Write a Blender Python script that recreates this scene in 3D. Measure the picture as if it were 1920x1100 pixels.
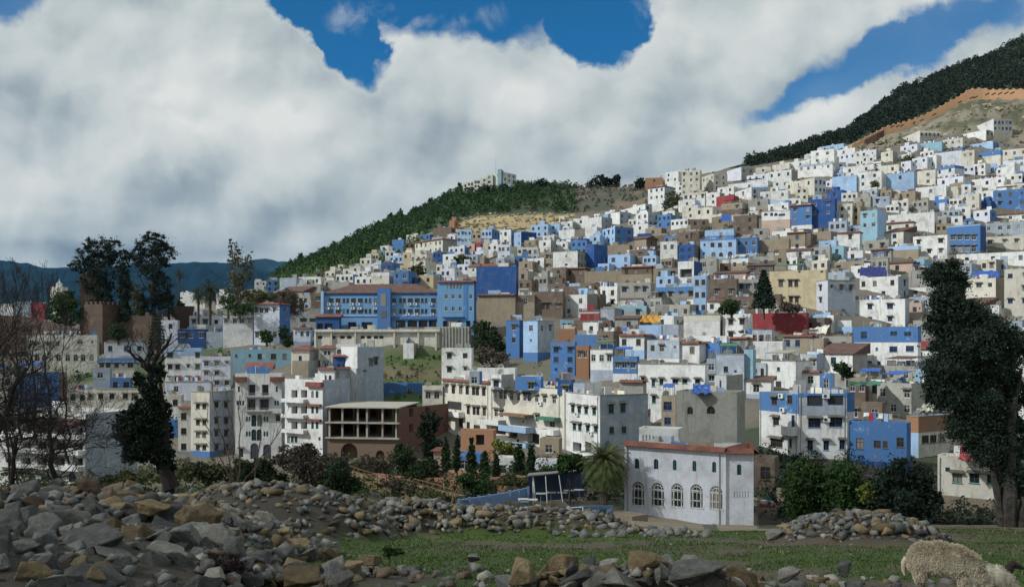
import bpy, math, random
import numpy as np
from mathutils import Vector, Matrix, noise
R = math.radians
random.seed(7)
rng = np.random.default_rng(7)
scene = bpy.context.scene
for o in list(bpy.data.objects):
    bpy.data.objects.remove(o)
COL = scene.collection

# ------------------------------------------------------------------ camera
F = 1700.0          # focal length of the 1920 wide frame in its own pixels
HOR = 640.0         # row of the horizon
cam_data = bpy.data.cameras.new("camera")
cam = bpy.data.objects.new("camera", cam_data)
COL.objects.link(cam)
scene.camera = cam
cam.location = (0, 0, 0)
cam.rotation_euler = (R(90), 0, 0)
cam_data.sensor_width = 36
cam_data.lens = 36 * F / 1920
cam_data.shift_y = (HOR - 550) / 1920
cam_data.clip_start = 0.1
cam_data.clip_end = 60000

# ------------------------------------------------------------------ sun, sky, exposure
SUN_DIR = Vector((-0.74, -0.30, 0.60)).normalized()      # towards the sun
sun_el = math.asin(SUN_DIR.z)
sun_d = bpy.data.lights.new("sun", 'SUN')
sun_d.energy = 3.9
sun_d.angle = R(0.6)
sun_d.color = (0.99, 0.985, 0.95)
sun = bpy.data.objects.new("sun", sun_d)
sun.rotation_euler = (-SUN_DIR).to_track_quat('-Z', 'Y').to_euler()
COL.objects.link(sun)
vs = scene.view_settings
vs.view_transform = 'Standard'
vs.look = 'None'
vs.exposure = -0.15
vs.gamma = 1.0
vs.use_curve_mapping = False

# added thin cloud, out of view on the sunward side, keeps the near bank half shaded
def make_shade_cloud():
    import bmesh
    bm = bmesh.new(); bmesh.ops.create_icosphere(bm, subdivisions=5, radius=1.0)
    for v in bm.verts:
        v.co = v.co * (1 + .25 * noise.fractal(v.co * 1.8, 1, 2, 4)); v.co.x *= 230; v.co.y *= 74; v.co.z *= 18
    me = bpy.data.meshes.new('added_shade_cloud'); bm.to_mesh(me); bm.free()
    me.polygons.foreach_set('use_smooth', [True] * len(me.polygons))
    c = bpy.data.objects.new('added_shade_cloud', me); COL.objects.link(c)
    c.location = Vector((10, 36, -8)) + SUN_DIR * 1100; c['kind'] = 'structure'
    m_ = bpy.data.materials.new('thin_shade_cloud'); m_.use_nodes = True; m_.node_tree.nodes.clear(); h = NT(m_.node_tree)
    df = h.n('ShaderNodeBsdfTranslucent'); df.inputs[0].default_value = (0.9, 0.9, 0.9, 1); tr = h.n('ShaderNodeBsdfTransparent')
    lw_ = h.n('ShaderNodeLayerWeight'); lw_.inputs[0].default_value = 0.5
    f = h.m('MULTIPLY', h.m('SUBTRACT', 1.0, h.ramp(lw_.outputs['Facing'], 0.45, 0.98)), SHADE_CLOUD_OPACITY)
    mx = h.n('ShaderNodeMixShader'); h.put(mx.inputs[0], f); h.put(mx.inputs[1], tr.outputs[0]); h.put(mx.inputs[2], df.outputs[0])
    o = h.n('ShaderNodeOutputMaterial'); h.put(o.inputs[0], mx.outputs[0]); me.materials.append(m_)
SHADE_CLOUD_OPACITY = 0.25

world = bpy.data.worlds.new("World")
scene.world = world
world.use_nodes = True
wt = world.node_tree
wt.nodes.clear()

class NT:
    """small helper to wire shader nodes"""
    def __init__(s, tree): s.t = tree
    def n(s, typ, **kw):
        nd = s.t.nodes.new(typ)
        for k, v in kw.items(): setattr(nd, k, v)
        return nd
    def put(s, sock, v):
        if isinstance(v, bpy.types.NodeSocket): s.t.links.new(v, sock)
        else: sock.default_value = v
    def m(s, op, a, b=0.0, c=0.0, clamp=False):
        nd = s.n('ShaderNodeMath', operation=op, use_clamp=clamp)
        for i, v in enumerate((a, b, c)): s.put(nd.inputs[i], v)
        return nd.outputs[0]
    def mix(s, f, a, b, blend='MIX'):
        nd = s.n('ShaderNodeMix', data_type='RGBA', blend_type=blend)
        s.put(nd.inputs[0], f); s.put(nd.inputs[6], a); s.put(nd.inputs[7], b)
        return nd.outputs[2]
    def ramp(s, f, lo, hi, a=0.0, b=1.0):
        nd = s.n('ShaderNodeMapRange', interpolation_type='SMOOTHSTEP')
        for i, v in enumerate((f, lo, hi, a, b)): s.put(nd.inputs[i], v)
        return nd.outputs[0]
    def noise(s, vec, scale, detail=4, rough=0.55, dist=0.0):
        nd = s.n('ShaderNodeTexNoise')
        s.put(nd.inputs['Vector'], vec); s.put(nd.inputs['Scale'], scale)
        nd.inputs['Detail'].default_value = detail
        nd.inputs['Roughness'].default_value = rough
        nd.inputs['Distortion'].default_value = dist
        return nd.outputs['Fac']
    def xyz(s, x, y, z=0.0):
        nd = s.n('ShaderNodeCombineXYZ')
        for i, v in enumerate((x, y, z)): s.put(nd.inputs[i], v)
        return nd.outputs[0]

w = NT(wt)
sky = w.n('ShaderNodeTexSky', sky_type='NISHITA')
sky.sun_disc = False
sky.sun_elevation = sun_el
sky.sun_rotation = math.atan2(SUN_DIR.x, SUN_DIR.y)
sky.altitude = 900
sky.air_density = 1.0
sky.dust_density = 0.3
sky.ozone_density = 3.0
tc = w.n('ShaderNodeTexCoord').outputs['Generated']
sep = w.n('ShaderNodeSeparateXYZ'); w.put(sep.inputs[0], tc)
yy = w.m('MAXIMUM', w.m('ABSOLUTE', sep.outputs[1]), 0.12)
U0 = w.m('DIVIDE', sep.outputs[0], yy)
V0 = w.m('DIVIDE', sep.outputs[2], yy)
P0 = w.xyz(U0, V0, 0.0)
# domain warp for billowing edges
wn = w.n('ShaderNodeTexNoise'); w.put(wn.inputs['Vector'], P0)
wn.inputs['Scale'].default_value = 7.0; wn.inputs['Detail'].default_value = 6; wn.inputs['Roughness'].default_value = 0.56
sub = w.n('ShaderNodeVectorMath', operation='SUBTRACT'); w.put(sub.inputs[0], wn.outputs['Color']); sub.inputs[1].default_value = (0.5, 0.5, 0.5)
scl = w.n('ShaderNodeVectorMath', operation='SCALE'); w.put(scl.inputs[0], sub.outputs[0]); scl.inputs['Scale'].default_value = 0.075
add = w.n('ShaderNodeVectorMath', operation='ADD'); w.put(add.inputs[0], P0); w.put(add.inputs[1], scl.outputs[0])
PW = add.outputs[0]
wn2 = w.n('ShaderNodeTexNoise'); w.put(wn2.inputs['Vector'], P0)
wn2.inputs['Scale'].default_value = 17.0; wn2.inputs['Detail'].default_value = 7; wn2.inputs['Roughness'].default_value = 0.6
sb2 = w.n('ShaderNodeVectorMath', operation='SUBTRACT'); w.put(sb2.inputs[0], wn2.outputs['Color']); sb2.inputs[1].default_value = (0.5, 0.5, 0.5)
sc2 = w.n('ShaderNodeVectorMath', operation='SCALE'); w.put(sc2.inputs[0], sb2.outputs[0]); sc2.inputs['Scale'].default_value = 0.05
ad2 = w.n('ShaderNodeVectorMath', operation='ADD'); w.put(ad2.inputs[0], PW); w.put(ad2.inputs[1], sc2.outputs[0])
PV = ad2.outputs[0]
def ell(px, py, rx, ry, rot, src):
    """soft spot of sky direction: 1 at its heart, 0 at its rim"""
    mp = w.n('ShaderNodeMapping', vector_type='TEXTURE')
    w.put(mp.inputs[0], src)
    mp.inputs[1].default_value = ((px - 960) / F, (HOR - py) / F, 0)
    mp.inputs[2].default_value = (0, 0, R(rot))
    mp.inputs[3].default_value = (rx / F, ry / F, 1)
    g = w.n('ShaderNodeTexGradient', gradient_type='SPHERICAL')
    w.put(g.inputs[0], mp.outputs[0])
    return g.outputs[1]
def addup(items):
    acc = None
    for wgt, e in items:
        t = w.m('MULTIPLY', e, wgt)
        acc = t if acc is None else w.m('ADD', acc, t)
    return acc
holes = addup([(1.0, ell(*a, PV)) for a in (
    (900, -60, 420, 190, -4), (665, 85, 75, 95, 40), (600, 20, 150, 70, -30), (1130, 30, 110, 120, 0),
    )])
holesR = addup([(1.0, ell(*a, PV)) for a in (
    (1790, 50, 250, 66, 24), (1645, 118, 190, 54, 14), (1500, 182, 130, 42, 16), (10, 0, 120, 50, 20))])
fine = w.noise(P0, 22.0, 7, 0.6)
def puff(vec, scale):
    nd = w.n('ShaderNodeTexVoronoi', feature='SMOOTH_F1', voronoi_dimensions='2D'); w.put(nd.inputs['Vector'], vec)
    nd.inputs['Scale'].default_value = scale; nd.inputs['Smoothness'].default_value = 0.35
    return nd.outputs['Distance']
pf = w.m('ADD', w.m('MULTIPLY', puff(PV, 11.0), 0.62), w.m('MULTIPLY', puff(PV, 27.0), 0.38))
hm = w.m('ADD', w.m('ADD', holes, w.m('MULTIPLY', w.m('SUBTRACT', fine, 0.5), 0.20)), w.m('MULTIPLY', w.m('SUBTRACT', pf, 0.42), 0.30))
hole = w.m('MAXIMUM', w.ramp(hm, 0.13, 0.33), w.m('MULTIPLY', w.ramp(w.m('ADD', holesR, w.m('MULTIPLY', w.m('SUBTRACT', fine, 0.5), 0.5)), 0.10, 0.62), 0.88))
wisp = w.ramp(w.m('ADD', w.noise(P0, 9.0, 8, 0.62, 0.4), w.m('MULTIPLY', addup([(1.0, ell(*a, PW)) for a in (
    (690, 25, 90, 40, 20), (880, 60, 130, 60, 25), (780, 40, 60, 30, 0))]), 0.18)), 0.60, 0.78)
blue_f = w.m('MULTIPLY', hole, w.m('SUBTRACT', 1.0, w.m('MULTIPLY', wisp, 0.35)))
# relief of the cloud: the same turbulence seen a little towards the sun, subtracted
def off(v, dx, dy):
    a = w.n('ShaderNodeVectorMath', operation='ADD'); w.put(a.inputs[0], v); a.inputs[1].default_value = (dx, dy, 0); return a.outputs[0]
big1 = w.noise(PW, 3.4, 7, 0.50); big2 = w.noise(off(PW, -0.030, 0.045), 3.4, 7, 0.50)
sm1 = w.noise(PW, 9.5, 6, 0.50); sm2 = w.noise(off(PW, -0.010, 0.017), 9.5, 6, 0.50)
relief = w.m('ADD', w.m('MULTIPLY', w.m('SUBTRACT', big1, big2), 1.25), w.m('MULTIPLY', w.m('SUBTRACT', sm1, sm2), 0.8))
dark = addup([(k, ell(*a, PW)) for k, a in (
    (0.30, (60, 200, 160, 130, 20)), (0.20, (620, 110, 260, 90, -30)), (0.14, (960, 280, 300, 90, -15)), (0.14, (300, 350, 200, 70, 10)),
    (0.24, (520, 400, 330, 75, -6)), (0.42, (60, 455, 420, 70, 0)), (0.16, (1330, 290, 300, 90, 10)), (0.30, (1560, 140, 240, 55, 18)),
    (0.40, (400, 470, 330, 50, 0)), (0.14, (1250, 60, 130, 130, 60)))])
lite = addup([(k, ell(*a, PW)) for k, a in (
    (0.20, (300, 110, 330, 150, 0)), (0.22, (790, 130, 190, 100, -10)), (0.24, (1330, 60, 330, 110, 10)), (0.18, (470, 230, 320, 90, 0)),
    (0.18, (1010, 170, 210, 90, -10)), (0.26, (1590, 190, 170, 55, 20)), (0.16, (120, 330, 240, 90, 10)), (0.18, (560, 450, 170, 30, 0)))])
def puff2(v): return w.m('ADD', w.m('MULTIPLY', puff(v, 6.5), 0.6), w.m('MULTIPLY', puff(v, 15.0), 0.4))
prel = w.m('SUBTRACT', puff2(off(PV, -0.012, 0.020)), puff2(PV))
relief = w.m('ADD', relief, w.m('MULTIPLY', prel, 0.75))
br = w.m('ADD', w.m('ADD', 0.60, relief), w.m('SUBTRACT', lite, dark))
br = w.m('ADD', br, w.m('MULTIPLY', w.m('SUBTRACT', big1, 0.5), 0.35))
br = w.m('ADD', br, w.m('MULTIPLY', w.ramp(holes, 0.0, 0.14), 0.07))
ccol = w.n('ShaderNodeValToRGB')
cr = ccol.color_ramp
cr.elements[0].position = 0.0; cr.elements[0].color = (0.17, 0.245, 0.31, 1)
cr.elements[1].position = 1.0; cr.elements[1].color = (0.86, 0.87, 0.84, 1)
e = cr.elements.new(0.30); e.color = (0.37, 0.44, 0.48, 1)
e = cr.elements.new(0.62); e.color = (0.61, 0.67, 0.67, 1)
w.put(ccol.inputs[0], br)
skyb = w.n('ShaderNodeVectorMath', operation='MULTIPLY'); w.put(skyb.inputs[0], sky.outputs[0]); skyb.inputs[1].default_value = (0.05, 0.66, 1.0)
bg1 = w.n('ShaderNodeBackground'); w.put(bg1.inputs[0], skyb.outputs[0]); bg1.inputs[1].default_value = 0.10
bg2 = w.n('ShaderNodeBackground'); w.put(bg2.inputs[0], ccol.outputs[0]); bg2.inputs[1].default_value = 1.0
mxs = w.n('ShaderNodeMixShader'); w.put(mxs.inputs[0], blue_f); w.put(mxs.inputs[1], bg2.outputs[0]); w.put(mxs.inputs[2], bg1.outputs[0])
make_shade_cloud()
wo = w.n('ShaderNodeOutputWorld'); w.put(wo.inputs[0], mxs.outputs[0])
world.cycles.sampling_method = 'MANUAL'
world.cycles.sample_map_resolution = 512

# ------------------------------------------------------------------ terrain
NEAR = [(2, -1.65), (5, -2.2), (9, -2.9), (13, -3.6), (20, -4.75), (30, -6.3)]
def C_(*rest): return NEAR + [(d, (HOR - y) / F * d) for d, y in rest]
right_far = [(85, 988), (100, 962), (118, 885), (135, 830), (160, 770), (190, 705), (215, 640), (245, 565), (285, 490), (330, 425)]
COLS = {
 -300: C_((40, 940), (60, 930), (100, 915), (150, 925), (175, 905), (200, 830), (230, 740), (262, 670), (300, 635), (400, 612), (700, 602), (2500, 600)),
 0: C_((40, 940), (60, 930), (100, 915), (150, 925), (175, 905), (200, 830), (230, 740), (262, 670), (300, 635), (400, 612), (700, 602), (2500, 600)),
 300: C_((40, 955), (60, 945), (100, 905), (185, 866), (205, 800), (225, 730), (250, 670), (280, 632), (400, 600), (2500, 592)),
 480: C_((40, 970), (60, 960), (100, 900), (184, 864), (205, 790), (225, 715), (250, 650), (290, 590), (400, 560), (600, 540), (1200, 560), (2500, 590)),
 560: C_((60, 970), (100, 905), (180, 862), (200, 790), (225, 700), (250, 640), (290, 580), (350, 545), (450, 520), (560, 500), (640, 494), (1000, 550), (2500, 600)),
 760: C_((60, 985), (95, 935), (165, 870), (192, 760), (226, 668), (231, 625), (234, 617), (262, 600), (285, 540), (350, 500), (430, 462), (520, 428), (620, 408), (1000, 450), (2500, 600)),
 870: C_((60, 990), (95, 930), (165, 868), (192, 760), (226, 668), (232, 622), (262, 600), (285, 545), (350, 500), (410, 455), (440, 432), (520, 395), (600, 366), (660, 356), (1000, 400), (2500, 600)),
 960: C_((60, 991), (85, 960), (100, 925), (135, 870), (160, 840), (178, 760), (200, 712), (225, 660), (245, 602), (280, 548), (330, 500), (380, 458), (415, 430), (450, 412), (520, 385), (600, 356), (660, 352), (1000, 400), (2500, 600)),
 1160: C_((60, 991), (85, 972), (100, 935), (120, 900), (145, 880), (165, 810), (180, 720), (205, 660), (240, 600), (280, 540), (330, 488), (380, 440), (420, 405), (470, 375), (560, 352), (650, 352), (1000, 400), (2500, 600)),
 1300: C_((60, 992), (85, 985), (120, 880), (140, 820), (160, 760), (185, 690), (210, 625), (245, 565), (285, 505), (330, 455), (380, 408), (430, 368), (480, 340), (540, 328), (700, 332), (1000, 400), (2500, 600)),
 1420: C_((60, 992), (85, 985), (115, 875), (140, 800), (160, 750), (180, 700), (210, 625), (245, 560), (285, 495), (330, 440), (380, 390), (420, 355), (470, 325), (540, 311), (700, 303), (1000, 380), (2500, 600)),
 1560: C_((60, 992), (85, 985), (110, 890), (130, 835), (155, 770), (185, 695), (210, 630), (245, 560), (285, 490), (330, 425), (380, 370), (430, 328), (470, 303), (520, 286), (600, 268), (760, 262), (1000, 300), (2500, 600)),
 1700: C_((40, 985), (60, 985), *right_far, (380, 360), (430, 305), (470, 280), (500, 252), (540, 232), (700, 198), (830, 165), (1000, 200), (2500, 600)),
 1830: C_((40, 985), (60, 985), *right_far, (380, 350), (430, 300), (465, 265), (490, 225), (515, 190), (560, 178), (750, 136), (870, 116), (1200, 200), (2500, 600)),
 1920: C_((40, 990), (60, 985), *right_far, (380, 340), (430, 295), (460, 265), (490, 210), (515, 188), (560, 176), (750, 118), (900, 74), (1300, 200), (2500, 600)),
 2400: C_((40, 990), (60, 985), *right_far, (380, 320), (430, 260), (460, 220), (490, 160), (515, 130), (560, 110), (750, 0), (900, -60), (1300, 100), (2500, 600)),
}
CK = sorted(COLS)
def _prof(k, d):
    t = COLS[k]
    return float(np.interp(d, [a for a, b in t], [b for a, b in t]))
HEAPS = [  # x0,y0 (metres), half sizes, height, of the rubble heaps; y is the distance
    (-7.9, 13.6, 4.6, 4.4, 0.95), (-9.8, 19.5, 6.0, 4.2, 1.45), (-7.4, 27.0, 4.2, 4.0, 1.55), (-13.0, 25.0, 5.5, 4.0, 0.6), (0.0, 30.0, 4.4, 1.7, 0.8), (-3.4, 30.0, 3.4, 1.9, 1.0),
    (1.75, 13.0, 1.9, 0.9, 0.36), (9.9, 26.0, 2.5, 2.2, 0.75), (-2.2, 14.4, 1.8, 1.8, 0.1)]
def heap(x, y):
    h = 0.0
    for (cx, cy, rx, ry, hh) in HEAPS:
        q = ((x - cx) / rx) ** 2 + ((y - cy) / ry) ** 2
        if q < 1: h = max(h, hh * (1 - q) ** 0.8)
    return h
def gz(x, y):
    """height of the ground at x, y"""
    if y < 2: return -1.65 - 0.02 * (2 - y)
    px = min(max(960 + F * x / y, CK[0]), CK[-1])
    i = max(0, min(len(CK) - 2, int(np.searchsorted(CK, px) - 1)))
    a, b = CK[i], CK[i + 1]
    t = (px - a) / (b - a)
    t = t * t * (3 - 2 * t) * 0.5 + t * 0.5
    z = _prof(a, y) * (1 - t) + _prof(b, y) * t
    if y < 60: z += heap(x, y)
    return z
def gpy(px, d):
    return HOR - F * gz((px - 960) / F * d, d) / d
def depth_at(px, py, lo=80):
    d = lo
    prev = d
    while d < 1000:
        if gpy(px, d) <= py: 
            a, b = prev, d
            for _ in range(12):
                m_ = (a + b) / 2
                if gpy(px, m_) <= py: b = m_
                else: a = m_
            return b
        prev = d
        d *= 1.012
    return prev
def P(px, py, d): return Vector(((px - 960) / F * d, d, (HOR - py) / F * d))
def G(px, d): 
    x = (px - 960) / F * d
    return Vector((x, d, gz(x, d)))

# ------------------------------------------------------------------ objects, tags
def tag(o, label=None, cat=None, group=None, kind=None):
    if label: o['label'] = label
    if cat: o['category'] = cat
    if group: o['group'] = group
    if kind: o['kind'] = kind
    return o
def empty(name, loc, rz=0.0):
    o = bpy.data.objects.new(name, None)
    o.location = loc; o.rotation_euler = (0, 0, rz); o.empty_display_size = 0.2
    COL.objects.link(o)
    return o
def link(name, me, parent=None, loc=(0, 0, 0), rz=0.0):
    o = bpy.data.objects.new(name, me)
    o.location = loc; o.rotation_euler = (0, 0, rz)
    if parent is not None: o.parent = parent
    COL.objects.link(o)
    return o
class MB:
    """collects polygons; mesh() returns one mesh, build() links it as one object"""
    def __init__(s): s.v = []; s.f = []; s.m = []
    def poly(s, pts, mat=0):
        n0 = len(s.v); s.v += [tuple(p) for p in pts]
        s.f.append(tuple(range(n0, n0 + len(pts)))); s.m.append(mat)
    def box(s, O, U, Nn, x0, x1, y0, y1, z0, z1, mat=0, skip=''):
        """box in a frame: x along U, y along Nn, z up"""
        O = Vector(O); U = Vector(U); Nn = Vector(Nn)
        def p(x, y, z): return O + U * x + Nn * y + Vector((0, 0, z))
        c = [p(x, y, z) for z in (z0, z1) for (x, y) in ((x0, y0), (x1, y0), (x1, y1), (x0, y1))]
        flip = U.cross(Nn).z < 0
        for f in ((3, 2, 1, 0), (4, 5, 6, 7), (0, 1, 5, 4), (1, 2, 6, 5), (2, 3, 7, 6), (3, 0, 4, 7)):
            pts = [c[i] for i in f]
            if flip: pts.reverse()
            s.poly(pts, mat)
    def tube(s, a, b, r0, r1, n=6, mat=0, cap=False):
        a = Vector(a); b = Vector(b); d = (b - a)
        if d.length < 1e-6: return
        d.normalize()
        u = d.cross(Vector((0, 0, 1)) if abs(d.z) < 0.9 else Vector((1, 0, 0))).normalized(); v = d.cross(u)
        n0 = len(s.v)
        for c, r in ((a, r0), (b, r1)):
            for k in range(n):
                t = 2 * math.pi * k / n
                s.v.append(tuple(c + (u * math.cos(t) + v * math.sin(t)) * r))
        for k in range(n):
            s.f.append((n0 + k, n0 + (k + 1) % n, n0 + n + (k + 1) % n, n0 + n + k)); s.m.append(mat)
        if cap:
            s.f.append(tuple(n0 + n + k for k in range(n))); s.m.append(mat)
            s.f.append(tuple(n0 + n - 1 - k for k in range(n))); s.m.append(mat)
    def path(s, pts, radii, n=6, mat=0):
        pts = [Vector(p) for p in pts]
        n0 = len(s.v)
        for i, c in enumerate(pts):
            d = (pts[min(i + 1, len(pts) - 1)] - pts[max(i - 1, 0)]).normalized()
            u = d.cross(Vector((0.3, 1, 0.1))).normalized(); v = d.cross(u)
            for k in range(n):
                t = 2 * math.pi * k / n
                s.v.append(tuple(c + (u * math.cos(t) + v * math.sin(t)) * radii[i]))
        for i in range(len(pts) - 1):
            for k in range(n):
                a = n0 + i * n + k; b = n0 + i * n + (k + 1) % n
                s.f.append((a, b, b + n, a + n)); s.m.append(mat)
    def mesh(s, name, mats, smooth=False):
        me = bpy.data.meshes.new(name)
        me.from_pydata(s.v, [], s.f)
        for m_ in mats: me.materials.append(m_)
        if len(mats) > 1: me.polygons.foreach_set('material_index', s.m)
        if smooth: me.polygons.foreach_set('use_smooth', [True] * len(s.f))
        me.update()
        return me
    def build(s, name, mats, parent=None, loc=(0, 0, 0), rz=0.0, smooth=False):
        if not isinstance(mats, (list, tuple)): mats = [mats]
        return link(name, s.mesh(name, mats, smooth), parent, loc, rz)

# ------------------------------------------------------------------ materials
def new_mat(name):
    m_ = bpy.data.materials.new(name); m_.use_nodes = True
    t = m_.node_tree; t.nodes.clear()
    h = NT(t)
    b = h.n('ShaderNodeBsdfPrincipled'); o = h.n('ShaderNodeOutputMaterial')
    t.links.new(b.outputs[0], o.inputs[0])
    return m_, h, b
def rgba(c, k=1.0): return (c[0] * k, c[1] * k, c[2] * k, 1)
_mats = {}
def stucco(key, col, dirt=0.35, dcol=(0.16, 0.14, 0.11), rough=0.9, patch=None, sc=1.0, pth=0.52):
    if key in _mats: return _mats[key]
    m_, h, b = new_mat('plaster_' + key)
    co = h.n('ShaderNodeTexCoord').outputs['Object']
    ri = h.n('ShaderNodeObjectInfo').outputs['Random']
    offv = h.xyz(h.m('MULTIPLY', ri, 91.0), h.m('MULTIPLY', ri, 57.0), 0.0)
    a = h.n('ShaderNodeVectorMath', operation='ADD'); h.put(a.inputs[0], co); h.put(a.inputs[1], offv)
    v = a.outputs[0]
    mp = h.n('ShaderNodeMapping'); h.put(mp.inputs[0], v); mp.inputs[3].default_value = (1.6 * sc, 1.6 * sc, 0.22 * sc)
    streak = h.ramp(h.noise(mp.outputs[0], 1.0, 5, 0.62), 0.50, 0.74)
    blot = h.ramp(h.noise(v, 0.33 * sc, 6, 0.62), 0.44, 0.72)
    grit = h.noise(v, 2.6 * sc, 5, 0.7)
    base = h.mix(h.ramp(grit, 0.25, 0.8), rgba(col, 0.86), rgba(col, 1.06))
    if patch:
        base = h.mix(h.m('MULTIPLY', h.ramp(h.noise(v, 0.5 * sc, 7, 0.68), pth, pth + .08), .8), base, rgba(patch))
    k = h.m('MULTIPLY', h.m('MAXIMUM', streak, h.m('MULTIPLY', blot, 0.8)), dirt)
    base = h.mix(k, base, rgba(dcol))
    # every house a little lighter or darker than the next
    hs = h.n('ShaderNodeHueSaturation'); h.put(hs.inputs['Color'], base)
    h.put(hs.inputs['Value'], h.m('ADD', 0.86, h.m('MULTIPLY', ri, 0.24)))
    h.put(b.inputs['Base Color'], hs.outputs[0])
    b.inputs['Roughness'].default_value = rough
    bp = h.n('ShaderNodeBump'); bp.inputs['Strength'].default_value = 0.35; bp.inputs['Distance'].default_value = 0.05
    h.put(bp.inputs['Height'], h.noise(v, 3.0, 6, 0.7)); h.put(b.inputs['Normal'], bp.outputs[0])
    _mats[key] = m_
    return m_
PAINT = {
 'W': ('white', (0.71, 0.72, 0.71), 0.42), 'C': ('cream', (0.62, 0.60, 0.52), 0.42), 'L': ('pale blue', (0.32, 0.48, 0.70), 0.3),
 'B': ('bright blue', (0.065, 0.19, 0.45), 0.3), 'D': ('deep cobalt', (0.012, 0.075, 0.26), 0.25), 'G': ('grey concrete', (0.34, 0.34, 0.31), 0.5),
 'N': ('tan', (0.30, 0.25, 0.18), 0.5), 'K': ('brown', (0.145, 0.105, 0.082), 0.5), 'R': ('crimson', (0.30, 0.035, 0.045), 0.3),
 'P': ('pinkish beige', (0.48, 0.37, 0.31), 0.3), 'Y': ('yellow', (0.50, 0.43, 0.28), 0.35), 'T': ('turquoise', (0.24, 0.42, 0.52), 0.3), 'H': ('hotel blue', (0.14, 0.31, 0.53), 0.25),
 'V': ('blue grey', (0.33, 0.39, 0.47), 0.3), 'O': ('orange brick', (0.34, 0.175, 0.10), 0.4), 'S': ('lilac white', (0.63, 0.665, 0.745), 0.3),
}
def paint(c):
    nm, col, dirt = PAINT[c]
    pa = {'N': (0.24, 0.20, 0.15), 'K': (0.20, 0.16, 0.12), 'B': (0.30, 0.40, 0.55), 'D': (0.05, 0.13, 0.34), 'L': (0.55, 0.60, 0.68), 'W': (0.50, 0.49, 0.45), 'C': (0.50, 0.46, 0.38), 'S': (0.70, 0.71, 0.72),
          'V': (0.45, 0.48, 0.50), 'T': (0.45, 0.52, 0.54), 'G': (0.24, 0.24, 0.22), 'R': (0.24, 0.10, 0.09), 'P': (0.36, 0.31, 0.27), 'Y': (0.50, 0.44, 0.31), 'O': (0.26, 0.16, 0.11)}.get(c)
    return stucco(nm.replace(' ', '_'), col, dirt + .15, patch=pa, pth=.52 if c in 'NKGV' else .58)
def simple(key, col, rough=0.7, metal=0.0, var=0.25, sc=3.0, bump=0.0, spec=None):
    if key in _mats: return _mats[key]
    m_, h, b = new_mat(key)
    co = h.n('ShaderNodeTexCoord').outputs['Object']
    n_ = h.noise(co, sc, 5, 0.62)
    h.put(b.inputs['Base Color'], h.mix(h.ramp(n_, 0.3, 0.75), rgba(col, 1 - var), rgba(col, 1 + var)))
    b.inputs['Roughness'].default_value = rough; b.inputs['Metallic'].default_value = metal
    if spec is not None: b.inputs['Specular IOR Level'].default_value = spec
    if bump:
        bp = h.n('ShaderNodeBump'); bp.inputs['Strength'].default_value = bump; bp.inputs['Distance'].default_value = 0.05
        h.put(bp.inputs['Height'], h.noise(co, sc * 3, 6, 0.7)); h.put(b.inputs['Normal'], bp.outputs[0])
    _mats[key] = m_
    return m_
def tiles(key, col):
    if key in _mats: return _mats[key]
    m_, h, b = new_mat(key)
    co = h.n('ShaderNodeTexCoord').outputs['Object']
    wv = h.n('ShaderNodeTexWave', wave_type='BANDS', bands_direction='DIAGONAL'); h.put(wv.inputs[0], co)
    wv.inputs['Scale'].default_value = 1.6; wv.inputs['Distortion'].default_value = 0.6; wv.inputs['Detail'].default_value = 2
    c1 = h.mix(h.ramp(h.noise(co, 0.8, 6, 0.7), 0.35, 0.7), rgba(col, 0.6), rgba(col, 1.2))
    h.put(b.inputs['Base Color'], h.mix(h.m('MULTIPLY', wv.outputs[1], 0.35), c1, rgba(col, 0.35)))
    b.inputs['Roughness'].default_value = 0.85
    bp = h.n('ShaderNodeBump'); bp.inputs['Strength'].default_value = 0.7; bp.inputs['Distance'].default_value = 0.08
    h.put(bp.inputs['Height'], wv.outputs[1]); h.put(b.inputs['Normal'], bp.outputs[0])
    _mats[key] = m_
    return m_
M_GLASS = simple('window_glass', (0.030, 0.036, 0.042), 0.18, 0, 0.5, 1.2, spec=0.5)
_gb = M_GLASS.node_tree; _h = NT(_gb); _pb = [n_ for n_ in _gb.nodes if n_.type == 'BSDF_PRINCIPLED'][0]
_old = _pb.inputs['Base Color'].links[0].from_socket      # behind some panes a pale curtain hangs
_ri = _h.n('ShaderNodeObjectInfo').outputs['Random']
_h.put(_pb.inputs['Base Color'], _h.mix(_h.ramp(_ri, 0.74, 0.98), _old, (0.26, 0.24, 0.21, 1)))
M_DARK = simple('painted_dark_and_shade', (0.035, 0.034, 0.034), 0.8, 0, 0.4, 1.0)  # even dark colour; in open windows and wall holes it paints their shade
M_FRW = simple('white_window_frame', (0.55, 0.57, 0.56), 0.6)
M_FRB = simple('brown_window_frame', (0.10, 0.065, 0.04), 0.6)
M_FRG = simple('green_window_frame', (0.03, 0.16, 0.15), 0.6)
M_FRL = simple('blue_window_frame', (0.04, 0.12, 0.34), 0.6)
M_HOOD = tiles('weathered_hood_tiles', (0.17, 0.16, 0.13))
M_HOODR = tiles('red_hood_tiles', (0.30, 0.10, 0.06))
M_TILE = tiles('red_roof_tiles', (0.25, 0.088, 0.062))
M_TILEB = tiles('brown_roof_tiles', (0.15, 0.078, 0.065))
M_DECK = stucco('roof_deck', (0.40, 0.39, 0.36), 0.6, (0.12, 0.11, 0.09))
M_DISH = simple('dish_metal', (0.78, 0.77, 0.73), 0.5, 0.1, 0.15)
M_DISHT = simple('rusty_dish_metal', (0.45, 0.32, 0.24), 0.7, 0.1, 0.3)
M_MET = simple('grey_metal', (0.32, 0.33, 0.33), 0.5, 0.5, 0.2)
M_RUST = simple('rusty_metal', (0.16, 0.09, 0.06), 0.8, 0.2, 0.5)
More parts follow.
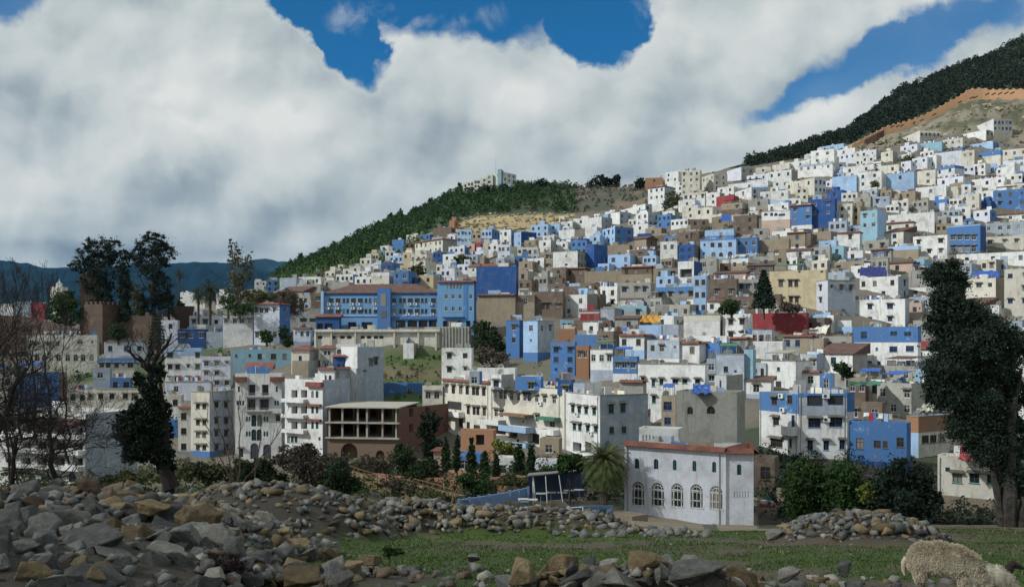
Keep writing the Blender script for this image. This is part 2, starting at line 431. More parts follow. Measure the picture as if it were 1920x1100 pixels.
M_WHITE = simple('white_enamel', (0.66, 0.67, 0.66), 0.5, 0, 0.1)
M_TARPB = simple('blue_tarp', (0.02, 0.10, 0.42), 0.6, 0, 0.3, bump=0.4)
M_TARPO = simple('orange_tarp', (0.50, 0.25, 0.03), 0.6, 0, 0.3, bump=0.4)
M_TARPW = simple('white_tarp', (0.60, 0.58, 0.50), 0.6, 0, 0.2, bump=0.4)
M_TARPR = simple('red_tarp', (0.38, 0.05, 0.05), 0.6, 0, 0.3, bump=0.4)
M_TARPG = simple('green_tarp', (0.05, 0.16, 0.10), 0.6, 0, 0.3, bump=0.4)
M_CONC = stucco('bare_concrete', (0.36, 0.34, 0.29), 0.55, (0.14, 0.13, 0.10))
M_WOOD = simple('weathered_wood', (0.20, 0.12, 0.07), 0.85, 0, 0.4, bump=0.4)
M_STONE = stucco('rough_stone_wall', (0.27, 0.22, 0.16), 0.5, (0.10, 0.09, 0.07), patch=(0.20, 0.18, 0.14), sc=2.0)
# ------------------------------------------------------------------ walls with real openings
ZUP = Vector((0, 0, 1))
def arch_pts(cx, zt, w_, n=10):
    """points of a half circle from left to right, springing at zt - w/2"""
    r = w_ / 2
    return [(cx - r * math.cos(math.pi * k / n), zt - r + r * math.sin(math.pi * k / n)) for k in range(n + 1)]
def face(mb, O, U, Nn, W, z0, z1, holes, dep=0.16, mat=0, back=None, strict=True):
    """a vertical wall face from O along U with openings cut through it: holes = (x, z, w, h, arched), x centre and z sill"""
    hs = []
    for h in holes:
        x, z, ww, hh = h[:4]
        if strict and (x - ww / 2 < 0.12 or x + ww / 2 > W - 0.12 or z < z0 + 0.1 or z + hh > z1 - 0.1): continue
        if any(abs(x - g[0]) < (ww + g[2]) / 2 + 0.04 and z < g[1] + g[3] + 0.04 and g[1] < z + hh + 0.04 for g in hs): continue
        hs.append(h)
    xs = sorted({0.0, W} | {h[0] - h[2] / 2 for h in hs} | {h[0] + h[2] / 2 for h in hs})
    zs = sorted({z0, z1} | {h[1] for h in hs} | {h[1] + h[3] for h in hs})
    def p(x, z, y=0.0): return O + U * x - Nn * y + ZUP * z
    for j in range(len(zs) - 1):
        run = None
        for i in range(len(xs) - 1):
            cx = (xs[i] + xs[i + 1]) / 2; cz = (zs[j] + zs[j + 1]) / 2
            inside = any(abs(cx - h[0]) < h[2] / 2 and h[1] < cz < h[1] + h[3] for h in hs)
            if inside:
                if run is not None:
                    mb.poly([p(run, zs[j]), p(xs[i], zs[j]), p(xs[i], zs[j + 1]), p(run, zs[j + 1])], mat); run = None
            elif run is None: run = xs[i]
        if run is not None:
            mb.poly([p(run, zs[j]), p(W, zs[j]), p(W, zs[j + 1]), p(run, zs[j + 1])], mat)
    for h in hs:
        x, z, ww, hh = h[:4]; a, b = x - ww / 2, x + ww / 2; t = z + hh
        dd = h[5] if len(h) > 5 else dep
        if h[4]:
            ar = arch_pts(x, t, ww); sp = t - ww / 2
            n = len(ar) // 2
            mb.poly([p(a, t)] + [p(*q) for q in ar[:n + 1]][::1], mat)
            mb.poly([p(b, t)] + [p(*q) for q in ar[n:]][::1], mat)
            out = [(a, z)] + ar + [(b, z)]
        else: out = [(a, z), (a, t), (b, t), (b, z)]
        for q, r in zip(out, out[1:] + out[:1]):
            mb.poly([p(*q), p(*q, dd), p(*r, dd), p(*r)], mat)
        if len(h) > 5:      # deep recess: closed at its back
            mb.poly([p(*q, dd) for q in out][::-1], mat if back is None else back)
    return hs
_win = {}
def win_mesh(style, w_, h_, fr):
    """frame and hood of a window; x along the wall, -y out of it, origin at the middle of the sill"""
    key = (style, round(w_, 1), round(h_, 1), fr)
    if key in _win: return _win[key]
    w_, h_ = round(w_, 1), round(h_, 1)
    mb = MB(); X = Vector((1, 0, 0)); Y = Vector((0, 1, 0)); O = Vector((0, 0, 0))
    arched = style in 'aAg'
    t = 0.07
    hw = w_ / 2
    if arched:
        ar = arch_pts(0, h_, w_, 12); ai = arch_pts(0, h_ - t, w_ - 2 * t, 12)
        oo = [(-hw, 0)] + ar + [(hw, 0)]; ii = [(-hw + t, 0)] + ai + [(hw - t, 0)]
        for k in range(len(oo) - 1):
            a, b, c, d = oo[k], oo[k + 1], ii[k + 1], ii[k]
            mb.poly([(a[0], .06, a[1]), (b[0], .06, b[1]), (c[0], .06, c[1]), (d[0], .06, d[1])], 0)
            mb.poly([(d[0], .06, d[1]), (c[0], .06, c[1]), (c[0], .12, c[1]), (d[0], .12, d[1])], 0)
    else:
        for x0, x1, z0, z1 in ((-hw, -hw + t, 0, h_), (hw - t, hw, 0, h_), (-hw + t, hw - t, h_ - t, h_), (-hw + t, hw - t, 0, t)):
            mb.box(O, X, Y, x0, x1, .06, .12, z0, z1, 0)
    if style != 'o':
        mb.box(O, X, Y, -.025, .025, .07, .115, t, h_ - t, 0)
        if h_ > 1.1: mb.box(O, X, Y, -hw + t, hw - t, .075, .11, h_ * .62, h_ * .62 + .05, 0)
    if style == 'g':       # big glazed arch: broad white frame, transom and a second arch of panes
        for k in range(1, 12):
            c = ar[k]; r = w_ / 2; ccx, ccz = 0, h_ - r
            ux, uz = c[0] / r, (c[1] - ccz) / r
            if k % 2 == 0: mb.tube((ux * r * .62, .08, ccz + uz * r * .62), (ux * r, .08, ccz + uz * r), .035, .035, 4, 0)
        a2 = arch_pts(0, h_ - w_ * .19, w_ * .62, 12)
        for a, b in zip(a2, a2[1:]): mb.tube((a[0], .07, a[1]), (b[0], .07, b[1]), .05, .05, 4, 0)
        for x in (-w_ * .31, w_ * .31): mb.box(O, X, Y, x - .05, x + .05, .05, .12, 0, h_ - w_ / 2, 0)
        mb.box(O, X, Y, -hw, hw, .05, .12, h_ - w_ / 2 - .06, h_ - w_ / 2 + .06, 0)
        mb.box(O, X, Y, -hw + .1, hw - .1, .05, .12, h_ * .26, h_ * .30, 0)
        mb.box(O, X, Y, -hw - .05, hw + .05, -.05, .1, -.12, 0, 0)
    if style in 'hAR':     # projecting tiled hood on little brackets
        m_ = 1
        e = .28; z0 = h_ + .10; z1 = h_ + .34
        mb.poly([(-hw - e, -.50, z0), (hw + e, -.50, z0), (hw + e * .6, 0, z1), (-hw - e * .6, 0, z1)], m_)
        mb.poly([(-hw - e, -.50, z0 - .09), (hw + e, -.50, z0 - .09), (hw + e, -.50, z0), (-hw - e, -.50, z0)], m_)
        mb.poly([(-hw - e * .6, 0, z0 - .09), (hw + e * .6, 0, z0 - .09), (hw + e, -.50, z0 - .09), (-hw - e, -.50, z0 - .09)], m_)
        mb.poly([(-hw - e, -.50, z0 - .09), (-hw - e, -.50, z0), (-hw - e * .6, 0, z1), (-hw - e * .6, 0, z0 - .09)], m_)
        mb.poly([(hw + e, -.50, z0 - .09), (hw + e * .6, 0, z0 - .09), (hw + e * .6, 0, z1), (hw + e, -.50, z0)], m_)
    if style in 'rh': mb.box(O, X, Y, -hw - .08, hw + .08, -.07, .0, -.10, -.02, 0)
    frm = {'w': M_FRW, 'b': M_FRB, 'g': M_FRG, 'l': M_FRL}[fr]
    me = mb.mesh('window', [frm, M_HOODR if style == 'R' else M_HOOD])
    pm = MB()
    if arched: pm.poly([(-hw, .13, 0)] + [(a, .13, b) for a, b in ar] + [(hw, .13, 0)][:1])
    else: pm.poly([(-hw, .13, 0), (hw, .13, 0), (hw, .13, h_), (-hw, .13, h_)])
    pme = pm.mesh('pane', [M_DARK if style == 'o' else M_GLASS])  # open windows: a dark pane paints the unlit room
    _win[key] = (me, pme)
    return _win[key]
_dish = {}
def dish_mesh(r, rust):
    key = (round(r, 1), rust)
    if key in _dish: return _dish[key]
    mb = MB(); n = 12; rings = ((0.0, -.0), (.5, .06), (1.0, .24))
    prev = None
    for q, (a, dz) in enumerate(rings):
        ring = [Vector((a * r * math.cos(t), dz * r, a * r * math.sin(t))) for t in [2 * math.pi * k / n for k in range(n)]]
        if prev:
            for k in range(n): mb.poly([prev[k], prev[(k + 1) % n], ring[(k + 1) % n], ring[k]])
        prev = ring
    me_pts = [Matrix.Rotation(R(-35), 4, 'X') @ Vector(v) for v in mb.v]
    # bowl faces -y and up
    mb.v = [tuple(Vector((v.x, -v.y, v.z + r * 1.15))) for v in me_pts]
    mb.tube((0, .05, -.1), (0, .05, r * 1.1), .035, .035, 5, 1)
    mb.tube((0, -.1, r * .5), (0, -r * .75, r * 1.35), .02, .02, 4, 1)
    me = mb.mesh('satellite_dish', [M_DISHT if rust else M_DISH, M_MET], smooth=False)
    _dish[key] = me
    return me

CLC = 'WWGVLBKNGWC'
def clutter_boxes(q, OL, Uf, Ur, w1, w2, z, rnd, pd, slot):
    for _ in range(rnd.randint(2, 5) + int(w1 / 5)): clutter_one(q, OL, Uf, Ur, w1, w2, z, rnd, pd, slot)
def clutter_one(q, OL, Uf, Ur, w1, w2, z, rnd, pd, slot):
    nm = 'partition'; met = False
    for _ in range(1):
        s = rnd.uniform(.3, max(.4, w1 - 1.6)); b = rnd.uniform(.3, max(.4, w2 - 1.2)); k = rnd.random(); m_ = slot()
        if k < .35: q.box(OL, Uf, Ur, s, min(w1 - .3, s + rnd.uniform(1.2, 3.5)), b, b + .15, z + .004, z + pd + rnd.uniform(.3, 1.5), m_)        # low partition
        elif k < .55: q.box(OL, Uf, Ur, s, s + .15, b, min(w2 - .3, b + rnd.uniform(1, 3)), z + .005, z + pd + rnd.uniform(.4, 1.6), m_)
        elif k < .75: q.box(OL, Uf, Ur, s, s + rnd.uniform(.5, 1.1), b, b + rnd.uniform(.5, 1), z + .006, z + pd + rnd.uniform(.1, .8), m_); nm = 'water_tank'
        else:
            p_ = OL + Uf * s + Ur * b + ZUP * z; hh = rnd.uniform(1.4, 2.8); q.tube(p_, p_ + ZUP * hh, .035, .03, 4, slot(0))
            if k > .9:
                for j in range(3): q.tube(p_ + ZUP * (hh - .2 * j) - Uf * .4, p_ + ZUP * (hh - .2 * j) + Uf * .4, .02, .02, 3, slot(0))
            nm, met = 'antenna', True
    return nm, met
def clutter(root, OL, Uf, Ur, w1, w2, z, rnd, pd):
    for _ in range(rnd.randint(2, 5) + int(w1 / 5)):
        q = MB(); nm, m_ = clutter_one(q, OL, Uf, Ur, w1, w2, z, rnd, pd, lambda i=None: 0)
        q.build(nm, M_MET if m_ else paint(rnd.choice(CLC)), root)
M_DOORG = simple('shaded_doors', (0.055, 0.06, 0.07), .4, 0, .5, .9)  # dark doors at recess backs, with the recess shade put into their colour
HOUSES = []     # records used for labels and for filling gaps
def house(xl, xc, xr, yt, yb, col, side=None, g='', gs='', fl='', d=None, dl=None, name='house', win=None, swin=None, label=None, cat='house',
          dep=None, fr=None, ext=5.0, top=None, base=None, group='houses of the hillside town', roof=None, ww=1.05, wh=1.45, rec=True):
    """a flat-roofed town house given by the photo columns of its left edge, near corner and right edge.
    g, gs = 'CxR' window grids of the front and the side, fl = flags"""
    rnd = random.Random(int(xl * 31 + yt * 17 + yb))
    if d is None: d = depth_at(xc, yb)
    tl, tcn, tr = (xl - 960) / F, (xc - 960) / F, (xr - 960) / F
    Xc = d * tcn
    th0 = math.atan(tcn)
    if dl is not None:
        Xl = tl * dl
        th = math.atan2(dl - d, Xc - Xl)
        w1 = math.hypot(dl - d, Xc - Xl)
    else:
        if xr - xc > 1.5:
            s_ = min(0.86, max(0.2, (xr - xc) * d / (F * (dep or 7.5))))
            ph = math.asin(s_)
        else: ph = R(0.6)
        th = th0 + ph
        w1 = (Xc - d * tl) / (math.cos(th) + math.sin(th) * tl)
    if xr - xc > 1.5: w2 = (d * tr - Xc) / (math.sin(th) - math.cos(th) * tr)
    else: w2 = dep or min(8.0, max(5.0, w1))
    if dl is not None and dep: w2 = dep
    w2 = min(max(w2, 2.5), 40)
    ztop = (HOR - yt) / F * d; zb = (HOR - yb) / F * d
    H = ztop - zb
    Uf = Vector((math.cos(th), -math.sin(th), 0)); Nf = Vector((-math.sin(th), -math.cos(th), 0))
    Ur = Vector((math.sin(th), math.cos(th), 0)); Nr = Vector((math.cos(th), -math.sin(th), 0))
    root = empty(name, (Xc, d, zb))
    O = Vector((0, 0, 0)); OL = -Uf * w1
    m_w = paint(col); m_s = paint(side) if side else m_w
    near = d < 175
    sty = 'h' if 'h' in fl else ('a' if 'a' in fl else ('A' if 'A' in fl else ('R' if 'R' in fl else 'r')))
    frames = fr or rnd.choice('wwbbgl' if col in 'WCS' else 'wwwbl')
    def grid(spec, W):
        if not spec: return []
        c, r_ = [int(q) for q in spec.split('x')]
        out = []
        sh = min(3.2, max(2.2, (H - 0.6) / r_))
        k = min(1.0, (W / c - 0.5) / (ww + .1)) if c else 1
        k = max(.45, k)
        jit = [rnd.uniform(-.12, .12) * W / c for _ in range(c)]
        for j in range(r_):
            zt_ = H - (0.75 if sty in 'hAR' else 0.65) - 0.35 * (roof is None) - j * sh
            hh = min(wh, sh * .55) * (0.9 if j else 1)
            z_ = zt_ - hh
            if z_ < 0.15 and H > 3: z_ = max(z_, .2)
            for i in range(c):
                if c * r_ > 4 and rnd.random() < .07: continue
                st_, w_, h2, zz = sty, ww * k, hh, z_
                q_ = rnd.random()
                if q_ < .10: st_ = 'o'
                elif q_ < .18: w_, h2, zz = w_ * .6, hh * .5, z_ + hh * .4
                elif q_ < .30: w_ = min(w_ * 1.35, W / c - .4) if W / c > 1.6 else w_
                elif q_ < .42 and sty == 'r': st_ = 'h'
                out.append([W * (i + .5) / c + jit[i], zz, w_, h2, st_ in 'aA', st_])
        return out
    def frompx(lst, O_, U_, N_):
        out = []
        for q in lst:
            x, y, pw, ph_ = q[:4]; st = q[4] if len(q) > 4 else sty
            # meet the sight line with the wall plane
            dirv = Vector(((x - 960) / F, 1.0, (HOR - y) / F))
            A = Vector((Xc, d, zb)) + O_
            t = A.dot(N_) / dirv.dot(N_)
            pt = dirv * t
            s_ = (pt - A).dot(U_); dd = t
            fs = abs(U_.dot(Vector((dirv.y, -dirv.x, 0)).normalized()))
            w_ = pw / F * dd / max(fs, .3); h_ = ph_ / F * dd
            out.append([s_, pt.z - zb - h_ / 2, round(w_, 1), round(h_, 1), st in 'aAg', st] + list(q[5:]))
        return out
    wf = frompx(win, OL, Uf, Nf) if win else grid(g, w1)
    wsd = frompx(swin, O, Ur, Nr) if swin else grid(gs, w2)
    mb = MB(); KH = []
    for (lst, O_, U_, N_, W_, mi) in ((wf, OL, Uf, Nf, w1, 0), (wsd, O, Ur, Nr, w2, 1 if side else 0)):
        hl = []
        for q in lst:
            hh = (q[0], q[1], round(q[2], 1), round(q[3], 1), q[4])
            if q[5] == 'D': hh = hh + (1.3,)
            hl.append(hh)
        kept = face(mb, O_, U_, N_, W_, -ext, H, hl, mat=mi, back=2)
        ks = {(k[0], k[1]) for k in kept}; KH.append(kept)
        rz = math.atan2(U_.y, U_.x)
        for q in lst:
            if (q[0], q[1]) not in ks: continue
            loc = O_ + U_ * q[0] + ZUP * q[1]
            if q[5] == 'D': continue
            f_ = q[6] if len(q) > 6 else frames
            me, pme = win_mesh(q[5], q[2], q[3], f_)
            wo_ = link('window', me, root, loc, rz)
            link('pane', pme, wo_)
    # other two walls
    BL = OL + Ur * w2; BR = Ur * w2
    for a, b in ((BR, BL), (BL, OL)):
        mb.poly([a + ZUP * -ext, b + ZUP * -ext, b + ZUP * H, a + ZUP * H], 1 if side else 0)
    # parapet ring and deck
    pt = 0.22 if w1 > 2 and w2 > 2 else .1
    pd = 0.0 if roof else (0.55 if H > 3 else .3)
    outc = [OL, O, BR, BL]
    inn = [OL + Uf * pt + Ur * pt, O - Uf * pt + Ur * pt, BR - Uf * pt - Ur * pt, BL + Uf * pt - Ur * pt]
    if not roof:
        for k in range(4):
            a, b, c, e = outc[k], outc[(k + 1) % 4], inn[(k + 1) % 4], inn[k]
            mb.poly([a + ZUP * H, b + ZUP * H, c + ZUP * H, e + ZUP * H], 0)
            mb.poly([e + ZUP * H, c + ZUP * H, c + ZUP * (H - pd), e + ZUP * (H - pd)], 0)
    mb.build('wall', [m_w, m_s, M_DOORG], root)
    rb = MB()
    if roof in (None, 'trim'):
        rb.poly([q + ZUP * (H - pd) for q in inn])
        rb.build('roof', M_DECK, root)
    if roof and roof != 'trim':
        # tiled roof: 'gable', 'hip' or 'lean'; overhanging
        ov = 0.45; rh = min(w1, w2) * (0.28 if w1 < 25 else .2) if roof != 'lean' else w2 * (0.30 if 'z' not in fl else .55)
        cs = [OL - Uf * ov - Ur * ov, O + Uf * ov - Ur * ov, BR + Uf * ov + Ur * ov, BL - Uf * ov + Ur * ov]
        cs = [c + ZUP * (H + .02) for c in cs]
        if roof == 'lean':
            t2 = [cs[2] + ZUP * rh, cs[3] + ZUP * rh]
            rb.poly([cs[0], cs[1], t2[0], t2[1]]); rb.poly([cs[1], cs[2], t2[0]]); rb.poly([cs[3], cs[0], t2[1]]); rb.poly([cs[2], cs[3], t2[1], t2[0]])
        elif roof == 'gable' and 'q' in fl:      # gable end towards the viewer
            r0 = (cs[0] + cs[1]) / 2 + ZUP * rh; r1 = (cs[2] + cs[3]) / 2 + ZUP * rh
            rb.poly([cs[1], cs[2], r1, r0]); rb.poly([cs[3], cs[0], r0, r1]); rb.poly([cs[0], cs[1], r0]); rb.poly([cs[2], cs[3], r1])
        else:
            ins = min(w1, w2) * .5 if roof == 'hip' else 0
            r0 = (cs[0] + cs[3]) / 2 + Uf * ins + ZUP * rh; r1 = (cs[1] + cs[2]) / 2 - Uf * ins + ZUP * rh
            rb.poly([cs[0], cs[1], r1, r0]); rb.poly([cs[2], cs[3], r0, r1]); rb.poly([cs[1], cs[2], r1]); rb.poly([cs[3], cs[0], r0])
        rb.poly([c for c in cs][::-1])
        rb.build('roof', M_TILE if 'k' not in fl else M_TILEB, root)
    if 't' in fl or roof == 'trim':     # red tiled edging along the front and the side
        tb = MB()
        e0, e1, z0, z1 = -.12, .55, H - .05, H + .38
        for (O_, U_, N_, W_) in ((OL, Uf, Nf, w1), (O, Ur, Nr, w2)):
            a = O_ - U_ * .0; b = O_ + U_ * W_
            tb.poly([a + N_ * e1 + ZUP * z0, b + N_ * e1 + ZUP * z0, b - N_ * .1 + ZUP * z1, a - N_ * .1 + ZUP * z1])
            tb.poly([a + N_ * .01 + ZUP * (z0 - .1), b + N_ * .01 + ZUP * (z0 - .1), b + N_ * e1 + ZUP * z0, a + N_ * e1 + ZUP * z0])
            tb.poly([b - N_ * .1 + ZUP * z1, a - N_ * .1 + ZUP * z1, a - N_ * .1 + ZUP * (z0 - .1), b - N_ * .1 + ZUP * (z0 - .1)])
        tb.build('tiled_eave', M_TILEB if 'k' in fl else M_TILE, root)
    def band(z0, z1, c, nm):
        q = MB()
        for (O_, U_, N_, W_), kp in zip(((OL, Uf, Nf, w1), (O, Ur, Nr, w2)), KH):
            hl = []
            for k_ in kp:
                a_, b_ = max(k_[1], z0), min(k_[1] + k_[3], z1)
                if b_ > a_ + .01: hl.append((k_[0], a_, k_[2], b_ - a_, k_[4] and a_ == k_[1] and b_ == k_[1] + k_[3]))
            face(q, O_ + N_ * .03, U_, N_, W_ + .03, z0, z1, hl, dep=.03, strict=False)
            q.poly([O_ + ZUP * z1, O_ + N_ * .03 + ZUP * z1, O_ + U_ * W_ + N_ * .03 + ZUP * z1, O_ + U_ * W_ + ZUP * z1][::-1])
        q.build(nm, paint(c), root)
    if base: band(-ext, base[1], base[0], 'plinth')
    if top: band(H - top[1], H + .03, top[0], 'painted_parapet')
    if 'c' in fl:      # crisp coping
        q = MB()
        for (O_, U_, N_, W_) in ((OL, Uf, Nf, w1), (O, Ur, Nr, w2)):
            q.box(O_, U_, N_, 0, W_, -.02, .12, H + .002, H + .10)
        q.build('coping', paint('L') if 'L' in fl else M_CONC, root)
    topz = H - pd
    if roof in (None, 'trim') and w1 > 2.5 and w2 > 2.5 and rec: clutter(root, OL, Uf, Ur, w1, w2, topz, rnd, pd)
    def spot(lo=.2, hi=.8): return OL + Uf * w1 * rnd.uniform(lo, hi) + Ur * w2 * rnd.uniform(lo, hi)
    if not roof or roof == 'trim':
        if 'u' in fl and w1 > 4 and w2 > 4:      # stair hut on the terrace
            q = MB(); hw_ = min(3.2, w1 * .4); s0 = w1 * rnd.uniform(.05, .5)
            hc = rnd.choice((m_w, paint(rnd.choice('WBLV'))))
            q.box(OL, Uf, Ur, s0, s0 + hw_, w2 * .35, w2 * .35 + min(3, w2 * .6), topz, topz + 2.4)
            hut = q.build('stair_hut', hc, root)
            q = MB(); q.box(OL, Uf, Ur, s0 + hw_ * .3, s0 + hw_ * .3 + .8, w2 * .35 - .03, w2 * .35 - .003, topz, topz + 1.9)
            q.build('door', rnd.choice((M_FRB, M_FRL, M_FRG)), hut)
        nd = fl.count('d')
        for k in range(nd):
            rr = rnd.choice((.5, .55, .6)) + (.15 if d > 200 else 0)
            p_ = OL + Uf * w1 * rnd.uniform(.08, .92) + Ur * rnd.uniform(.25, min(3, w2 * .6))
            dz_ = pd * .6
            o = link('satellite_dish', dish_mesh(rr, rnd.random() < .25), root, p_ + ZUP * (topz + dz_), rnd.uniform(-.6, .5))
        if 'l' in fl and w1 > 4:     # washing line with clothes
            a = OL + Uf * w1 * .15 + Ur * w2 * .3 + ZUP * topz; b = OL + Uf * w1 * .85 + Ur * w2 * .3 + ZUP * topz
            q = MB()
            for c in (a, b): q.tube(c, c + ZUP * 1.7, .03, .03, 5)
            q.tube(a + ZUP * 1.65, b + ZUP * 1.6, .015, .015, 4)
            ln = q.build('washing_line', M_MET, root)
            n = max(3, int(w1 / 1.1)); ccs = ['W', 'R', 'B', 'W', 'L', 'P', 'D']
            for k in range(n):
                s_ = .12 + .76 * k / n
                c = a.lerp(b, s_) + ZUP * 1.62; hh = rnd.uniform(.6, 1.2); ww_ = rnd.uniform(.3, .75)
                q = MB(); q.poly([c, c + Uf * ww_, c + Uf * ww_ - ZUP * hh + Nf * .05, c - ZUP * hh * .95 + Nf * .08])
                q.poly([c + Ur * .03, c - ZUP * hh * .95 + Nf * .05, c + Uf * ww_ - ZUP * hh + Nf * .02, c + Uf * ww_ + Ur * .03])
                q.build('laundry', simple('cloth_' + ccs[k % 7], PAINT[ccs[k % 7]][1], .9), ln)
        if 'm' in fl:     # metal sheet canopy on posts
            q = MB(); s0, s1 = w1 * .08, w1 * rnd.uniform(.6, .9); b0, b1 = .3, max(1.5, w2 * .75)
            q.poly([OL + Uf * s0 + Ur * b0 + ZUP * (topz + 2.0), OL + Uf * s1 + Ur * b0 + ZUP * (topz + 2.0), OL + Uf * s1 + Ur * b1 + ZUP * (topz + 2.5), OL + Uf * s0 + Ur * b1 + ZUP * (topz + 2.5)], 0)
            q.poly([OL + Uf * s0 + Ur * b0 + ZUP * (topz + 1.93), OL + Uf * s0 + Ur * b1 + ZUP * (topz + 2.43), OL + Uf * s1 + Ur * b1 + ZUP * (topz + 2.43), OL + Uf * s1 + Ur * b0 + ZUP * (topz + 1.93)], 0)
            for s_ in (s0 + .1, (s0 + s1) / 2, s1 - .1):
                for b_ in (b0 + .1, b1 - .1): q.tube(OL + Uf * s_ + Ur * b_ + ZUP * topz, OL + Uf * s_ + Ur * b_ + ZUP * (topz + 2.1), .05, .05, 4, 1)
            q.build('canopy', [rnd.choice((M_TARPB, M_TILEB, M_TARPG, M_CONC)) if 'M' not in fl else M_TARPB, M_MET], root)
    rec_ = dict(root=root, xl=xl, xc=xc, xr=xr, yt=yt, yb=yb, col=col, side=side, d=d, w1=w1, w2=w2, H=H, th=th, Uf=Uf, Ur=Ur, Nf=Nf, Nr=Nr, O=O, OL=OL,
                zb=zb, topz=topz, nf=len(wf), ns=len(wsd), fl=fl, roof=roof, label=label, cat=cat, group=group, top=top, base=base, Xc=Xc)
    if rec: HOUSES.append(rec_)
    if label: tag(root, label, cat)
    if group: root['group'] = group
    return rec_
def drainpipe(r, k=.02):
    q = MB(); s = r['w1'] * k + .15; p_ = r['OL'] + r['Uf'] * s + r['Nf'] * .07
    q.tube(p_ + ZUP * (-.5), p_ + ZUP * (r['H'] - .3), .05, .05, 5); q.build('drainpipe', M_MET, r['root'])
def on_front(r, px, py):
    """local point on the front wall of house r under photo pixel px, py"""
    A = Vector((r['Xc'], r['d'], r['zb'])) + r['OL']
    dv = Vector(((px - 960) / F, 1.0, (HOR - py) / F))
    t = A.dot(r['Nf']) / dv.dot(r['Nf'])
    return dv * t - Vector((r['Xc'], r['d'], r['zb'])), t
def front_part(r, name, x0, x1, y0, y1, out0, out1, mat, parent=None):
    """a box on the front wall covering photo pixels x0..x1, y0..y1 and standing out0..out1 from it"""
    a, t0 = on_front(r, x0, y1); b, t1 = on_front(r, x1, y0)
    s0 = (a - r['OL']).dot(r['Uf']); s1 = (b - r['OL']).dot(r['Uf'])
    zc = (a.z + b.z) / 2
    ym = (y0 + y1) / 2; c, t = on_front(r, (x0 + x1) / 2, ym)
    hh = (y1 - y0) / F * t
    q = MB(); q.box(r['OL'], r['Uf'], r['Nf'], s0, s1, out0, out1, c.z - hh / 2, c.z + hh / 2)
    return q.build(name, mat, parent or r['root'])
def balcony(r, x0, x1, yf, rail=9, out=1.2, solid=True, mat=None, name='balcony'):
    """slab and parapet projecting from the front wall; yf = photo row of its floor"""
    a, t0 = on_front(r, x0, yf); b, t1 = on_front(r, x1, yf)
    s0 = (a - r['OL']).dot(r['Uf']); s1 = (b - r['OL']).dot(r['Uf']); c, t = on_front(r, (x0 + x1) / 2, yf)
    z = c.z; hh = rail / F * t
    q = MB(); k = dict(mat=0)
    q.box(r['OL'], r['Uf'], r['Nf'], s0, s1, .003, out, z - .18, z)
    if solid:
        q.box(r['OL'], r['Uf'], r['Nf'], s0, s1, out - .1, out + .003, z + .003, z + hh)
        for s_ in (s0, s1 - .1): q.box(r['OL'], r['Uf'], r['Nf'], s_, s_ + .1, .003, out - .103, z + .003, z + hh)
    else:
        for k in range(int((s1 - s0) / .22) + 1):
            s_ = s0 + .03 + k * .22
            if s_ > s1: break
            q.box(r['OL'], r['Uf'], r['Nf'], s_, s_ + .04, out - .06, out - .02, z, z + hh)
        q.box(r['OL'], r['Uf'], r['Nf'], s0, s1, out - .07, out, z + hh, z + hh + .05)
    return q.build(name, mat or paint('W'), r['root'])
def ac_unit(r, px, py):
    a, t = on_front(r, px, py)
    s0 = (a - r['OL']).dot(r['Uf'])
    q = MB(); q.box(r['OL'], r['Uf'], r['Nf'], s0 - .45, s0 + .45, .003, .38, a.z - .3, a.z + .3, 0)
    c = r['OL'] + r['Uf'] * (s0 - .1) + r['Nf'] * .385 + ZUP * a.z
    q.poly([c + (r['Uf'] * math.cos(k * .785) + ZUP * math.sin(k * .785)) * .23 for k in range(8)], 1)
    q.build('air_conditioner', [M_WHITE, M_DARK], r['root'])
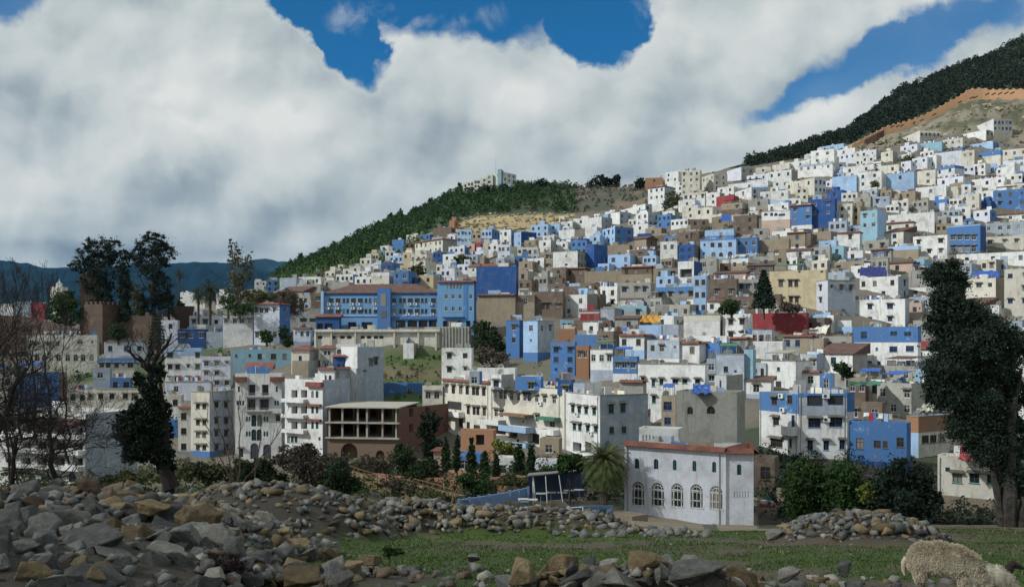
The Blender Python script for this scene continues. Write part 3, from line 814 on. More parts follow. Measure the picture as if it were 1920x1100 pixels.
# ------------------------------------------------------------------ the town: columns and rows of each house as seen from the camera
# left edge, near corner, right edge, top, foot, colour/side colour (grey sides of white houses are painted shade), front windows, side windows, flags, roof
T = """
1247 1272 1278 321 348 W 2x2 - - -
1210 1243 1246 333 352 O 1x1 - - -
1278 1312 1316 318 366 C 3x4 - d -
1315 1338 1364 325 360 C 3x3 2x3 d -
1363 1390 1413 313 340 S/G - 2x1 - -
1215 1246 1263 349 395 W/V 3x2 - t -
1260 1280 1284 347 368 W 2x2 - - -
1280 1322 1328 360 386 W 4x1 - d -
1272 1303 1310 374 397 W 1x1 - - -
1304 1336 1346 388 414 C 2x1 - d -
1158 1210 1243 382 402 W/V 2x1 3x1 u -
1192 1215 1235 397 426 W/V 2x2 2x2 d -
1145 1162 1184 397 421 W/V - 2x2 c -
1098 1128 1148 406 430 W/V - 1x2 - -
1097 1119 1130 425 446 W/C - - d -
1063 1080 1084 415 428 C 1x1 - dd -
1048 1058 1062 406 421 C 1x1 - - -
1048 1077 1092 430 452 W/C - - du -
1130 1153 1188 425 462 L/B 3x2 2x2 d -
1242 1265 1280 395 414 W/G 1x1 - - -
1258 1290 1302 410 428 W/G 4x1 - m -
1195 1222 1224 438 452 D - - - -
1210 1240 1262 427 444 N/K 1x1 - - lean
1268 1310 1316 433 449 K 3x1 - dd -
1190 1212 1232 447 474 N/K - 1x1 k gable
1057 1098 1112 447 462 D 2x1 - m -
1098 1114 1139 458 506 D - - c -
1037 1083 1100 470 512 W/G 1x2 3x2 c -
1140 1180 1186 458 480 N - - - -
1175 1215 1226 467 482 W/P 1x1 - - -
1205 1230 1238 479 497 L 3x1 - md -
1238 1270 1273 452 491 W 2x1 - d -
1270 1302 1317 458 489 D/K 2x2 - - -
1271 1301 1317 489 532 W/D - - d -
1112 1140 1146 478 498 N 1x1 - - -
1121 1142 1148 494 509 L 2x1 - - -
1165 1222 1226 500 527 K 3x1 - dt -
1225 1270 1274 502 526 N 2x1 - - -
1096 1165 1168 507 533 N - - - -
842 852 858 413 430 O - - - -
812 846 856 426 442 K - - k lean
735 757 762 449 472 B - - - -
778 830 857 448 476 C/G 6x2 - ct -
762 780 786 440 454 C 2x1 - - -
787 806 810 439 451 B 2x1 - d -
759 777 780 455 472 K/R 2x1 - d -
857 884 889 430 459 L 4x2 - m -
885 903 906 437 457 Y 2x1 - - -
903 922 937 430 460 L/B 3x2 3x1 - -
937 958 970 430 462 W/L 3x2 1x2 d -
958 977 1006 434 464 L/D 2x2 - m -
841 871 878 462 482 S/B 3x1 - - -
875 890 897 457 474 P 1x1 - - -
891 913 917 454 470 R 1x1 - - -
913 933 937 457 477 W 2x1 - l -
906 915 918 456 486 C - - - -
933 956 960 458 492 S 3x2 - dl -
983 1004 1008 450 472 N 1x1 - dd -
970 1008 1013 463 485 C 4x1 - d -
965 995 998 480 496 B 4x1 - ak lean
993 1011 1016 476 495 V 1x1 - - -
942 965 968 483 500 G - - - -
900 908 926 482 501 N/K - - - -
705 721 724 470 487 T 2x1 - - -
722 740 743 470 488 W 2x1 - l -
730 756 760 479 494 L 3x1 - d -
715 735 757 492 514 D/B 2x2 2x2 dl -
755 776 780 473 498 Y 2x1 - d -
764 783 787 471 489 D 1x1 - - -
770 800 804 477 502 C 3x1 - a -
785 810 813 474 493 G 1x1 - - -
812 828 832 472 494 D 2x2 - l -
830 859 863 476 501 W 2x1 - u -
800 829 833 496 516 C 2x1 - a -
830 850 854 497 516 W 1x2 - - -
700 714 718 493 513 W 1x1 - - -
878 934 938 499 515 W 3x1 - - hip
800 824 828 514 528 B 2x1 - - -
715 758 762 516 529 K 2x1 - - -
690 714 717 510 531 G - - - -
690 714 718 495 513 S 1x1 - - -
675 696 700 484 501 C 2x1 - d -
655 676 680 499 513 C 1x1 - d -
672 691 695 508 527 W 2x1 - - -
630 662 672 514 534 W/B 4x1 - - -
607 629 633 525 543 G 2x1 - k lean
590 606 609 509 521 K 1x1 - - lean
560 602 606 519 535 W 3x1 - du -
567 601 605 533 552 G 2x1 - - -
557 566 569 533 553 W 1x2 - - -
560 582 585 554 572 C 4x1 - k lean
583 603 606 549 592 K 1x2 - - -
477 499 502 527 541 W 2x1 - - -
500 523 526 525 543 B 2x2 - d -
893 968 972 499 557 D - - - -
973 990 1007 507 540 N/G 1x1 - - -
990 1014 1018 523 538 O - - - -
1010 1036 1042 512 536 C 1x1 - d -
895 966 970 553 602 N - - tk -
968 1002 1006 553 600 N 1x1 - dd -
1003 1055 1060 546 598 K 3x1 - h -
1057 1100 1104 536 572 K/R 1x1 - - -
1102 1136 1139 543 560 K 2x1 - qk gable
1104 1160 1165 535 559 W 2x1 - d -
1163 1220 1228 529 574 G 3x1 - A -
1230 1306 1318 537 578 G/V 4x1 1x1 hd -
1228 1262 1265 571 592 G - - - -
1155 1212 1216 573 594 T 2x1 - ml -
1088 1127 1130 583 600 R - - - -
1126 1152 1166 578 615 V - - c -
1050 1076 1079 600 616 T 2x1 - dd -
1077 1146 1149 600 620 K 1x1 - - -
1047 1078 1082 616 642 O - - - -
1078 1144 1150 627 648 B/K - - - -
1153 1196 1200 597 622 R 1x1 - k lean
1198 1238 1243 598 612 N 1x1 - - -
1235 1263 1267 592 612 W 2x1 - m -
1198 1240 1244 609 658 L - - u -
1243 1272 1276 608 667 V - - - -
1156 1176 1180 622 648 W 1x1 - - -
1176 1198 1202 617 658 V - - dd -
949 974 983 600 668 B/D 1x2 - c -
981 1008 1039 601 678 L/V 1x2 2x1 cdd -
1032 1078 1082 641 703 B 2x3 - d -
1080 1104 1108 648 708 O 2x1 - - -
1107 1149 1172 655 710 W/N 3x1 - clm -
1149 1194 1198 668 714 B 3x1 - hm -
1343 1395 1398 664 750 V 2x1 - mc -
1325 1342 1345 672 720 V 1x2 - - -
1395 1412 1416 655 748 T - - - -
1412 1468 1474 640 682 W - - - -
1392 1411 1414 628 657 W 1x1 - d -
1412 1436 1440 680 724 V 2x1 - - -
1435 1500 1504 674 716 B 2x1 - ud -
1600 1721 1727 612 704 W - - d -
1724 1766 1770 640 672 R 1x1 - - -
1545 1597 1601 630 682 G 2x2 - h -
1500 1544 1548 634 678 N 1x1 - d -
1556 1598 1603 612 632 L 1x1 - l -
1355 1407 1411 588 642 W 2x2 - h -
1282 1350 1357 590 638 W/G - - cdd -
1325 1381 1385 522 580 K 2x1 - h -
1383 1424 1428 523 577 G 3x2 - h -
1300 1324 1328 516 592 L 2x3 - d -
1264 1300 1304 530 575 L 2x2 - - -
1712 1776 1780 440 487 W 3x2 - hd -
1847 1920 1990 441 470 C 3x1 - h -
1780 1950 1990 470 504 W 3x1 - d -
1658 1722 1727 460 487 N - - - -
1613 1645 1662 393 462 T/L 2x2 - - -
1665 1752 1758 397 437 W - - ddd -
1655 1713 1717 416 444 C 2x1 - t -
1717 1774 1778 347 377 W 1x1 - - -
1732 1776 1780 373 389 B 1x1 - m -
1745 1796 1800 385 400 S 2x1 - t -
1798 1836 1840 362 395 C 2x2 - ad -
1825 1858 1863 376 394 D 2x1 - d -
1825 1856 1860 393 418 S/B 2x1 - h -
1862 1930 1990 353 398 B 3x2 - d -
1858 1930 1990 399 417 W 3x1 - t -
1847 1920 1990 415 443 V 4x1 - d -
1755 1790 1808 310 337 W/S 2x1 - c -
1753 1803 1806 282 313 S - - - -
1802 1827 1835 281 318 C/Y 2x1 - - -
1835 1876 1880 281 314 C - - - -
1877 1930 1990 277 307 C 3x1 - - -
1880 1930 1990 298 332 S 2x1 - d -
1805 1862 1873 265 285 L/B 1x1 - - -
1820 1863 1898 223 264 W/G - 5x2 - -
1805 1849 1863 243 268 W/G - 2x1 - -
1686 1725 1763 245 272 W/G 1x2 5x1 - -
1688 1720 1724 270 290 S 2x1 - - -
1721 1766 1770 265 286 T - - l -
1767 1805 1809 258 283 C 3x2 - - -
1738 1756 1760 290 318 W 1x2 - - -
1600 1643 1650 280 302 W/V 3x1 - - -
1652 1674 1684 283 307 C/G 1x1 - - -
1520 1564 1570 279 322 W 2x2 - d -
1535 1582 1586 269 284 L 2x1 - - -
1562 1603 1607 277 292 W 1x1 - - -
1573 1604 1608 286 305 S/L 3x1 - - -
1496 1561 1566 304 332 W 5x1 - d -
1448 1480 1484 306 322 C - - - -
1482 1518 1522 300 317 W 1x1 - - -
1400 1450 1454 324 339 S 4x1 - d -
1440 1484 1495 318 344 W/G 3x1 - - -
1472 1527 1549 333 367 C/S 3x1 3x2 - -
1560 1606 1610 328 360 L - - - -
1580 1638 1643 308 331 W 2x1 - - -
1608 1653 1658 320 360 W 2x2 - - -
1661 1714 1718 322 360 L 1x1 - - -
1600 1685 1690 308 327 C 3x1 - dm -
1667 1689 1692 357 370 W - - - -
1688 1716 1720 358 384 N 1x1 - k -
1600 1632 1636 368 390 G 1x1 - d -
1635 1668 1672 367 392 V 2x1 - dm -
1720 1754 1758 318 347 C 1x2 - - -
1757 1806 1810 330 350 S 2x1 - l -
1780 1820 1824 340 354 N - - - -
1822 1884 1888 331 354 W 3x1 - lm -
1853 1887 1891 348 366 W 2x1 - d -
1886 1902 1906 305 338 W - - - -
1903 1930 1990 304 328 S 1x1 - - -
1778 1797 1800 355 375 C - - - -
1885 1930 1990 343 360 C 2x1 - - -
1300 1327 1331 362 380 W 2x1 - d -
1343 1376 1380 366 384 R - - - -
1345 1376 1380 349 366 W 2x1 - - -
1378 1409 1440 351 377 W/V 1x1 2x2 - -
1352 1392 1405 379 400 N/G 2x1 - m -
1403 1440 1444 372 397 G 1x1 - d -
1365 1440 1451 338 352 W 1x1 - - -
1425 1478 1482 356 382 W 2x1 - ud -
1437 1478 1482 380 397 W 2x1 - l -
1303 1322 1348 392 414 W/G 2x1 - - -
1515 1565 1570 371 429 D 2x2 - u -
1550 1580 1584 356 377 D 1x1 - - -
1480 1522 1525 384 430 B/D 2x2 - t -
1523 1547 1551 388 427 L 3x2 - d -
1547 1573 1577 396 427 V 1x1 - - -
1428 1481 1484 394 442 P - - c -
1372 1395 1398 403 420 W 1x1 - - -
1375 1419 1423 402 442 K 2x2 - mk -
1328 1352 1372 402 418 C/V 1x1 - - -
1572 1598 1602 381 427 C 2x3 - - -
1598 1613 1617 386 427 N 1x2 - - -
1322 1376 1380 429 448 L 1x1 - - -
1378 1420 1424 445 481 B 3x2 - cd -
1313 1380 1384 446 484 L - - dd -
1421 1479 1483 447 480 N - - - -
1448 1506 1510 431 452 N 2x1 - - -
1518 1558 1562 433 452 N - - - -
1507 1520 1524 438 462 K - - - -
1453 1520 1524 469 496 W 2x1 - k gable
1570 1612 1617 435 469 W 1x1 - t -
1533 1568 1572 450 464 L 1x1 - - -
1522 1556 1560 462 492 G 2x2 - - -
1558 1582 1586 461 489 T 1x1 - d -
1582 1618 1622 469 492 W 1x1 - dl -
1553 1620 1642 488 510 N 2x1 - hdd -
1313 1344 1348 484 517 G 2x1 - - -
1345 1408 1412 483 503 N 2x1 - l -
1411 1452 1456 480 502 K 1x1 - d -
1340 1399 1403 511 527 P 1x1 - k lean
1655 1711 1715 492 512 P 1x1 - k lean
1713 1733 1738 485 512 T 1x1 - - -
1705 1738 1742 510 530 C 1x1 - - -
1705 1743 1747 556 594 V 2x1 - - -
1588 1654 1658 755 800 K 2x1 - - -
1656 1702 1711 722 760 W/V 1x1 1x1 t -
1715 1740 1744 695 752 T 1x1 - - -
1592 1700 1704 793 892 B - - ld -
1700 1722 1780 781 860 L/C - - cu -
1808 1867 1884 521 582 C/N 3x1 - hl -
1883 1935 1990 503 606 C 2x3 - h -
1612 1684 1704 517 562 W/V 4x2 1x2 - -
1565 1697 1705 560 614 W/V 3x2 - hddd -
1498 1552 1604 525 590 S/V 2x2 3x1 Ac -
1553 1585 1603 509 528 V 1x1 - - -
1443 1548 1552 505 582 Y - - - -
1240 1267 1270 742 806 N 1x2 - - -
1173 1214 1218 768 830 C 1x1 - - -
1196 1322 1327 683 766 W - - cdddd -
828 884 887 652 718 W 2x2 - h -
792 830 834 723 792 C 2x2 - A -
309 377 381 652 724 W 4x3 - h -
378 432 437 668 728 S 3x3 - h -
333 386 390 617 653 D 3x1 - c -
387 417 421 622 653 V - - - -
433 546 550 655 682 T 5x1 - - -
302 333 337 600 658 S 1x1 - dd -
352 380 384 580 602 V 1x1 - dd -
355 417 421 592 628 S 3x1 - hd -
418 474 478 590 648 W 4x1 - hcddd -
476 524 544 570 645 S/B - 1x1 - -
540 600 604 589 618 G 2x1 - - -
550 582 586 616 650 S 3x1 - t -
195 273 278 641 676 S 3x1 - cdd -
183 252 256 671 714 C 5x1 - h -
50 182 186 628 697 C - - dd -
175 206 210 690 730 V 1x1 - - -
207 244 248 708 732 B 2x1 - l -
180 264 268 728 772 C 4x1 - hc -
128 180 184 730 768 C 3x1 - A -
28 106 110 698 772 B - - - -
105 121 125 698 778 K - - - -
-30 27 31 702 755 C 2x1 - - -
309 395 399 715 744 S 2x1 - cul -
298 340 344 740 790 W 2x1 - - -
304 338 342 787 818 B - - - -
0 24 28 570 592 W 2x1 - d -
24 58 62 566 598 V 2x1 - - -
58 84 88 568 592 R 1x1 - - -
338 362 366 548 572 W 2x1 - - -
362 384 388 562 580 C 1x1 - d -
405 428 432 550 572 W 1x1 - - -
1712 1750 1990 600 640 G 1x1 - - -
1745 1800 1990 652 690 W 2x1 - - -
1888 1960 1990 672 790 W 1x3 - - -
1740 1800 1990 580 630 G 2x1 - - -
885 966 970 690 712 W - - ddd -
"""
TT = []
for ln in T.strip().split('\n'):
    a = ln.split()
    xl, xc, xr, yt, yb = [float(q) for q in a[:5]]
    if xr > 1950: xr = xc
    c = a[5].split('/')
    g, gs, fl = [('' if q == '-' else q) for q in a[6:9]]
    kw = {}
    if a[9] != '-': kw['roof'] = a[9]
    if 't' in fl and not kw.get('roof'): kw['roof'] = 'trim'
    if (xl, yt) == (28.0, 698.0): kw['d'] = 175
    key = (int(xl), int(yt))
    extra = {
        (1230, 537): dict(top=('B', 1.6)), (1658, 460): dict(top=('L', 1.2)), (1600, 612): dict(win=[(1620, 628, 11, 13), (1690, 682, 15, 11), (1627, 682, 14, 11), (1648, 680, 6, 6), (1672, 680, 16, 10), (1707, 680, 16, 10),
             (1675, 654, 14, 11), (1706, 653, 14, 11), (1610, 654, 9, 12), (1644, 654, 4, 5), (1676, 625, 12, 8), (1702, 626, 12, 8)], top=('B', 3.3), label='grey and blue two storey house with rusting shutters above the dark trees', base=('T', 0.8)),
        (28, 698): dict(), (1271, 489): dict(win=[(1286, 512, 22, 15, 'D')]),
        (1412, 640): dict(win=[(1426, 657, 27, 15, 'o')], top=('W', .2)),
        (1003, 546): dict(win=[(1019, 573, 6, 12, 'h'), (1027, 573, 6, 12, 'h'), (1045, 573, 9, 10, 'h'), (1043, 551, 5, 5, 'r')]),
        (1325, 522): dict(win=[(1343, 546, 7, 11, 'h'), (1370, 546, 7, 11, 'h')]),
        (1443, 505): dict(win=[(1464, 531, 8, 12, 'h', 'b'), (1482, 531, 8, 12, 'h', 'b'), (1493, 531, 7, 12, 'h', 'b'), (1465, 562, 8, 10, 'h', 'w'), (1483, 561, 7, 11, 'h', 'b'), (1494, 561, 7, 11, 'h', 'b'),
              (1471, 509.5, 4, 3.5, 'o'), (1484, 509.5, 4, 3.5, 'o'), (1499, 509.5, 4, 3.5, 'o'), (1513, 508.5, 4, 3.5, 'o'), (1527, 508.5, 5, 4, 'o'), (1541, 509, 5, 4, 'o')], label='long yellow house with brown shutters beside the dark fir'),
        (1313, 446): dict(win=[(1336, 459, 7, 8, 'r', 'b'), (1350, 459, 7, 8, 'r', 'b'), (1369, 458, 7, 8, 'r', 'b'), (1321, 459, 4, 5, 'a'), (1338, 477, 8, 9, 'a'), (1352, 477, 7, 8, 'a'), (1369, 476, 8, 9, 'a'), (1320, 475, 4, 5, 'a')], top=('B', .5), label='bright blue house banded with two rows of red tiles'),
        (1775, 420): dict(),
        (1428, 394): dict(win=[(1436, 402, 7, 5, 'a'), (1447, 402, 5, 6, 'a'), (1455, 402, 6, 6, 'a'), (1466, 403, 12, 4, 'o')], top=('W', 3.2), label='pinkish beige house with a white arcade along its top'),
        (1196, 683): dict(win=[(1205, 711, 6, 8, 'h'), (1225, 717, 6, 14, 'h'), (1240, 715, 7, 12, 'h'), (1266, 714, 10, 9, 'h'), (1284, 714, 9, 9, 'h'), (1308, 714, 10, 9, 'h'), (1226, 748, 7, 14, 'h')], label='long white house with weathered hoods behind the grey concrete block'),
        (1343, 664): dict(win=[(1361, 692, 8, 10, 'r', 'b'), (1379, 696, 5, 4, 'o')]),
        (50, 628): dict(win=[(x, 670, 8, 13, 'a') for x in (70, 83, 96, 110, 127, 142, 156, 172)] + [(66, 645, 6, 8, 'h'), (90, 645, 6, 8, 'h'), (108, 645, 6, 8, 'h'), (150, 640, 10, 9, 'a'), (173, 641, 4, 5, 'o')], label='cream building with a long row of arched windows below the old fortress'),
        (476, 570): dict(win=[(481, 582, 6, 9, 'h'), (490, 582, 6, 9, 'h'), (500, 582, 6, 9, 'h'), (514, 581, 5, 8, 'h'), (482, 628, 7, 10, 'h'), (515, 627, 7, 12, 'r')], roof='trim', label='tall lilac white house with red tiled top and blue side'),
        (540, 589): dict(win=[(569, 600, 13, 8, 'o'), (587, 600, 14, 8, 'o')]),
        (1592, 793): dict(win=[(1612, 831, 13, 20, 'r'), (1645, 833, 13, 14, 'o'), (1688, 829, 13, 17, 'r'), (1660, 833, 9, 13, 'r')], base=('D', 1.6), label='shabby bright blue house with a dish on its wall above the bushes'),
        (1700, 781): dict(swin=[(1735, 823, 12, 15, 'r', 'b'), (1750, 822, 11, 15, 'r', 'b'), (1765, 821, 11, 14, 'r', 'b')], top=('O', 2.2)),
        (1412, 680): dict(), (1173, 768): dict(top=('N', 1.2)),
        (302, 600): dict(),
        (893, 499): dict(label='tall blank cobalt wall of the block behind the blue hotel', dep=14),
        (1408, 582): dict(),
    }
    if key in extra: kw.update(extra[key])
    if key == (1775, 420): pass
    if 'h' in fl and 'win' not in kw: kw.setdefault('wh', 1.25)
    TT.append((key in extra, xl, xc, xr, yt, yb, c[0], c[1] if len(c) > 1 else None, g, gs, fl, kw))

# ---- individually described houses
red = house(1408, 1512, 1517, 586, 632, 'R', None, '', '', 'dddd', label='big windowless crimson house with dishes behind the patterned balcony')
blue4 = house(1775, 1838, 1849, 420, 477, 'B', 'D', '', '', 'cLd', win=[(x, y, 8, 9 if y < 455 else 12, 'h') for y in (445, 466) for x in (1787, 1800, 1813, 1826)] + [(1784, 426, 6, 8, 'h')],
              label='bright blue house with two rows of four hooded windows', top=('L', .4))
grey2 = house(1268, 1382, 1397, 735, 836, 'G', 'G', '', '', '', d=106, win=[(1294, 769, 11, 14, 'a'), (1333, 768, 15, 15, 'a')], label='windowed grey concrete block rising behind the white riverside building', ext=6)
hut2 = house(1340, 1362, 1393, 704, 740, 'W', 'G', '', '', '', d=112, win=[(1351, 720, 5, 15, 'o'), (1359, 721, 3, 16, 'o')], label='small white stair hut with grey side on the concrete block', name='roof_hut', cat='hut')
slit = house(1198, 1272, 1279, 804, 836, 'W', None, '', '', '', d=97, win=[(1206 + 6.3 * k, 822, 2.6, 13, 'o') for k in range(7)] + [(1266, 825, 9, 20, 'r', 'b')], label='low white annexe with a row of tall slits behind the riverside roof', dep=6)
# the white riverside building: two faces and a chamfered end, red tiled edge
sm = [(1194, 868), (1230, 869), (1265, 871), (1302, 873), (1339, 875)]
bg = [(1196, 924), (1233, 925), (1270, 927), (1306, 929), (1343, 931)]
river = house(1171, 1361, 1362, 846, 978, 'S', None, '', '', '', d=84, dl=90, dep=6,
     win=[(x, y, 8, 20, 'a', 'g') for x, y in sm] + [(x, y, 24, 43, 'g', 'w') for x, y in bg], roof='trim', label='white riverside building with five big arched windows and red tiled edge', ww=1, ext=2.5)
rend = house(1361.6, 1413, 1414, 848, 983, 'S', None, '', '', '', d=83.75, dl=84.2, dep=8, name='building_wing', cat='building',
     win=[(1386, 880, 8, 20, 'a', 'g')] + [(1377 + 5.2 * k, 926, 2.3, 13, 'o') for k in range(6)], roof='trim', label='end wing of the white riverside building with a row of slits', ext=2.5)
# twin blue houses over the bushes
hA = house(1424, 1497, 1499, 739, 866, 'W', None, '', '', '', d=121, dl=128, top=('B', 2.6), win=[(1452, 751, 10, 15, 'h'), (1481, 749, 9, 16, 'r'), (1455, 789, 11, 17, 'h'), (1487, 789, 6, 22, 'r', 'l'), (1456, 829, 22, 17, 'h'), (1482, 830, 5, 16, 'r')],
     label='peeling white house with bright blue terrace wall and pipes', dep=10)
for x, y in ((1467, 742), (1470, 768)): ac_unit(hA, x, y)
balcony(hA, 1466, 1496, 812, 14, 1.1)
hB = house(1497, 1588, 1592, 738, 882, 'V', None, '', '', 'd', d=120, dl=121, top=('B', .5), win=[(1528, 751, 28, 20, 'o'), (1567, 750, 28, 19, 'o'), (1527, 792, 22, 19, 'h'), (1567, 791, 24, 18, 'h'), (1519, 834, 10, 20, 'h'), (1549, 834, 10, 19, 'h'), (1579, 833, 10, 18, 'h')],
     label='blue grey house with wide dark windows and blue rooftop terrace', dep=9, base=('W', 7.2))
ac_unit(hB, 1548, 742); ac_unit(hB, 1549, 786)
for k in range(7):
    p_ = hB['OL'] + hB['Uf'] * (hB['w1'] * k / 6); q = MB(); q.tube(p_ + ZUP * hB['H'], p_ + ZUP * (hB['H'] + 1.0), .09, .07, 6, cap=True)
    q.build('terrace_post', paint('B'), hB['root'])
roofB = house(1538, 1558, 1562, 700, 742, 'B', 'L', '', '', 'd', d=124, win=[(1549, 722, 9, 26, 'r', 'w')], label='blue rooftop cabin with a white door and dishes', name='roof_cabin', cat='cabin')
# low white house at the lower right
lw = house(1758, 1878, 1884, 861, 940, 'C', None, '', '', 'l', d=98, dep=10, win=[(1777, 880, 8, 8, 'o'), (1795, 895, 17, 19, 'h'), (1827, 896, 16, 18, 'h'), (1859, 897, 16, 18, 'h'), (1803, 939, 13, 14, 'r', 'b')], base=('N', .1), ext=8,
     label='low cream house on a stone base beside the big dark tree')
front_part(lw, 'stone_base', 1786, 1880, 934, 1000, .003, .12, M_STONE)
# dark walls and a low wall right of the riverside building
house(1414, 1452, 1456, 858, 960, 'K', None, '1x1', '', '', d=100, label='dark old masonry house squeezed beside the white riverside building')
# long white apartment row
rowA = house(830, 921, 922, 718, 866, 'C', None, '', '', '', d=170, dl=184, roof='trim', dep=9, label='cream apartment house with red tiled edge and pairs of arched windows',
   win=[(x, y0 + (x - 830) * .075, 6.5, 16, 'A') for y0 in (728, ) for x in (837, 850, 856, 864, 876, 888, 895, 907)] + [(x, 768 + (x - 875) * .08, 6, 16, 'A') for x in (878, 889, 896, 908)] + [(852, 760, 26, 15, 'o'), (841, 793, 9, 15, 'r'), (864, 792, 8, 15, 'r'), (878, 798, 6, 14, 'r'), (894, 802, 12, 12, 'o')])
balcony(rowA, 833, 871, 778, 8, 1.4); balcony(rowA, 833, 871, 812, 8, 1.4)
rowB = house(919, 1058, 1060, 730, 874, 'C', None, '', '', 'uul', d=155, dl=170, dep=11, label='long cream apartment house with hooded windows and sheltered balconies',
   win=[(x, 739 + (x - 919) * .085, 6.5, 14, 'h') for x in (928, 939, 947, 959, 972, 984, 992, 1006, 1021, 1039, 1057)] + [(x, 772 + (x - 919) * .13, 6.5, 14, 'h') for x in (930, 940, 1007)] + [(935, 806, 26, 15, 'D'), (963, 812, 14, 15, 'D'), (1000, 822, 22, 20, 'D'), (1035, 795, 10, 12, 'r')])
balcony(rowB, 908, 948, 793, 8, 1.8); balcony(rowB, 951, 1003, 806, 9, 2.2, mat=paint('L')); balcony(rowB, 952, 1003, 833, 7, 2.2, mat=paint('L'))
balcony(rowB, 1022, 1050, 812, 8, 1.6)
front_part(rowB, 'awning', 1018, 1051, 781, 787, .003, 1.5, M_TARPG)
front_part(rowB, 'awning', 952, 1001, 775, 779, .003, 2.3, M_WOOD)
rowC = house(1059, 1125, 1215, 741, 884, 'W', 'V', '', '', 'c', d=145, dl=155, label='white apartment block at the end of the row with shade painted on its side wall',
   win=[(x, 764 + (x - 1059) * .11, 6.5, 14, 'h') for x in (1074, 1086, 1099, 1114)] + [(x, 797 + (x - 1059) * .12, 6.5, 13, 'h') for x in (1058, 1077, 1087, 1102, 1117)] + [(1065, 838, 14, 18, 'D'), (1082, 838, 16, 18, 'D'), (1103, 838, 12, 18, 'D')],
   swin=[(1146, 766, 10, 17, 'h'), (1168, 764, 10, 17, 'h'), (1147, 806, 9, 13, 'r'), (1170, 805, 9, 13, 'r')])  # side face away from the sun has its shade painted as blue grey
for r_ in (hA, hB, rowA, rowB, rowC, river, lw): drainpipe(r_); drainpipe(r_, .93)
for px, py in ((1240, 902), (1305, 885), (1076, 778), (1105, 790), (1068, 812)):
    pass
for px, py in ((1084, 776), (1110, 812)): ac_unit(rowC, px, py)
for px, py in ((985, 790), (1014, 756)): ac_unit(rowB, px, py)
# blocks on the row's roofs
house(1162, 1206, 1212, 716, 752, 'G', None, '', '', '', d=150, roof='trim', label='grey rooftop room with red tiled edge at the end of the row', name='roof_room', cat='rooftop room', dep=6)
for (a, b, c, y0, y1, cc, lb) in ((880, 899, 903, 696, 716, 'V/B', 'blue grey rooftop box near the arched end of the row'), (920, 940, 963, 702, 722, 'W/G', 'white and grey rooftop box on the long cream row'), (966, 1014, 1018, 706, 728, 'B', 'wide bright blue rooftop wall on the long cream row'),
      (1045, 1072, 1078, 712, 736, 'D', 'deep blue rooftop box beside the corner block'), (1075, 1096, 1128, 718, 741, 'V/W', 'pale rooftop rooms on the corner block of the row')):
    c2 = cc.split('/')
    house(a, b, c, y0, y1, c2[0], c2[1] if len(c2) > 1 else None, '1x1', '', 'd', d=156 + (960 - a) * .06 + 4, label=lb, name='roof_room', cat='rooftop room', ext=.4, dep=5)
# corner block with blue base, ornate building, balcony building
cb = house(358, 393, 438, 735, 858, 'C', 'V', '', '', 'c', d=186, ext=3, win=[(x, y, 7, 10, 'h') for y in (761, 791, 814, 838) for x in (371, 383)], swin=[(x, y, 7, 11, 'h') for y in (758, 788, 811, 838) for x in (406, 424)], base=('B', 1.3), label='corner block with bright blue base and hooded windows')
house(334, 358, 360, 764, 858, 'C', None, '1x3', '', 't', d=189, base=('B', 1.3), label='narrow cream wing beside the corner block with the blue base', ext=3)
orn = house(441, 528, 534, 700, 862, 'W', None, '', '', '', d=184, dep=12, ext=3, label='ornate white building with arched windows and red tiled roofs',
   win=[(x, 729, 3.5, 11, 'a') for x in (448, 452, 519, 523)] + [(x, 755, 3.5, 9, 'a') for x in (446, 451, 456, 516, 521, 526)] + [(x, 785, 3.5, 9, 'a') for x in (463, 468, 496, 501)] + [(x, 813, 3.5, 9, 'a') for x in (463, 468, 496, 501)] +
       [(476, 788, 9, 22, 'a'), (487, 788, 9, 22, 'a'), (476, 815, 9, 21, 'a'), (486, 815, 9, 21, 'a'), (471, 758, 15, 20, 'D'), (495, 758, 17, 20, 'D'), (472, 731, 13, 20, 'D'), (497, 731, 13, 20, 'D'), (477, 845, 14, 30, 'a', 'l'), (501, 846, 14, 28, 'a', 'l'), (452, 848, 8, 17, 'A'), (521, 783, 8, 12, 'A')])
balcony(orn, 460, 510, 743, 7, 1.0, False, M_MET); balcony(orn, 460, 508, 770, 6, 1.0, False, M_MET)
house(461, 507, 510, 692, 712, 'W', None, '', '', 'z', d=188, dep=7, win=[(476, 704, 14, 14, 'a'), (495, 704, 14, 14, 'a')], roof='lean', label='arched loggia under a broad red roof on the ornate building', name='roof_loggia', cat='rooftop room', ext=1)
for xa, xb in ((441, 463), (508, 533)):
    front_part(orn, 'tiled_eave', xa, xb, 706, 715, -.2, .9, M_TILE)
bal = house(534, 605, 656, 712, 838, 'W', 'V', '', '', '', d=176, ext=3, label='white building with three rows of balconies and blank grey side',
   win=[(x, y, 5, 13, 'a') for y in (739, 768, 797) for x in (586, 594.5)] + [(x, y, 11, 14, 'D') for y in (738, 768, 797) for x in (552, 570)] + [(541, 823, 5, 12, 'r'), (548, 823, 5, 12, 'r'), (555, 823, 5, 12, 'r'), (599, 822, 4, 7, 'o')])
for y in (752, 781, 809): balcony(bal, 535, 577, y, 5, 1.2, True)
for y in (760, 788): front_part(bal, 'tiled_hood', 578, 603, y - 3, y + 1, .003, .6, M_TILE)
front_part(bal, 'tiled_eave', 577, 606, 716, 725, -.2, .7, M_TILE)
house(596, 627, 656, 692, 722, 'W', 'V', '', '', '', d=180, win=[(610, 708, 5, 9, 'a'), (619, 708, 5, 9, 'a')], roof='trim', label='white roof room with two small arches above the balconies', name='roof_room', cat='rooftop room', ext=2)
house(548, 578, 600, 676, 714, 'N', 'G', '', '', '', d=190, label='bare cement house behind the balcony building', ext=4)
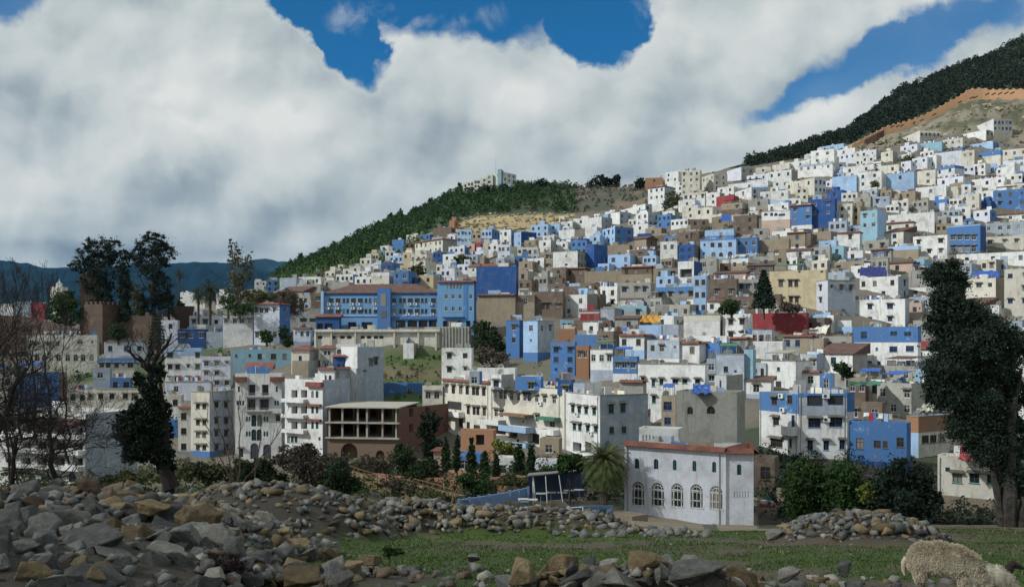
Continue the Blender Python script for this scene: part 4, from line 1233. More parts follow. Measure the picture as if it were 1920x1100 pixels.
house(546, 580, 598, 656, 686, 'C', 'G', '', '', '', d=192, win=[(563, 671, 6, 10, 'a')], roof='hip', label='small cream house with pyramid red roof and one arch', ext=3)
house(600, 626, 630, 653, 702, 'C', None, '', '', '', d=196, win=[(603, 661, 5, 8, 'a'), (610, 661, 5, 8, 'a'), (617, 661, 5, 8, 'a'), (612, 684, 6, 10, 'h')], roof='hip', label='cream loggia house with red roof beside the blue arches')
house(630, 672, 676, 645, 664, 'W', None, '', '', '', d=200, win=[(636, 659, 8, 9, 'a'), (650, 656, 14, 12, 'a')], label='white rooftop arcade above the blue arched storey', name='roof_room', cat='rooftop room', ext=1)
ba = house(624, 668, 670, 668, 692, 'D', None, '', '', '', d=190, win=[(636, 685, 7, 8, 'a', 'l'), (650, 683, 15, 11, 'a', 'l'), (663, 684, 6, 8, 'a', 'l')], roof='trim', label='blue arched storey with red tiled edge', name='roof_room', cat='rooftop room', ext=2)
house(632, 668, 719, 690, 754, 'W', 'V', '1x2', '', '', d=186, dep=12, label='lower half of the tall grey sided building over the empty shell', ext=3)
house(640, 670, 719, 650, 692, 'W', 'V', '', '3x1', '', d=188, swin=[(696, 679, 8, 12, 'h'), (705, 677, 7, 12, 'h'), (680, 703, 9, 14, 'h')], label='tall grey sided building with a rooftop arch', ext=12)
# left front building with dark balconies
lf = house(-10, 160, 238, 776, 920, 'W', 'V', '', '', '', d=128, dl=134, dep=10, ext=4, label='white balcony building behind the bare tree with a blank grey side',
   win=[(x, y, 17, 15, 'D') for y in (808, 836, 865) for x in (20, 48, 78, 112, 146)] + [(x, 895, 13, 17, 'a') for x in (60, 84, 108, 136, 152)])
for y in (816, 845, 874): balcony(lf, 0, 160, y, 6, 1.3, True, paint('W'))
front_part(lf, 'tiled_eave', -10, 160, 782, 792, -.2, 1.0, M_TILEB)
front_part(lf, 'brown_panels', 62, 128, 796, 800, .01, .9, M_TILEB)

# ---- blue hotel
hot = house(605, 820, 822, 549, 619, 'H', None, '', '', 'k', d=236, dl=238, dep=14, ext=6, roof='hip', fr='b', top=('B', .7),
   win=[(x, y, w_, 8, 'r') for y in (563, 583) for (x, w_) in ((621, 9), (634, 9), (645, 5), (652, 5), (663, 9), (676, 9), (686.5, 5), (694, 5), (705, 8), (739, 8), (751, 5), (758.5, 5), (769.5, 9), (782.5, 9), (792, 5), (799, 5), (813, 9))] +
       [(660, 610, 15, 13, 'D'), (688, 610, 20, 13, 'D'), (628, 610, 20, 12, 'D'), (751, 607, 18, 14, 'D'), (773, 607, 18, 14, 'D'), (793, 607, 16, 14, 'D'), (811, 607, 14, 14, 'D')], label='long blue hotel with a brown tiled roof and two rows of windows', name='hotel', cat='hotel')
paint('T')
front_part(hot, 'stair_tower', 710, 734, 541, 624, .003, 1.6, paint('B'))
front_part(hot, 'stair_window', 716, 726, 551, 574, 1.603, 1.66, M_GLASS); front_part(hot, 'stair_window', 716, 727, 583, 596, 1.603, 1.66, M_GLASS)
for x in (617, 631, 660, 672, 703, 736, 768, 779, 808): ac_unit(hot, x, 570)
for x in (615, 633, 662, 675, 704, 738, 765, 781, 811): ac_unit(hot, x, 589 if x > 730 else 578)
front_part(hot, 'string_course', 607, 820, 590.5, 592.5, .003, .25, paint('L'))
front_part(hot, 'corner_pier', 603, 608, 546, 620, .003, .8, paint('L'))
front_part(hot, 'dark_band', 734, 820, 593, 598, .003, .5, paint('B'))
tow = house(820, 889, 893, 528, 615, 'H', 'D', '', '', '', d=231, dep=14, ext=6, roof='trim', label='blue hotel tower with a row of slender arches under its eave', name='hotel_tower', cat='tower', fr='w',
   win=[(x, 535, 4, 12, 'a') for x in (834, 840, 846, 852, 858, 864)] + [(x, y, 5.5, 8, 'r') for y in (556, 579) for x in (837, 850, 863, 883)] + [(883, 533, 5.5, 9, 'r'), (835, 607, 9, 12, 'D'), (848, 607, 9, 12, 'D'), (862, 607, 9, 12, 'D'), (878, 607, 8, 12, 'D')])
front_part(tow, 'dark_strip', 869, 877, 529, 597, .003, .1, paint('B')); front_part(tow, 'projecting_bay', 830, 870, 593, 595, .003, .9, paint('B'))
# terrace roof
house(592, 636, 640, 594, 622, 'D', None, '', '', '', d=233, win=[(600, 612, 10, 12, 'D'), (616, 612, 14, 12, 'D')], roof='lean', label='tiled terrace shelter at the left end of the blue hotel', name='terrace_shelter', cat='shelter', ext=3)
ret = house(590, 825, 826, 617, 668, 'C', None, '', '', '', d=228, dl=230, dep=5, ext=8, label='stained cream retaining wall under the blue hotel terrace', name='retaining_wall', cat='wall', group=None,
   win=[(x, 632, 9, 7, 'o') for x in (600, 625, 642, 655, 680, 692, 705, 715)])
for x in (592, 622, 667, 740, 785, 818): front_part(ret, 'buttress', x - 1.5, x + 1.5, 620, 668, .003, .6, paint('C'))
front_part(ret, 'terrace_edge', 590, 825, 621, 623, .003, .7, M_CONC)
ret2 = house(822, 880, 884, 612, 656, 'G', None, '', '', '', d=227, dep=5, ext=8, label='ribbed concrete retaining wall under the hotel tower', name='retaining_wall', cat='wall', group=None)
for k in range(10): front_part(ret2, 'rib', 824 + k * 6, 826 + k * 6, 613, 656, .003, .25, paint('G'))
house(756, 776, 783, 643, 663, 'W', 'G', '', '', '', d=224, label='white windowless shed on the grassy slope under the hotel', name='shed', cat='shed')
house(719, 790, 792, 718, 752, 'B', None, '2x1', '', '', d=200, label='low peeling blue wall building between the shell and the slope', dep=4)
# hilltop hotel, stepped blocks
steps = [(925, 943, 968, 322, 352, 'C', 'W', '1x1', '3x2'), (913, 924, 929, 327, 356, 'C', 'T', '1x2', ''), (901, 913, 918, 333, 360, 'C', 'C', '1x4', ''), (888, 901, 906, 336, 364, 'C', 'C', '2x4', ''), (876, 889, 892, 340, 368, 'C', 'C', '2x4', ''), (868, 877, 879, 343, 372, 'C', 'C', '1x4', ''),
         (932, 965, 985, 345, 366, 'G', 'G', '3x1', ''), (933, 940, 945, 317, 326, 'T', 'G', '', ''), (952, 958, 960, 345, 352, 'T', 'W', '', '')]
wordsS = ['topmost block with a blue grey band', 'slim block with turquoise side', 'third stepped block with small windows', 'stepped block in the middle of the terraces', 'second stepped block from the lower end', 'lowest stepped block at the wooded end', 'low grey base block behind the pines', 'little roof block carrying the mast', 'small turquoise block before the top block']
for (s_, wd) in zip(steps, wordsS):
    house(s_[0], s_[1], s_[2], s_[3], s_[4] + 6, s_[5], s_[6], s_[7], s_[8], '', d=600 + (940 - s_[0]) * .25, label=wd + ' of the hilltop hotel', name='hotel_block', cat='hotel block', ext=14, group='blocks of the hilltop hotel', dep=14, wh=1.6, ww=1.4, rec=False)
q = MB(); a = P(929.5, 322, 606); q.tube(a - ZUP * 2, a + ZUP * 9.5, .16, .08, 6, cap=True)
tag(q.build('antenna_mast', M_MET), 'thin antenna mast on the hilltop hotel', 'mast')
# ------------------------------------------------------------------ fill the gaps between the described houses
occ = np.zeros((1100, 1920), bool)
for r in HOUSES + [dict(xl=t[1], xr=t[3], yt=t[4], yb=t[5]) for t in TT]:
    a, b = int(max(0, r['xl'])), int(min(1919, r['xr'])); c, e_ = int(r['yt']), int(min(1099, r['yb']))
    occ[c:e_, a:b] = True
TOWN = [(520, 545), (560, 525), (640, 508), (690, 492), (720, 470), (780, 445), (860, 435), (960, 436), (1040, 432), (1090, 415), (1150, 398), (1215, 392), (1240, 352), (1300, 335), (1370, 325), (1450, 315), (1530, 292), (1600, 290), (1690, 262), (1800, 290), (1920, 280),
        (1920, 700), (1790, 700), (1740, 790), (1590, 800), (1420, 760), (1400, 740), (1200, 720), (1120, 705), (1040, 690), (1040, 600), (900, 600), (895, 505), (820, 530), (610, 545), (600, 590), (520, 560)]
def inside(px, py, poly):
    c = False; j = len(poly) - 1
    for i in range(len(poly)):
        xi, yi = poly[i]; xj, yj = poly[j]
        if (yi > py) != (yj > py) and px < (xj - xi) * (py - yi) / (yj - yi) + xi: c = not c
        j = i
    return c
ZONES = [  # column, row, colours found there
    (1750, 310, 'WWWCSLW'), (1500, 320, 'WWWCSL'), (1300, 360, 'WWCWV'), (1150, 415, 'WWVLB'), (1060, 440, 'WWLB'), (940, 445, 'SLLBW'), (760, 490, 'DBWLYC'), (640, 520, 'WCVG'),
    (850, 490, 'BWVSL'), (1000, 490, 'WBLVN'), (1250, 470, 'NKGWBL'), (1200, 520, 'KNGLW'), (1050, 560, 'KNKGW'), (1120, 610, 'KVLBW'), (1350, 420, 'WCNK'), (1480, 460, 'NGKC'), (1420, 500, 'NKGW'), (1600, 400, 'GVLWB'), (1700, 400, 'WGCLN'),
    (1850, 380, 'BVWL'), (1850, 480, 'WCGV'), (1650, 500, 'CGWPVG'), (1280, 650, 'VBWL'), (1550, 660, 'GKWVW'), (1450, 690, 'BVWGW'), (1300, 590, 'WGBV'), (1380, 560, 'GCK')]
def zone(px, py):
    z = min(ZONES, key=lambda z: (z[0] - px) ** 2 + ((z[1] - py) * 1.8) ** 2)
    return z[2]
nfill = 0
rf = random.Random(5)
fills = []
FILLED = 0
for pas in range(4):
    cand = []
    py = 292.0
    while py < 780:
        px = 520 + rf.random() * 20
        while px < 1925:
            cand.append((px + rf.uniform(-4, 4), py + rf.uniform(-3, 3))); px += 10 + (py - 292) / 40
        py += 5 + (py - 292) / 70
    rf.shuffle(cand)
    for (px, py) in cand:
        if not inside(px, py, TOWN): continue
        k = 1 + (py - 292) / 420
        x0, x1, y0, y1 = int(max(0, px - 6 * k)), int(min(1919, px + 6 * k)), int(py - 5 * k), int(py + 3 * k)
        if x1 <= x0 or 1 - occ[y0:y1, x0:x1].mean() < (0.95, .8, .6, .45)[pas]: continue
        d = depth_at(px, py + 7)
        m1 = F / d
        wd = rf.uniform(4.2, 8.5) * m1 * (1 - .1 * pas); hh = rf.uniform(3.4, 6.6) * m1 * (1 - .08 * pas)
        fills.append((px, py, d + rf.uniform(-2, 2), wd, hh, rf.choice(zone(px, py))))
        occ[int(py + 7 - hh):int(py + 9), int(max(0, px - wd / 2)):int(min(1919, px + wd / 2))] = True
allh = []
for t in TT: allh.append((1e9 if t[0] else (t[3] - t[1]) * (t[5] - t[4]), t))
for (px, py, d, wd, hh, col) in fills:
    m1 = F / d
    sd = rf.uniform(2.5, 6) * m1 * .7 if (px < 1300 or rf.random() < .5) else 2
    g = '%dx%d' % (rf.choice((1, 2, 2, 3)), 2 if hh / m1 > 5.2 else 1)
    fl = rf.choice(['', 'd', 'd', 'm', 'l', 'u', 'dd', 'c', 't', 'k'])
    kw = dict(d=d)
    if fl in 'tk' and fl: kw['roof'] = 'trim' if fl == 't' else 'lean'
    allh.append((wd * hh, (False, px - wd / 2, px + wd / 2, px + wd / 2 + sd, py + 7 - hh, py + 9, col, {'W': 'G', 'C': 'G'}.get(col) if sd > 3 and rf.random() < .6 else None, g, '', fl + 'f', kw)))  # grey sides on white and cream houses are shade put into the colour
allh.sort(key=lambda a_: -a_[0])
keep = 299 - len(HOUSES)
MB_ = MB(); SL = ['dark']
for i, (ar, t) in enumerate(allh):
    _, xl, xc, xr, yt, yb, col, side, g, gs, fl, kw = t
    if i < keep:
        if not ('u' in fl or 'm' in fl or 'l' in fl) and not kw.get('roof') and rf.random() < .35: fl += rf.choice('uml')
        fl += rf.choice(['', 'd', 'd', 'dd'])
        if 'base' not in kw and 'top' not in kw and not _ and rf.random() < .32:
            kw[rf.choice(('base', 'base', 'top'))] = (rf.choice({'W': 'LBVC', 'C': 'LGWB', 'S': 'LBV', 'L': 'BW', 'B': 'LW', 'V': 'WLB', 'G': 'WN', 'N': 'WK', 'K': 'NG'}.get(col, 'WG')), rf.uniform(.7, 2.3))
        house(xl, xc, xr, yt, yb, col, side, g, gs, fl, **kw)
        nfill += 1
        continue
    # past three hundred houses: the ones that show smallest, joined in one mass
    d = kw.get('d') or depth_at(xc, yb); tl, tcn = (xl - 960) / F, (xc - 960) / F
    th = math.atan(tcn) + (R(25) if xr - xc > 3 else R(2))
    w1 = (d * tcn - d * tl) / (math.cos(th) + math.sin(th) * tl); w2 = 5.0
    Uf = Vector((math.cos(th), -math.sin(th), 0)); Nf = Vector((-math.sin(th), -math.cos(th), 0)); Ur = Vector((math.sin(th), math.cos(th), 0)); Nr = Vector((math.cos(th), -math.sin(th), 0))
    O = Vector((d * tcn, d, (HOR - yb) / F * d)); OL = O - Uf * w1; H = (yb - yt) / F * d
    mi = []
    for c_ in (col, side or col):
        if c_ not in SL: SL.append(c_)
        mi.append(SL.index(c_))
    n, rows = [int(q_) for q_ in g.split('x')] if g else (0, 0)
    hl = [(w1 * (q_ + .5) / n + rf.uniform(-.2, .2), H - 2.1 - 2.6 * j, 1.0, 1.25, False, .2) for j in range(rows) for q_ in range(n) if rf.random() < .9]
    face(MB_, OL, Uf, Nf, w1, -5, H, hl, mat=mi[0], back=0); face(MB_, O, Ur, Nr, w2, -5, H, [(2.5, H - 2.2, .9, 1.2, False, .2)] if rf.random() < .6 else [], mat=mi[1], back=0)
    a, b_ = OL + Ur * w2, O + Ur * w2
    MB_.poly([b_ - ZUP * 5, a - ZUP * 5, a + ZUP * H, b_ + ZUP * H], mi[0]); MB_.poly([a - ZUP * 5, OL - ZUP * 5, OL + ZUP * H, a + ZUP * H], mi[0])
    MB_.poly([OL + ZUP * (H - .4), O + ZUP * (H - .4), b_ + ZUP * (H - .4), a + ZUP * (H - .4)], mi[0])
    for (p_, u_, n_, l_) in ((OL, Uf, Ur, w1), (a, Uf, -Ur, w1)): MB_.box(p_, u_, n_, .003, l_ - .003, .003, .2, H - .39, H + .1, mi[0])
    def slot_(i=None):
        c = 'G' if i == 0 else rf.choice(CLC)
        if c not in SL: SL.append(c)
        return SL.index(c)
    clutter_boxes(MB_, OL, Uf, Ur, w1, w2, H - .39, rf, .4, slot_)
    if rf.random() < .4:
        s_ = rf.uniform(.1, .5) * w1; MB_.box(OL, Uf, Ur, s_, s_ + 2.2, 1.5, 3.5, H - .39, H + 1.9, mi[0])
if len(allh) > keep: tag(MB_.build('distant_houses', [M_DARK] + [paint(c) for c in SL[1:]]), 'smallest houses packed between the larger ones on the hillside', 'houses', kind='stuff')
print('mass', len(allh) - keep, 'fills', len(fills), flush=True)
print('houses', len(HOUSES), 'filled', nfill)

# ------------------------------------------------------------------ labels that single each house out
LAND = [('the crimson house', 1460, 605), ('the blue hotel', 715, 580), ('the cobalt wall block', 930, 530), ('the lilac arched house', 1530, 560), ('the yellow house', 1480, 540), ('the dark fir', 1432, 545),
        ('the four-windowed blue house', 1808, 448), ('the indigo balcony house', 1290, 475), ('the big cobalt rooftop', 1540, 395), ('the pink beige arcade house', 1455, 420), ('the red-banded blue house', 1345, 465),
        ('the orange city wall', 1700, 215), ('the gabled hillside house', 1850, 240), ('the hooded hillside block', 1725, 260), ('the tall cream blocks', 1320, 345), ('the bare ochre slope', 960, 420), ('the brick watchtower', 850, 420),
        ('the turquoise two-tone house', 1155, 445), ('the grey stone arched house', 1195, 550), ('the ochre brick block', 930, 580), ('the twin blue houses', 995, 635), ('the cobalt window house', 1056, 672), ('the orange tarpaulin', 1218, 600),
        ('the long hooded white house', 1260, 720), ('the grey concrete block', 1330, 785), ('the riverside building', 1290, 910), ('the blue terrace house', 1510, 800), ('the shabby blue house', 1645, 830), ('the big dark tree', 1800, 650),
        ('the white dish house', 1640, 580), ('the empty concrete shell', 700, 800), ('the ornate white building', 486, 770), ('the blue-based corner block', 395, 800), ('the bare tree', 60, 720), ('the ivy-clad tree', 275, 760),
        ('the old fortress', 190, 580), ('the palm trees', 385, 550), ('the long cream row', 980, 790), ('the sky-blue cube house', 748, 460), ('the six-bay cream house', 805, 460), ('the pale blue blank wall', 1580, 342), ('the salmon blocks', 885, 463),
        ('the low cream riverside house', 1820, 900), ('the forest edge', 600, 500), ('the gabled tan house', 1488, 482), ('the narrow teal alley wall', 1404, 700)]
SIGN = {  # landmark houses get their own words
 (893, 499): None}
NUM = {0: 'no windows', 1: 'one window', 2: 'two windows', 3: 'three windows', 4: 'four windows', 6: 'six windows'}
ORD = ['', 'second ', 'third ', 'fourth ', 'fifth ', 'sixth ', 'seventh ', 'eighth ', 'ninth ', 'tenth ', 'eleventh ', 'twelfth ', 'thirteenth ', 'fourteenth ']
def colword(c): return {'W': 'white', 'C': 'cream', 'L': 'pale blue', 'B': 'bright blue', 'D': 'cobalt', 'G': 'grey', 'N': 'tan', 'K': 'brown', 'R': 'crimson', 'P': 'pinkish', 'Y': 'yellow', 'T': 'turquoise', 'V': 'blue grey', 'O': 'orange brick', 'S': 'lilac white'}[c]
def desc(r):
    kids = [c.name.split('.')[0] for c in r['root'].children]
    nw = kids.count('window')
    big = r['H'] * r['w1'] 
    shape = 'tall' if r['H'] > 1.25 * r['w1'] else ('long' if r['w1'] > 2.2 * r['H'] else ('small' if big < 35 else ''))
    feat = None
    if r['roof'] in ('gable', 'hip', 'lean'): feat = 'with tiled roof'
    elif 'stair_hut' in kids: feat = 'with roof hut'
    elif 'canopy' in kids: feat = 'with roof canopy'
    elif 'washing_line' in kids: feat = 'with washing line'
    elif 'tiled_eave' in kids: feat = 'with tiled edge'
    elif kids.count('satellite_dish') > 1: feat = 'with roof dishes'
    elif 'satellite_dish' in kids: feat = 'with one dish'
    elif nw == 0: feat = 'with blank wall'
    s = (shape + ' ' if shape else '') + colword(r['col']) + ' house'
    if feat: s += ' ' + feat
    return s
def place(r):
    cx, cy = (r['xl'] + r['xc']) / 2, (r['yt'] + r['yb']) / 2
    L = sorted(LAND, key=lambda l: (l[1] - cx) ** 2 + ((l[2] - cy) * 1.6) ** 2)
    nm, lx, ly = L[0]
    dist = math.hypot(cx - lx, (cy - ly) * 1.6)
    if dist < 14:
        return 'over', nm, dist, L
    dx, dy = cx - lx, (cy - ly) * 1.6
    if abs(dy) > abs(dx) * 1.2: rel = 'uphill of' if dy < 0 else 'downhill of'
    elif abs(dx) > abs(dy) * 1.2: rel = 'left of' if dx < 0 else 'right of'
    else: rel = ('up and ' if dy < 0 else 'down and ') + ('left of' if dx < 0 else 'right of')
    return rel, nm, dist, L
groups_ = {}
for r in HOUSES:
    if r['label']: continue
    rel, nm, dist, L = place(r)
    if rel == 'over': rel = 'beside'
    groups_.setdefault((desc(r), rel, nm), []).append((dist, r))
for (ds, rel, nm), lst in groups_.items():
    lst.sort(key=lambda t: t[0])
    for k, (dist, r) in enumerate(lst):
        lab = (ds + ' ' + rel + ' ' + nm) if len(lst) == 1 else (('nearest ' if k == 0 else ORD[k] + 'nearest ') + ds + ' ' + rel + ' ' + nm)
        r['label'] = lab
        tag(r['root'], lab, 'house')
# ------------------------------------------------------------------ ground sheet with its kinds of soil and painted shade under the heaps
def vnoise(x, y, s): return noise.fractal(Vector((x * s, y * s, 0.3)), 1.0, 2.0, 4)
def sm(x, a, b):
    t = min(1, max(0, (x - a) / (b - a))); return t * t * (3 - 2 * t)
def soil_and_shade(px, d, x, y):
    g_ = (0.050, 0.083, 0.012); dirt = (0.105, 0.078, 0.055); town = (0.13, 0.115, 0.095); forest = (0.022, 0.045, 0.018); och = (0.34, 0.26, 0.13); path = (0.23, 0.19, 0.135); rock = (0.20, 0.18, 0.135); red = (0.33, 0.17, 0.10)
    def mx(a, b, t): return tuple(a[i] * (1 - t) + b[i] * t for i in range(3))
    if d < 62:
        n1 = vnoise(x, y, .22); n2 = vnoise(x + 50, y, .7)
        c = mx(g_, dirt, sm(n1 * .9 + n2 * .35, -.05, .45))
        c = mx(c, dirt, .75 * sm(-abs((d - 22.5) / (1.3) ) + n2, -.9, .1) * sm(px, 500, 900))       # trodden track
        if d > 24: c = mx(c, (0.060, 0.105, 0.012), .8 * sm(d, 24, 26) * (1 - sm(px, 1150, 1330)) * (1 - sm(n2, .1, .6)))
        mound = sm(px, 1500, 1720) * sm(d, 24, 29)
        c = mx(c, dirt, .85 * mound)
        c = mx(c, path, sm(d, 33, 38) * (1 - mound) * .8 * sm(px, 900, 1050))
        c = mx(c, (0.06, 0.055, 0.035), sm(d, 33, 38) * (1 - sm(px, 900, 1050)) * .7)
        hp = heap(x, y)
        if hp > 0.02: c = mx(c, (0.055, 0.047, 0.037), sm(hp, .01, .12))  # darker under heaps: shaded gaps between stones painted into the ground
        return c
    if d < 140:
        n1 = vnoise(x, y, .08)
        c = mx((0.075, 0.058, 0.042), (0.032, 0.045, 0.02), sm(n1, -.25, .2))
        if px < 700: c = mx((0.15, 0.12, 0.075), (0.035, 0.05, 0.018), sm(n1, -.25, .15))
        if 900 < px < 1420 and d < 97: c = mx(path, c, sm(n1, .3, .6))
        return c
    if 700 < px < 900 and 190 < d < 228: return mx((0.05, 0.085, 0.02), (0.12, 0.09, 0.055), sm(gpy(px, d) + 6 * vnoise(x, y, .1), 668, 704) * (1 - sm(gpy(px, d), 700, 712)))
    if px < 430 and d > 235: return mx(town, (0.05, 0.08, 0.03), sm(vnoise(x, y, .02), -.1, .3))
    py = gpy(px, d)
    # forest on the ridges
    fr = 0
    ridge_lo = np.interp(px, [430, 560, 640, 720, 800, 900, 1000, 1080], [545, 510, 495, 468, 440, 405, 400, 398])
    if px < 1080 and py < ridge_lo and d > 300 and px + 120 * vnoise(x, y, .02) < 1075: fr = 1
    if px > 1400 and py < np.interp(px, [1400, 1500, 1600, 1700, 1820, 1920], [312, 296, 268, 236, 180, 172]) and d > 480: fr = 1
    if fr: return mx(forest, (0.05, 0.065, 0.03), sm(vnoise(x, y, .02), .1, .5))
    if 880 <= px < 1250 and py < 402: return mx((0.055, 0.060, 0.038), (0.14, 0.105, 0.07), sm(vnoise(x, y, .05), -.0, .35))
    if 840 < px < 1080 and 396 < py < 436 and d > 380: return mx(och, (0.12, 0.13, 0.05), sm(vnoise(x, y, .07), .0, .35) * (1 - sm(py, 400, 425)) + .25 * sm(vnoise(x, y, .2), 0, .3))
    if px > 1590 and py < np.interp(px, [1590, 1700, 1800, 1920], [292, 268, 255, 275]) and d > 430: return mx(rock, (0.07, 0.075, 0.04), sm(vnoise(x, y, .06), .0, .3))
    return mx(town, (0.08, 0.085, 0.045), .6 * sm(vnoise(x, y, .06), .0, .4))
pxs = np.concatenate([np.linspace(-1500, -200, 14), np.linspace(-160, 2080, 281), np.linspace(2120, 3600, 14)])
ds = np.concatenate([np.geomspace(2, 62, 110), np.geomspace(63, 1000, 200), np.geomspace(1050, 40000, 30)])
V_, Cc = [], []
for d in ds:
    for px in pxs:
        x = (px - 960) / F * d
        z = gz(x, d)
        if d > 60: z += (vnoise(x, d, .05) * .8 + vnoise(x, d, .3) * .25) * min(1, d / 200)
        else: z += vnoise(x, d, .35) * .06 + vnoise(x, d, 1.6) * .02
        if px > 1590 and 430 < d < 520: z += (abs(vnoise(x, d, .25)) * 2.5 + abs(vnoise(x, d, .8)) * 1.2) * sm(px, 1590, 1680)
        V_.append((x, d, z)); Cc.append((*soil_and_shade(px, d, x, d), 1))
nx, ny = len(pxs), len(ds)
Fc = [(j * nx + i, j * nx + i + 1, (j + 1) * nx + i + 1, (j + 1) * nx + i) for j in range(ny - 1) for i in range(nx - 1)]
# the part behind the viewer
n0 = len(V_)
bx = [-600, -200, -60, -20, -3.2, 3.2, 20, 60, 200, 600]; by = [2, 0, -5, -20, -60, -200, -600]
for b_ in by:
    for a_ in bx: V_.append((a_, b_, gz(a_, b_) - .02)); Cc.append((0.06, 0.07, 0.03, 1))
nb = len(bx)
Fc += [(n0 + j * nb + i, n0 + (j + 1) * nb + i, n0 + (j + 1) * nb + i + 1, n0 + j * nb + i + 1) for j in range(len(by) - 1) for i in range(nb - 1)]
me = bpy.data.meshes.new('ground'); me.from_pydata(V_, [], Fc)
ca = me.color_attributes.new('soil_and_shade', 'FLOAT_COLOR', 'POINT')
ca.data.foreach_set('color', np.array(Cc, dtype=np.float32).ravel())
me.polygons.foreach_set('use_smooth', [True] * len(Fc))
mg, h, b = new_mat('ground_soil_and_shade')
at = h.n('ShaderNodeAttribute'); at.attribute_name = 'soil_and_shade'
co = h.n('ShaderNodeTexCoord').outputs['Object']
n1 = h.noise(co, 1.3, 8, 0.68); n2 = h.noise(co, 14.0, 5, 0.7); n3 = h.noise(co, 0.05, 5, 0.6)
k = h.m('ADD', h.m('ADD', h.m('MULTIPLY', n1, 0.9), h.m('MULTIPLY', n2, 0.7)), h.m('MULTIPLY', n3, 0.5))
mul = h.n('ShaderNodeVectorMath', operation='SCALE'); h.put(mul.inputs[0], at.outputs[0]); h.put(mul.inputs['Scale'], k)
c2 = h.mix(h.m('MULTIPLY', h.ramp(h.noise(co, 5.0, 6, 0.7), 0.58, 0.7), 0.45), mul.outputs[0], (0.15, 0.13, 0.095, 1))
h.put(b.inputs['Base Color'], c2); b.inputs['Roughness'].default_value = 0.95
bp = h.n('ShaderNodeBump'); bp.inputs['Strength'].default_value = 0.8; bp.inputs['Distance'].default_value = 0.12
h.put(bp.inputs['Height'], h.noise(co, 4.0, 9, 0.75)); h.put(b.inputs['Normal'], bp.outputs[0])
me.materials.append(mg)
tag(link('ground', me), kind='structure')

# far mountains; haze blue and cloud shade are put into the woods' colour
def ridge(name, d, pts, z0, depth, col, seed):
    V_, Fc = [], []
    xs = np.arange(pts[0][0], pts[-1][0] + 1, 10)
    rows = 14
    for j in range(rows):
        t = j / (rows - 1)
        for px in xs:
            py = np.interp(px, [p[0] for p in pts], [p[1] for p in pts])
            x = (px - 960) / F * d
            top = (HOR - py) / F * d
            y = d - depth * (1 - t)
            xx = x + (vnoise(px * 3, t * 500 + seed, .01)) * 60
            z = z0 + (top - z0) * (t ** 0.8) + (vnoise(px * 4, t * 900 + seed, .012)) * (top - z0) * .22 * (1 - t) * t * 3 + vnoise(px * 10, seed, .01) * (top - z0) * .02
            V_.append((xx, y, z))
    n = len(xs)
    for j in range(rows - 1):
        for i in range(n - 1): Fc.append((j * n + i, j * n + i + 1, (j + 1) * n + i + 1, (j + 1) * n + i))
    # far side
    o_ = len(V_)
    for i, px in enumerate(xs): V_.append((V_[(rows - 1) * n + i][0], d + depth, z0))
    for i in range(n - 1): Fc.append(((rows - 1) * n + i, (rows - 1) * n + i + 1, o_ + i + 1, o_ + i))
    me = bpy.data.meshes.new(name); me.from_pydata(V_, [], Fc)
    me.polygons.foreach_set('use_smooth', [True] * len(Fc))
    m_, h, b = new_mat(name + '_haze_tinted_woods')
    co = h.n('ShaderNodeTexCoord').outputs['Object']
    h.put(b.inputs['Base Color'], h.mix(h.ramp(h.noise(co, .004, 8, .65), .35, .7), rgba(col, .7), rgba(col, 1.3)))
    b.inputs['Roughness'].default_value = 1.0; b.inputs['Specular IOR Level'].default_value = 0
    me.materials.append(m_)
    return tag(link(name, me), kind='structure')
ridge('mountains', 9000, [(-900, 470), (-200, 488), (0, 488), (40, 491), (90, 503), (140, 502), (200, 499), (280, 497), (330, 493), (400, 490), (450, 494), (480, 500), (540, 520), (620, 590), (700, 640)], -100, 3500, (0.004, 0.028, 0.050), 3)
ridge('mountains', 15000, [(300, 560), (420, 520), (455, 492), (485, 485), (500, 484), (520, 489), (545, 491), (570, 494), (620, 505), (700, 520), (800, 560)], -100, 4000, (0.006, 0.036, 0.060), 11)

# the air: one even, pale box of haze round camera, ground and mountains
q = MB(); q.box((0, 0, 0), Vector((1, 0, 0)), Vector((0, 1, 0)), -24000, 30000, -700, 41000, -5200, 2300)
hz = q.build('haze', []) if False else bpy.data.objects.new('haze', q.mesh('haze', []))
COL.objects.link(hz); tag(hz, kind='stuff')
mh = bpy.data.materials.new('haze_air'); mh.use_nodes = True; mh.node_tree.nodes.clear(); h = NT(mh.node_tree)
pv = h.n('ShaderNodeVolumePrincipled'); pv.inputs['Color'].default_value = (0.35, 0.62, 0.98, 1); pv.inputs['Density'].default_value = 1.1e-5; pv.inputs['Anisotropy'].default_value = 0.0
oo = h.n('ShaderNodeOutputMaterial'); mh.node_tree.links.new(pv.outputs[0], oo.inputs['Volume']); hz.data.materials.append(mh)

# ------------------------------------------------------------------ unfinished concrete shell
sh = empty('unfinished_building', P(746, 865, 166))
tag(sh, 'unfinished concrete building of open floors over a brick ground storey', 'unfinished building')
dF = 166; A = P(614, 865, dF + 2); Bc = P(746, 865, dF)
base = Vector(sh.location)
U = (Vector((Bc.x, Bc.y, 0)) - Vector((A.x, A.y, 0))); W1 = U.length; U.normalize(); Nn = Vector((U.y, -U.x, 0)); Bk = -Nn
zt = [(HOR - y) / F * dF - base.z for y in (763, 792, 821, 866)]
O_ = Vector((A.x, A.y, base.z)) - base; O_.z = 0
dp = 15.0
M_BRK = stucco('hollow_brick', (0.145, 0.075, 0.056), 0.4, (0.10, 0.06, 0.045), sc=2)
for k, z in enumerate(zt[:3]):
    q = MB(); q.box(O_, U, Bk, -.3, W1 + .3, -.6, dp, z - .22, z); q.build('floor_slab', M_CONC, sh)
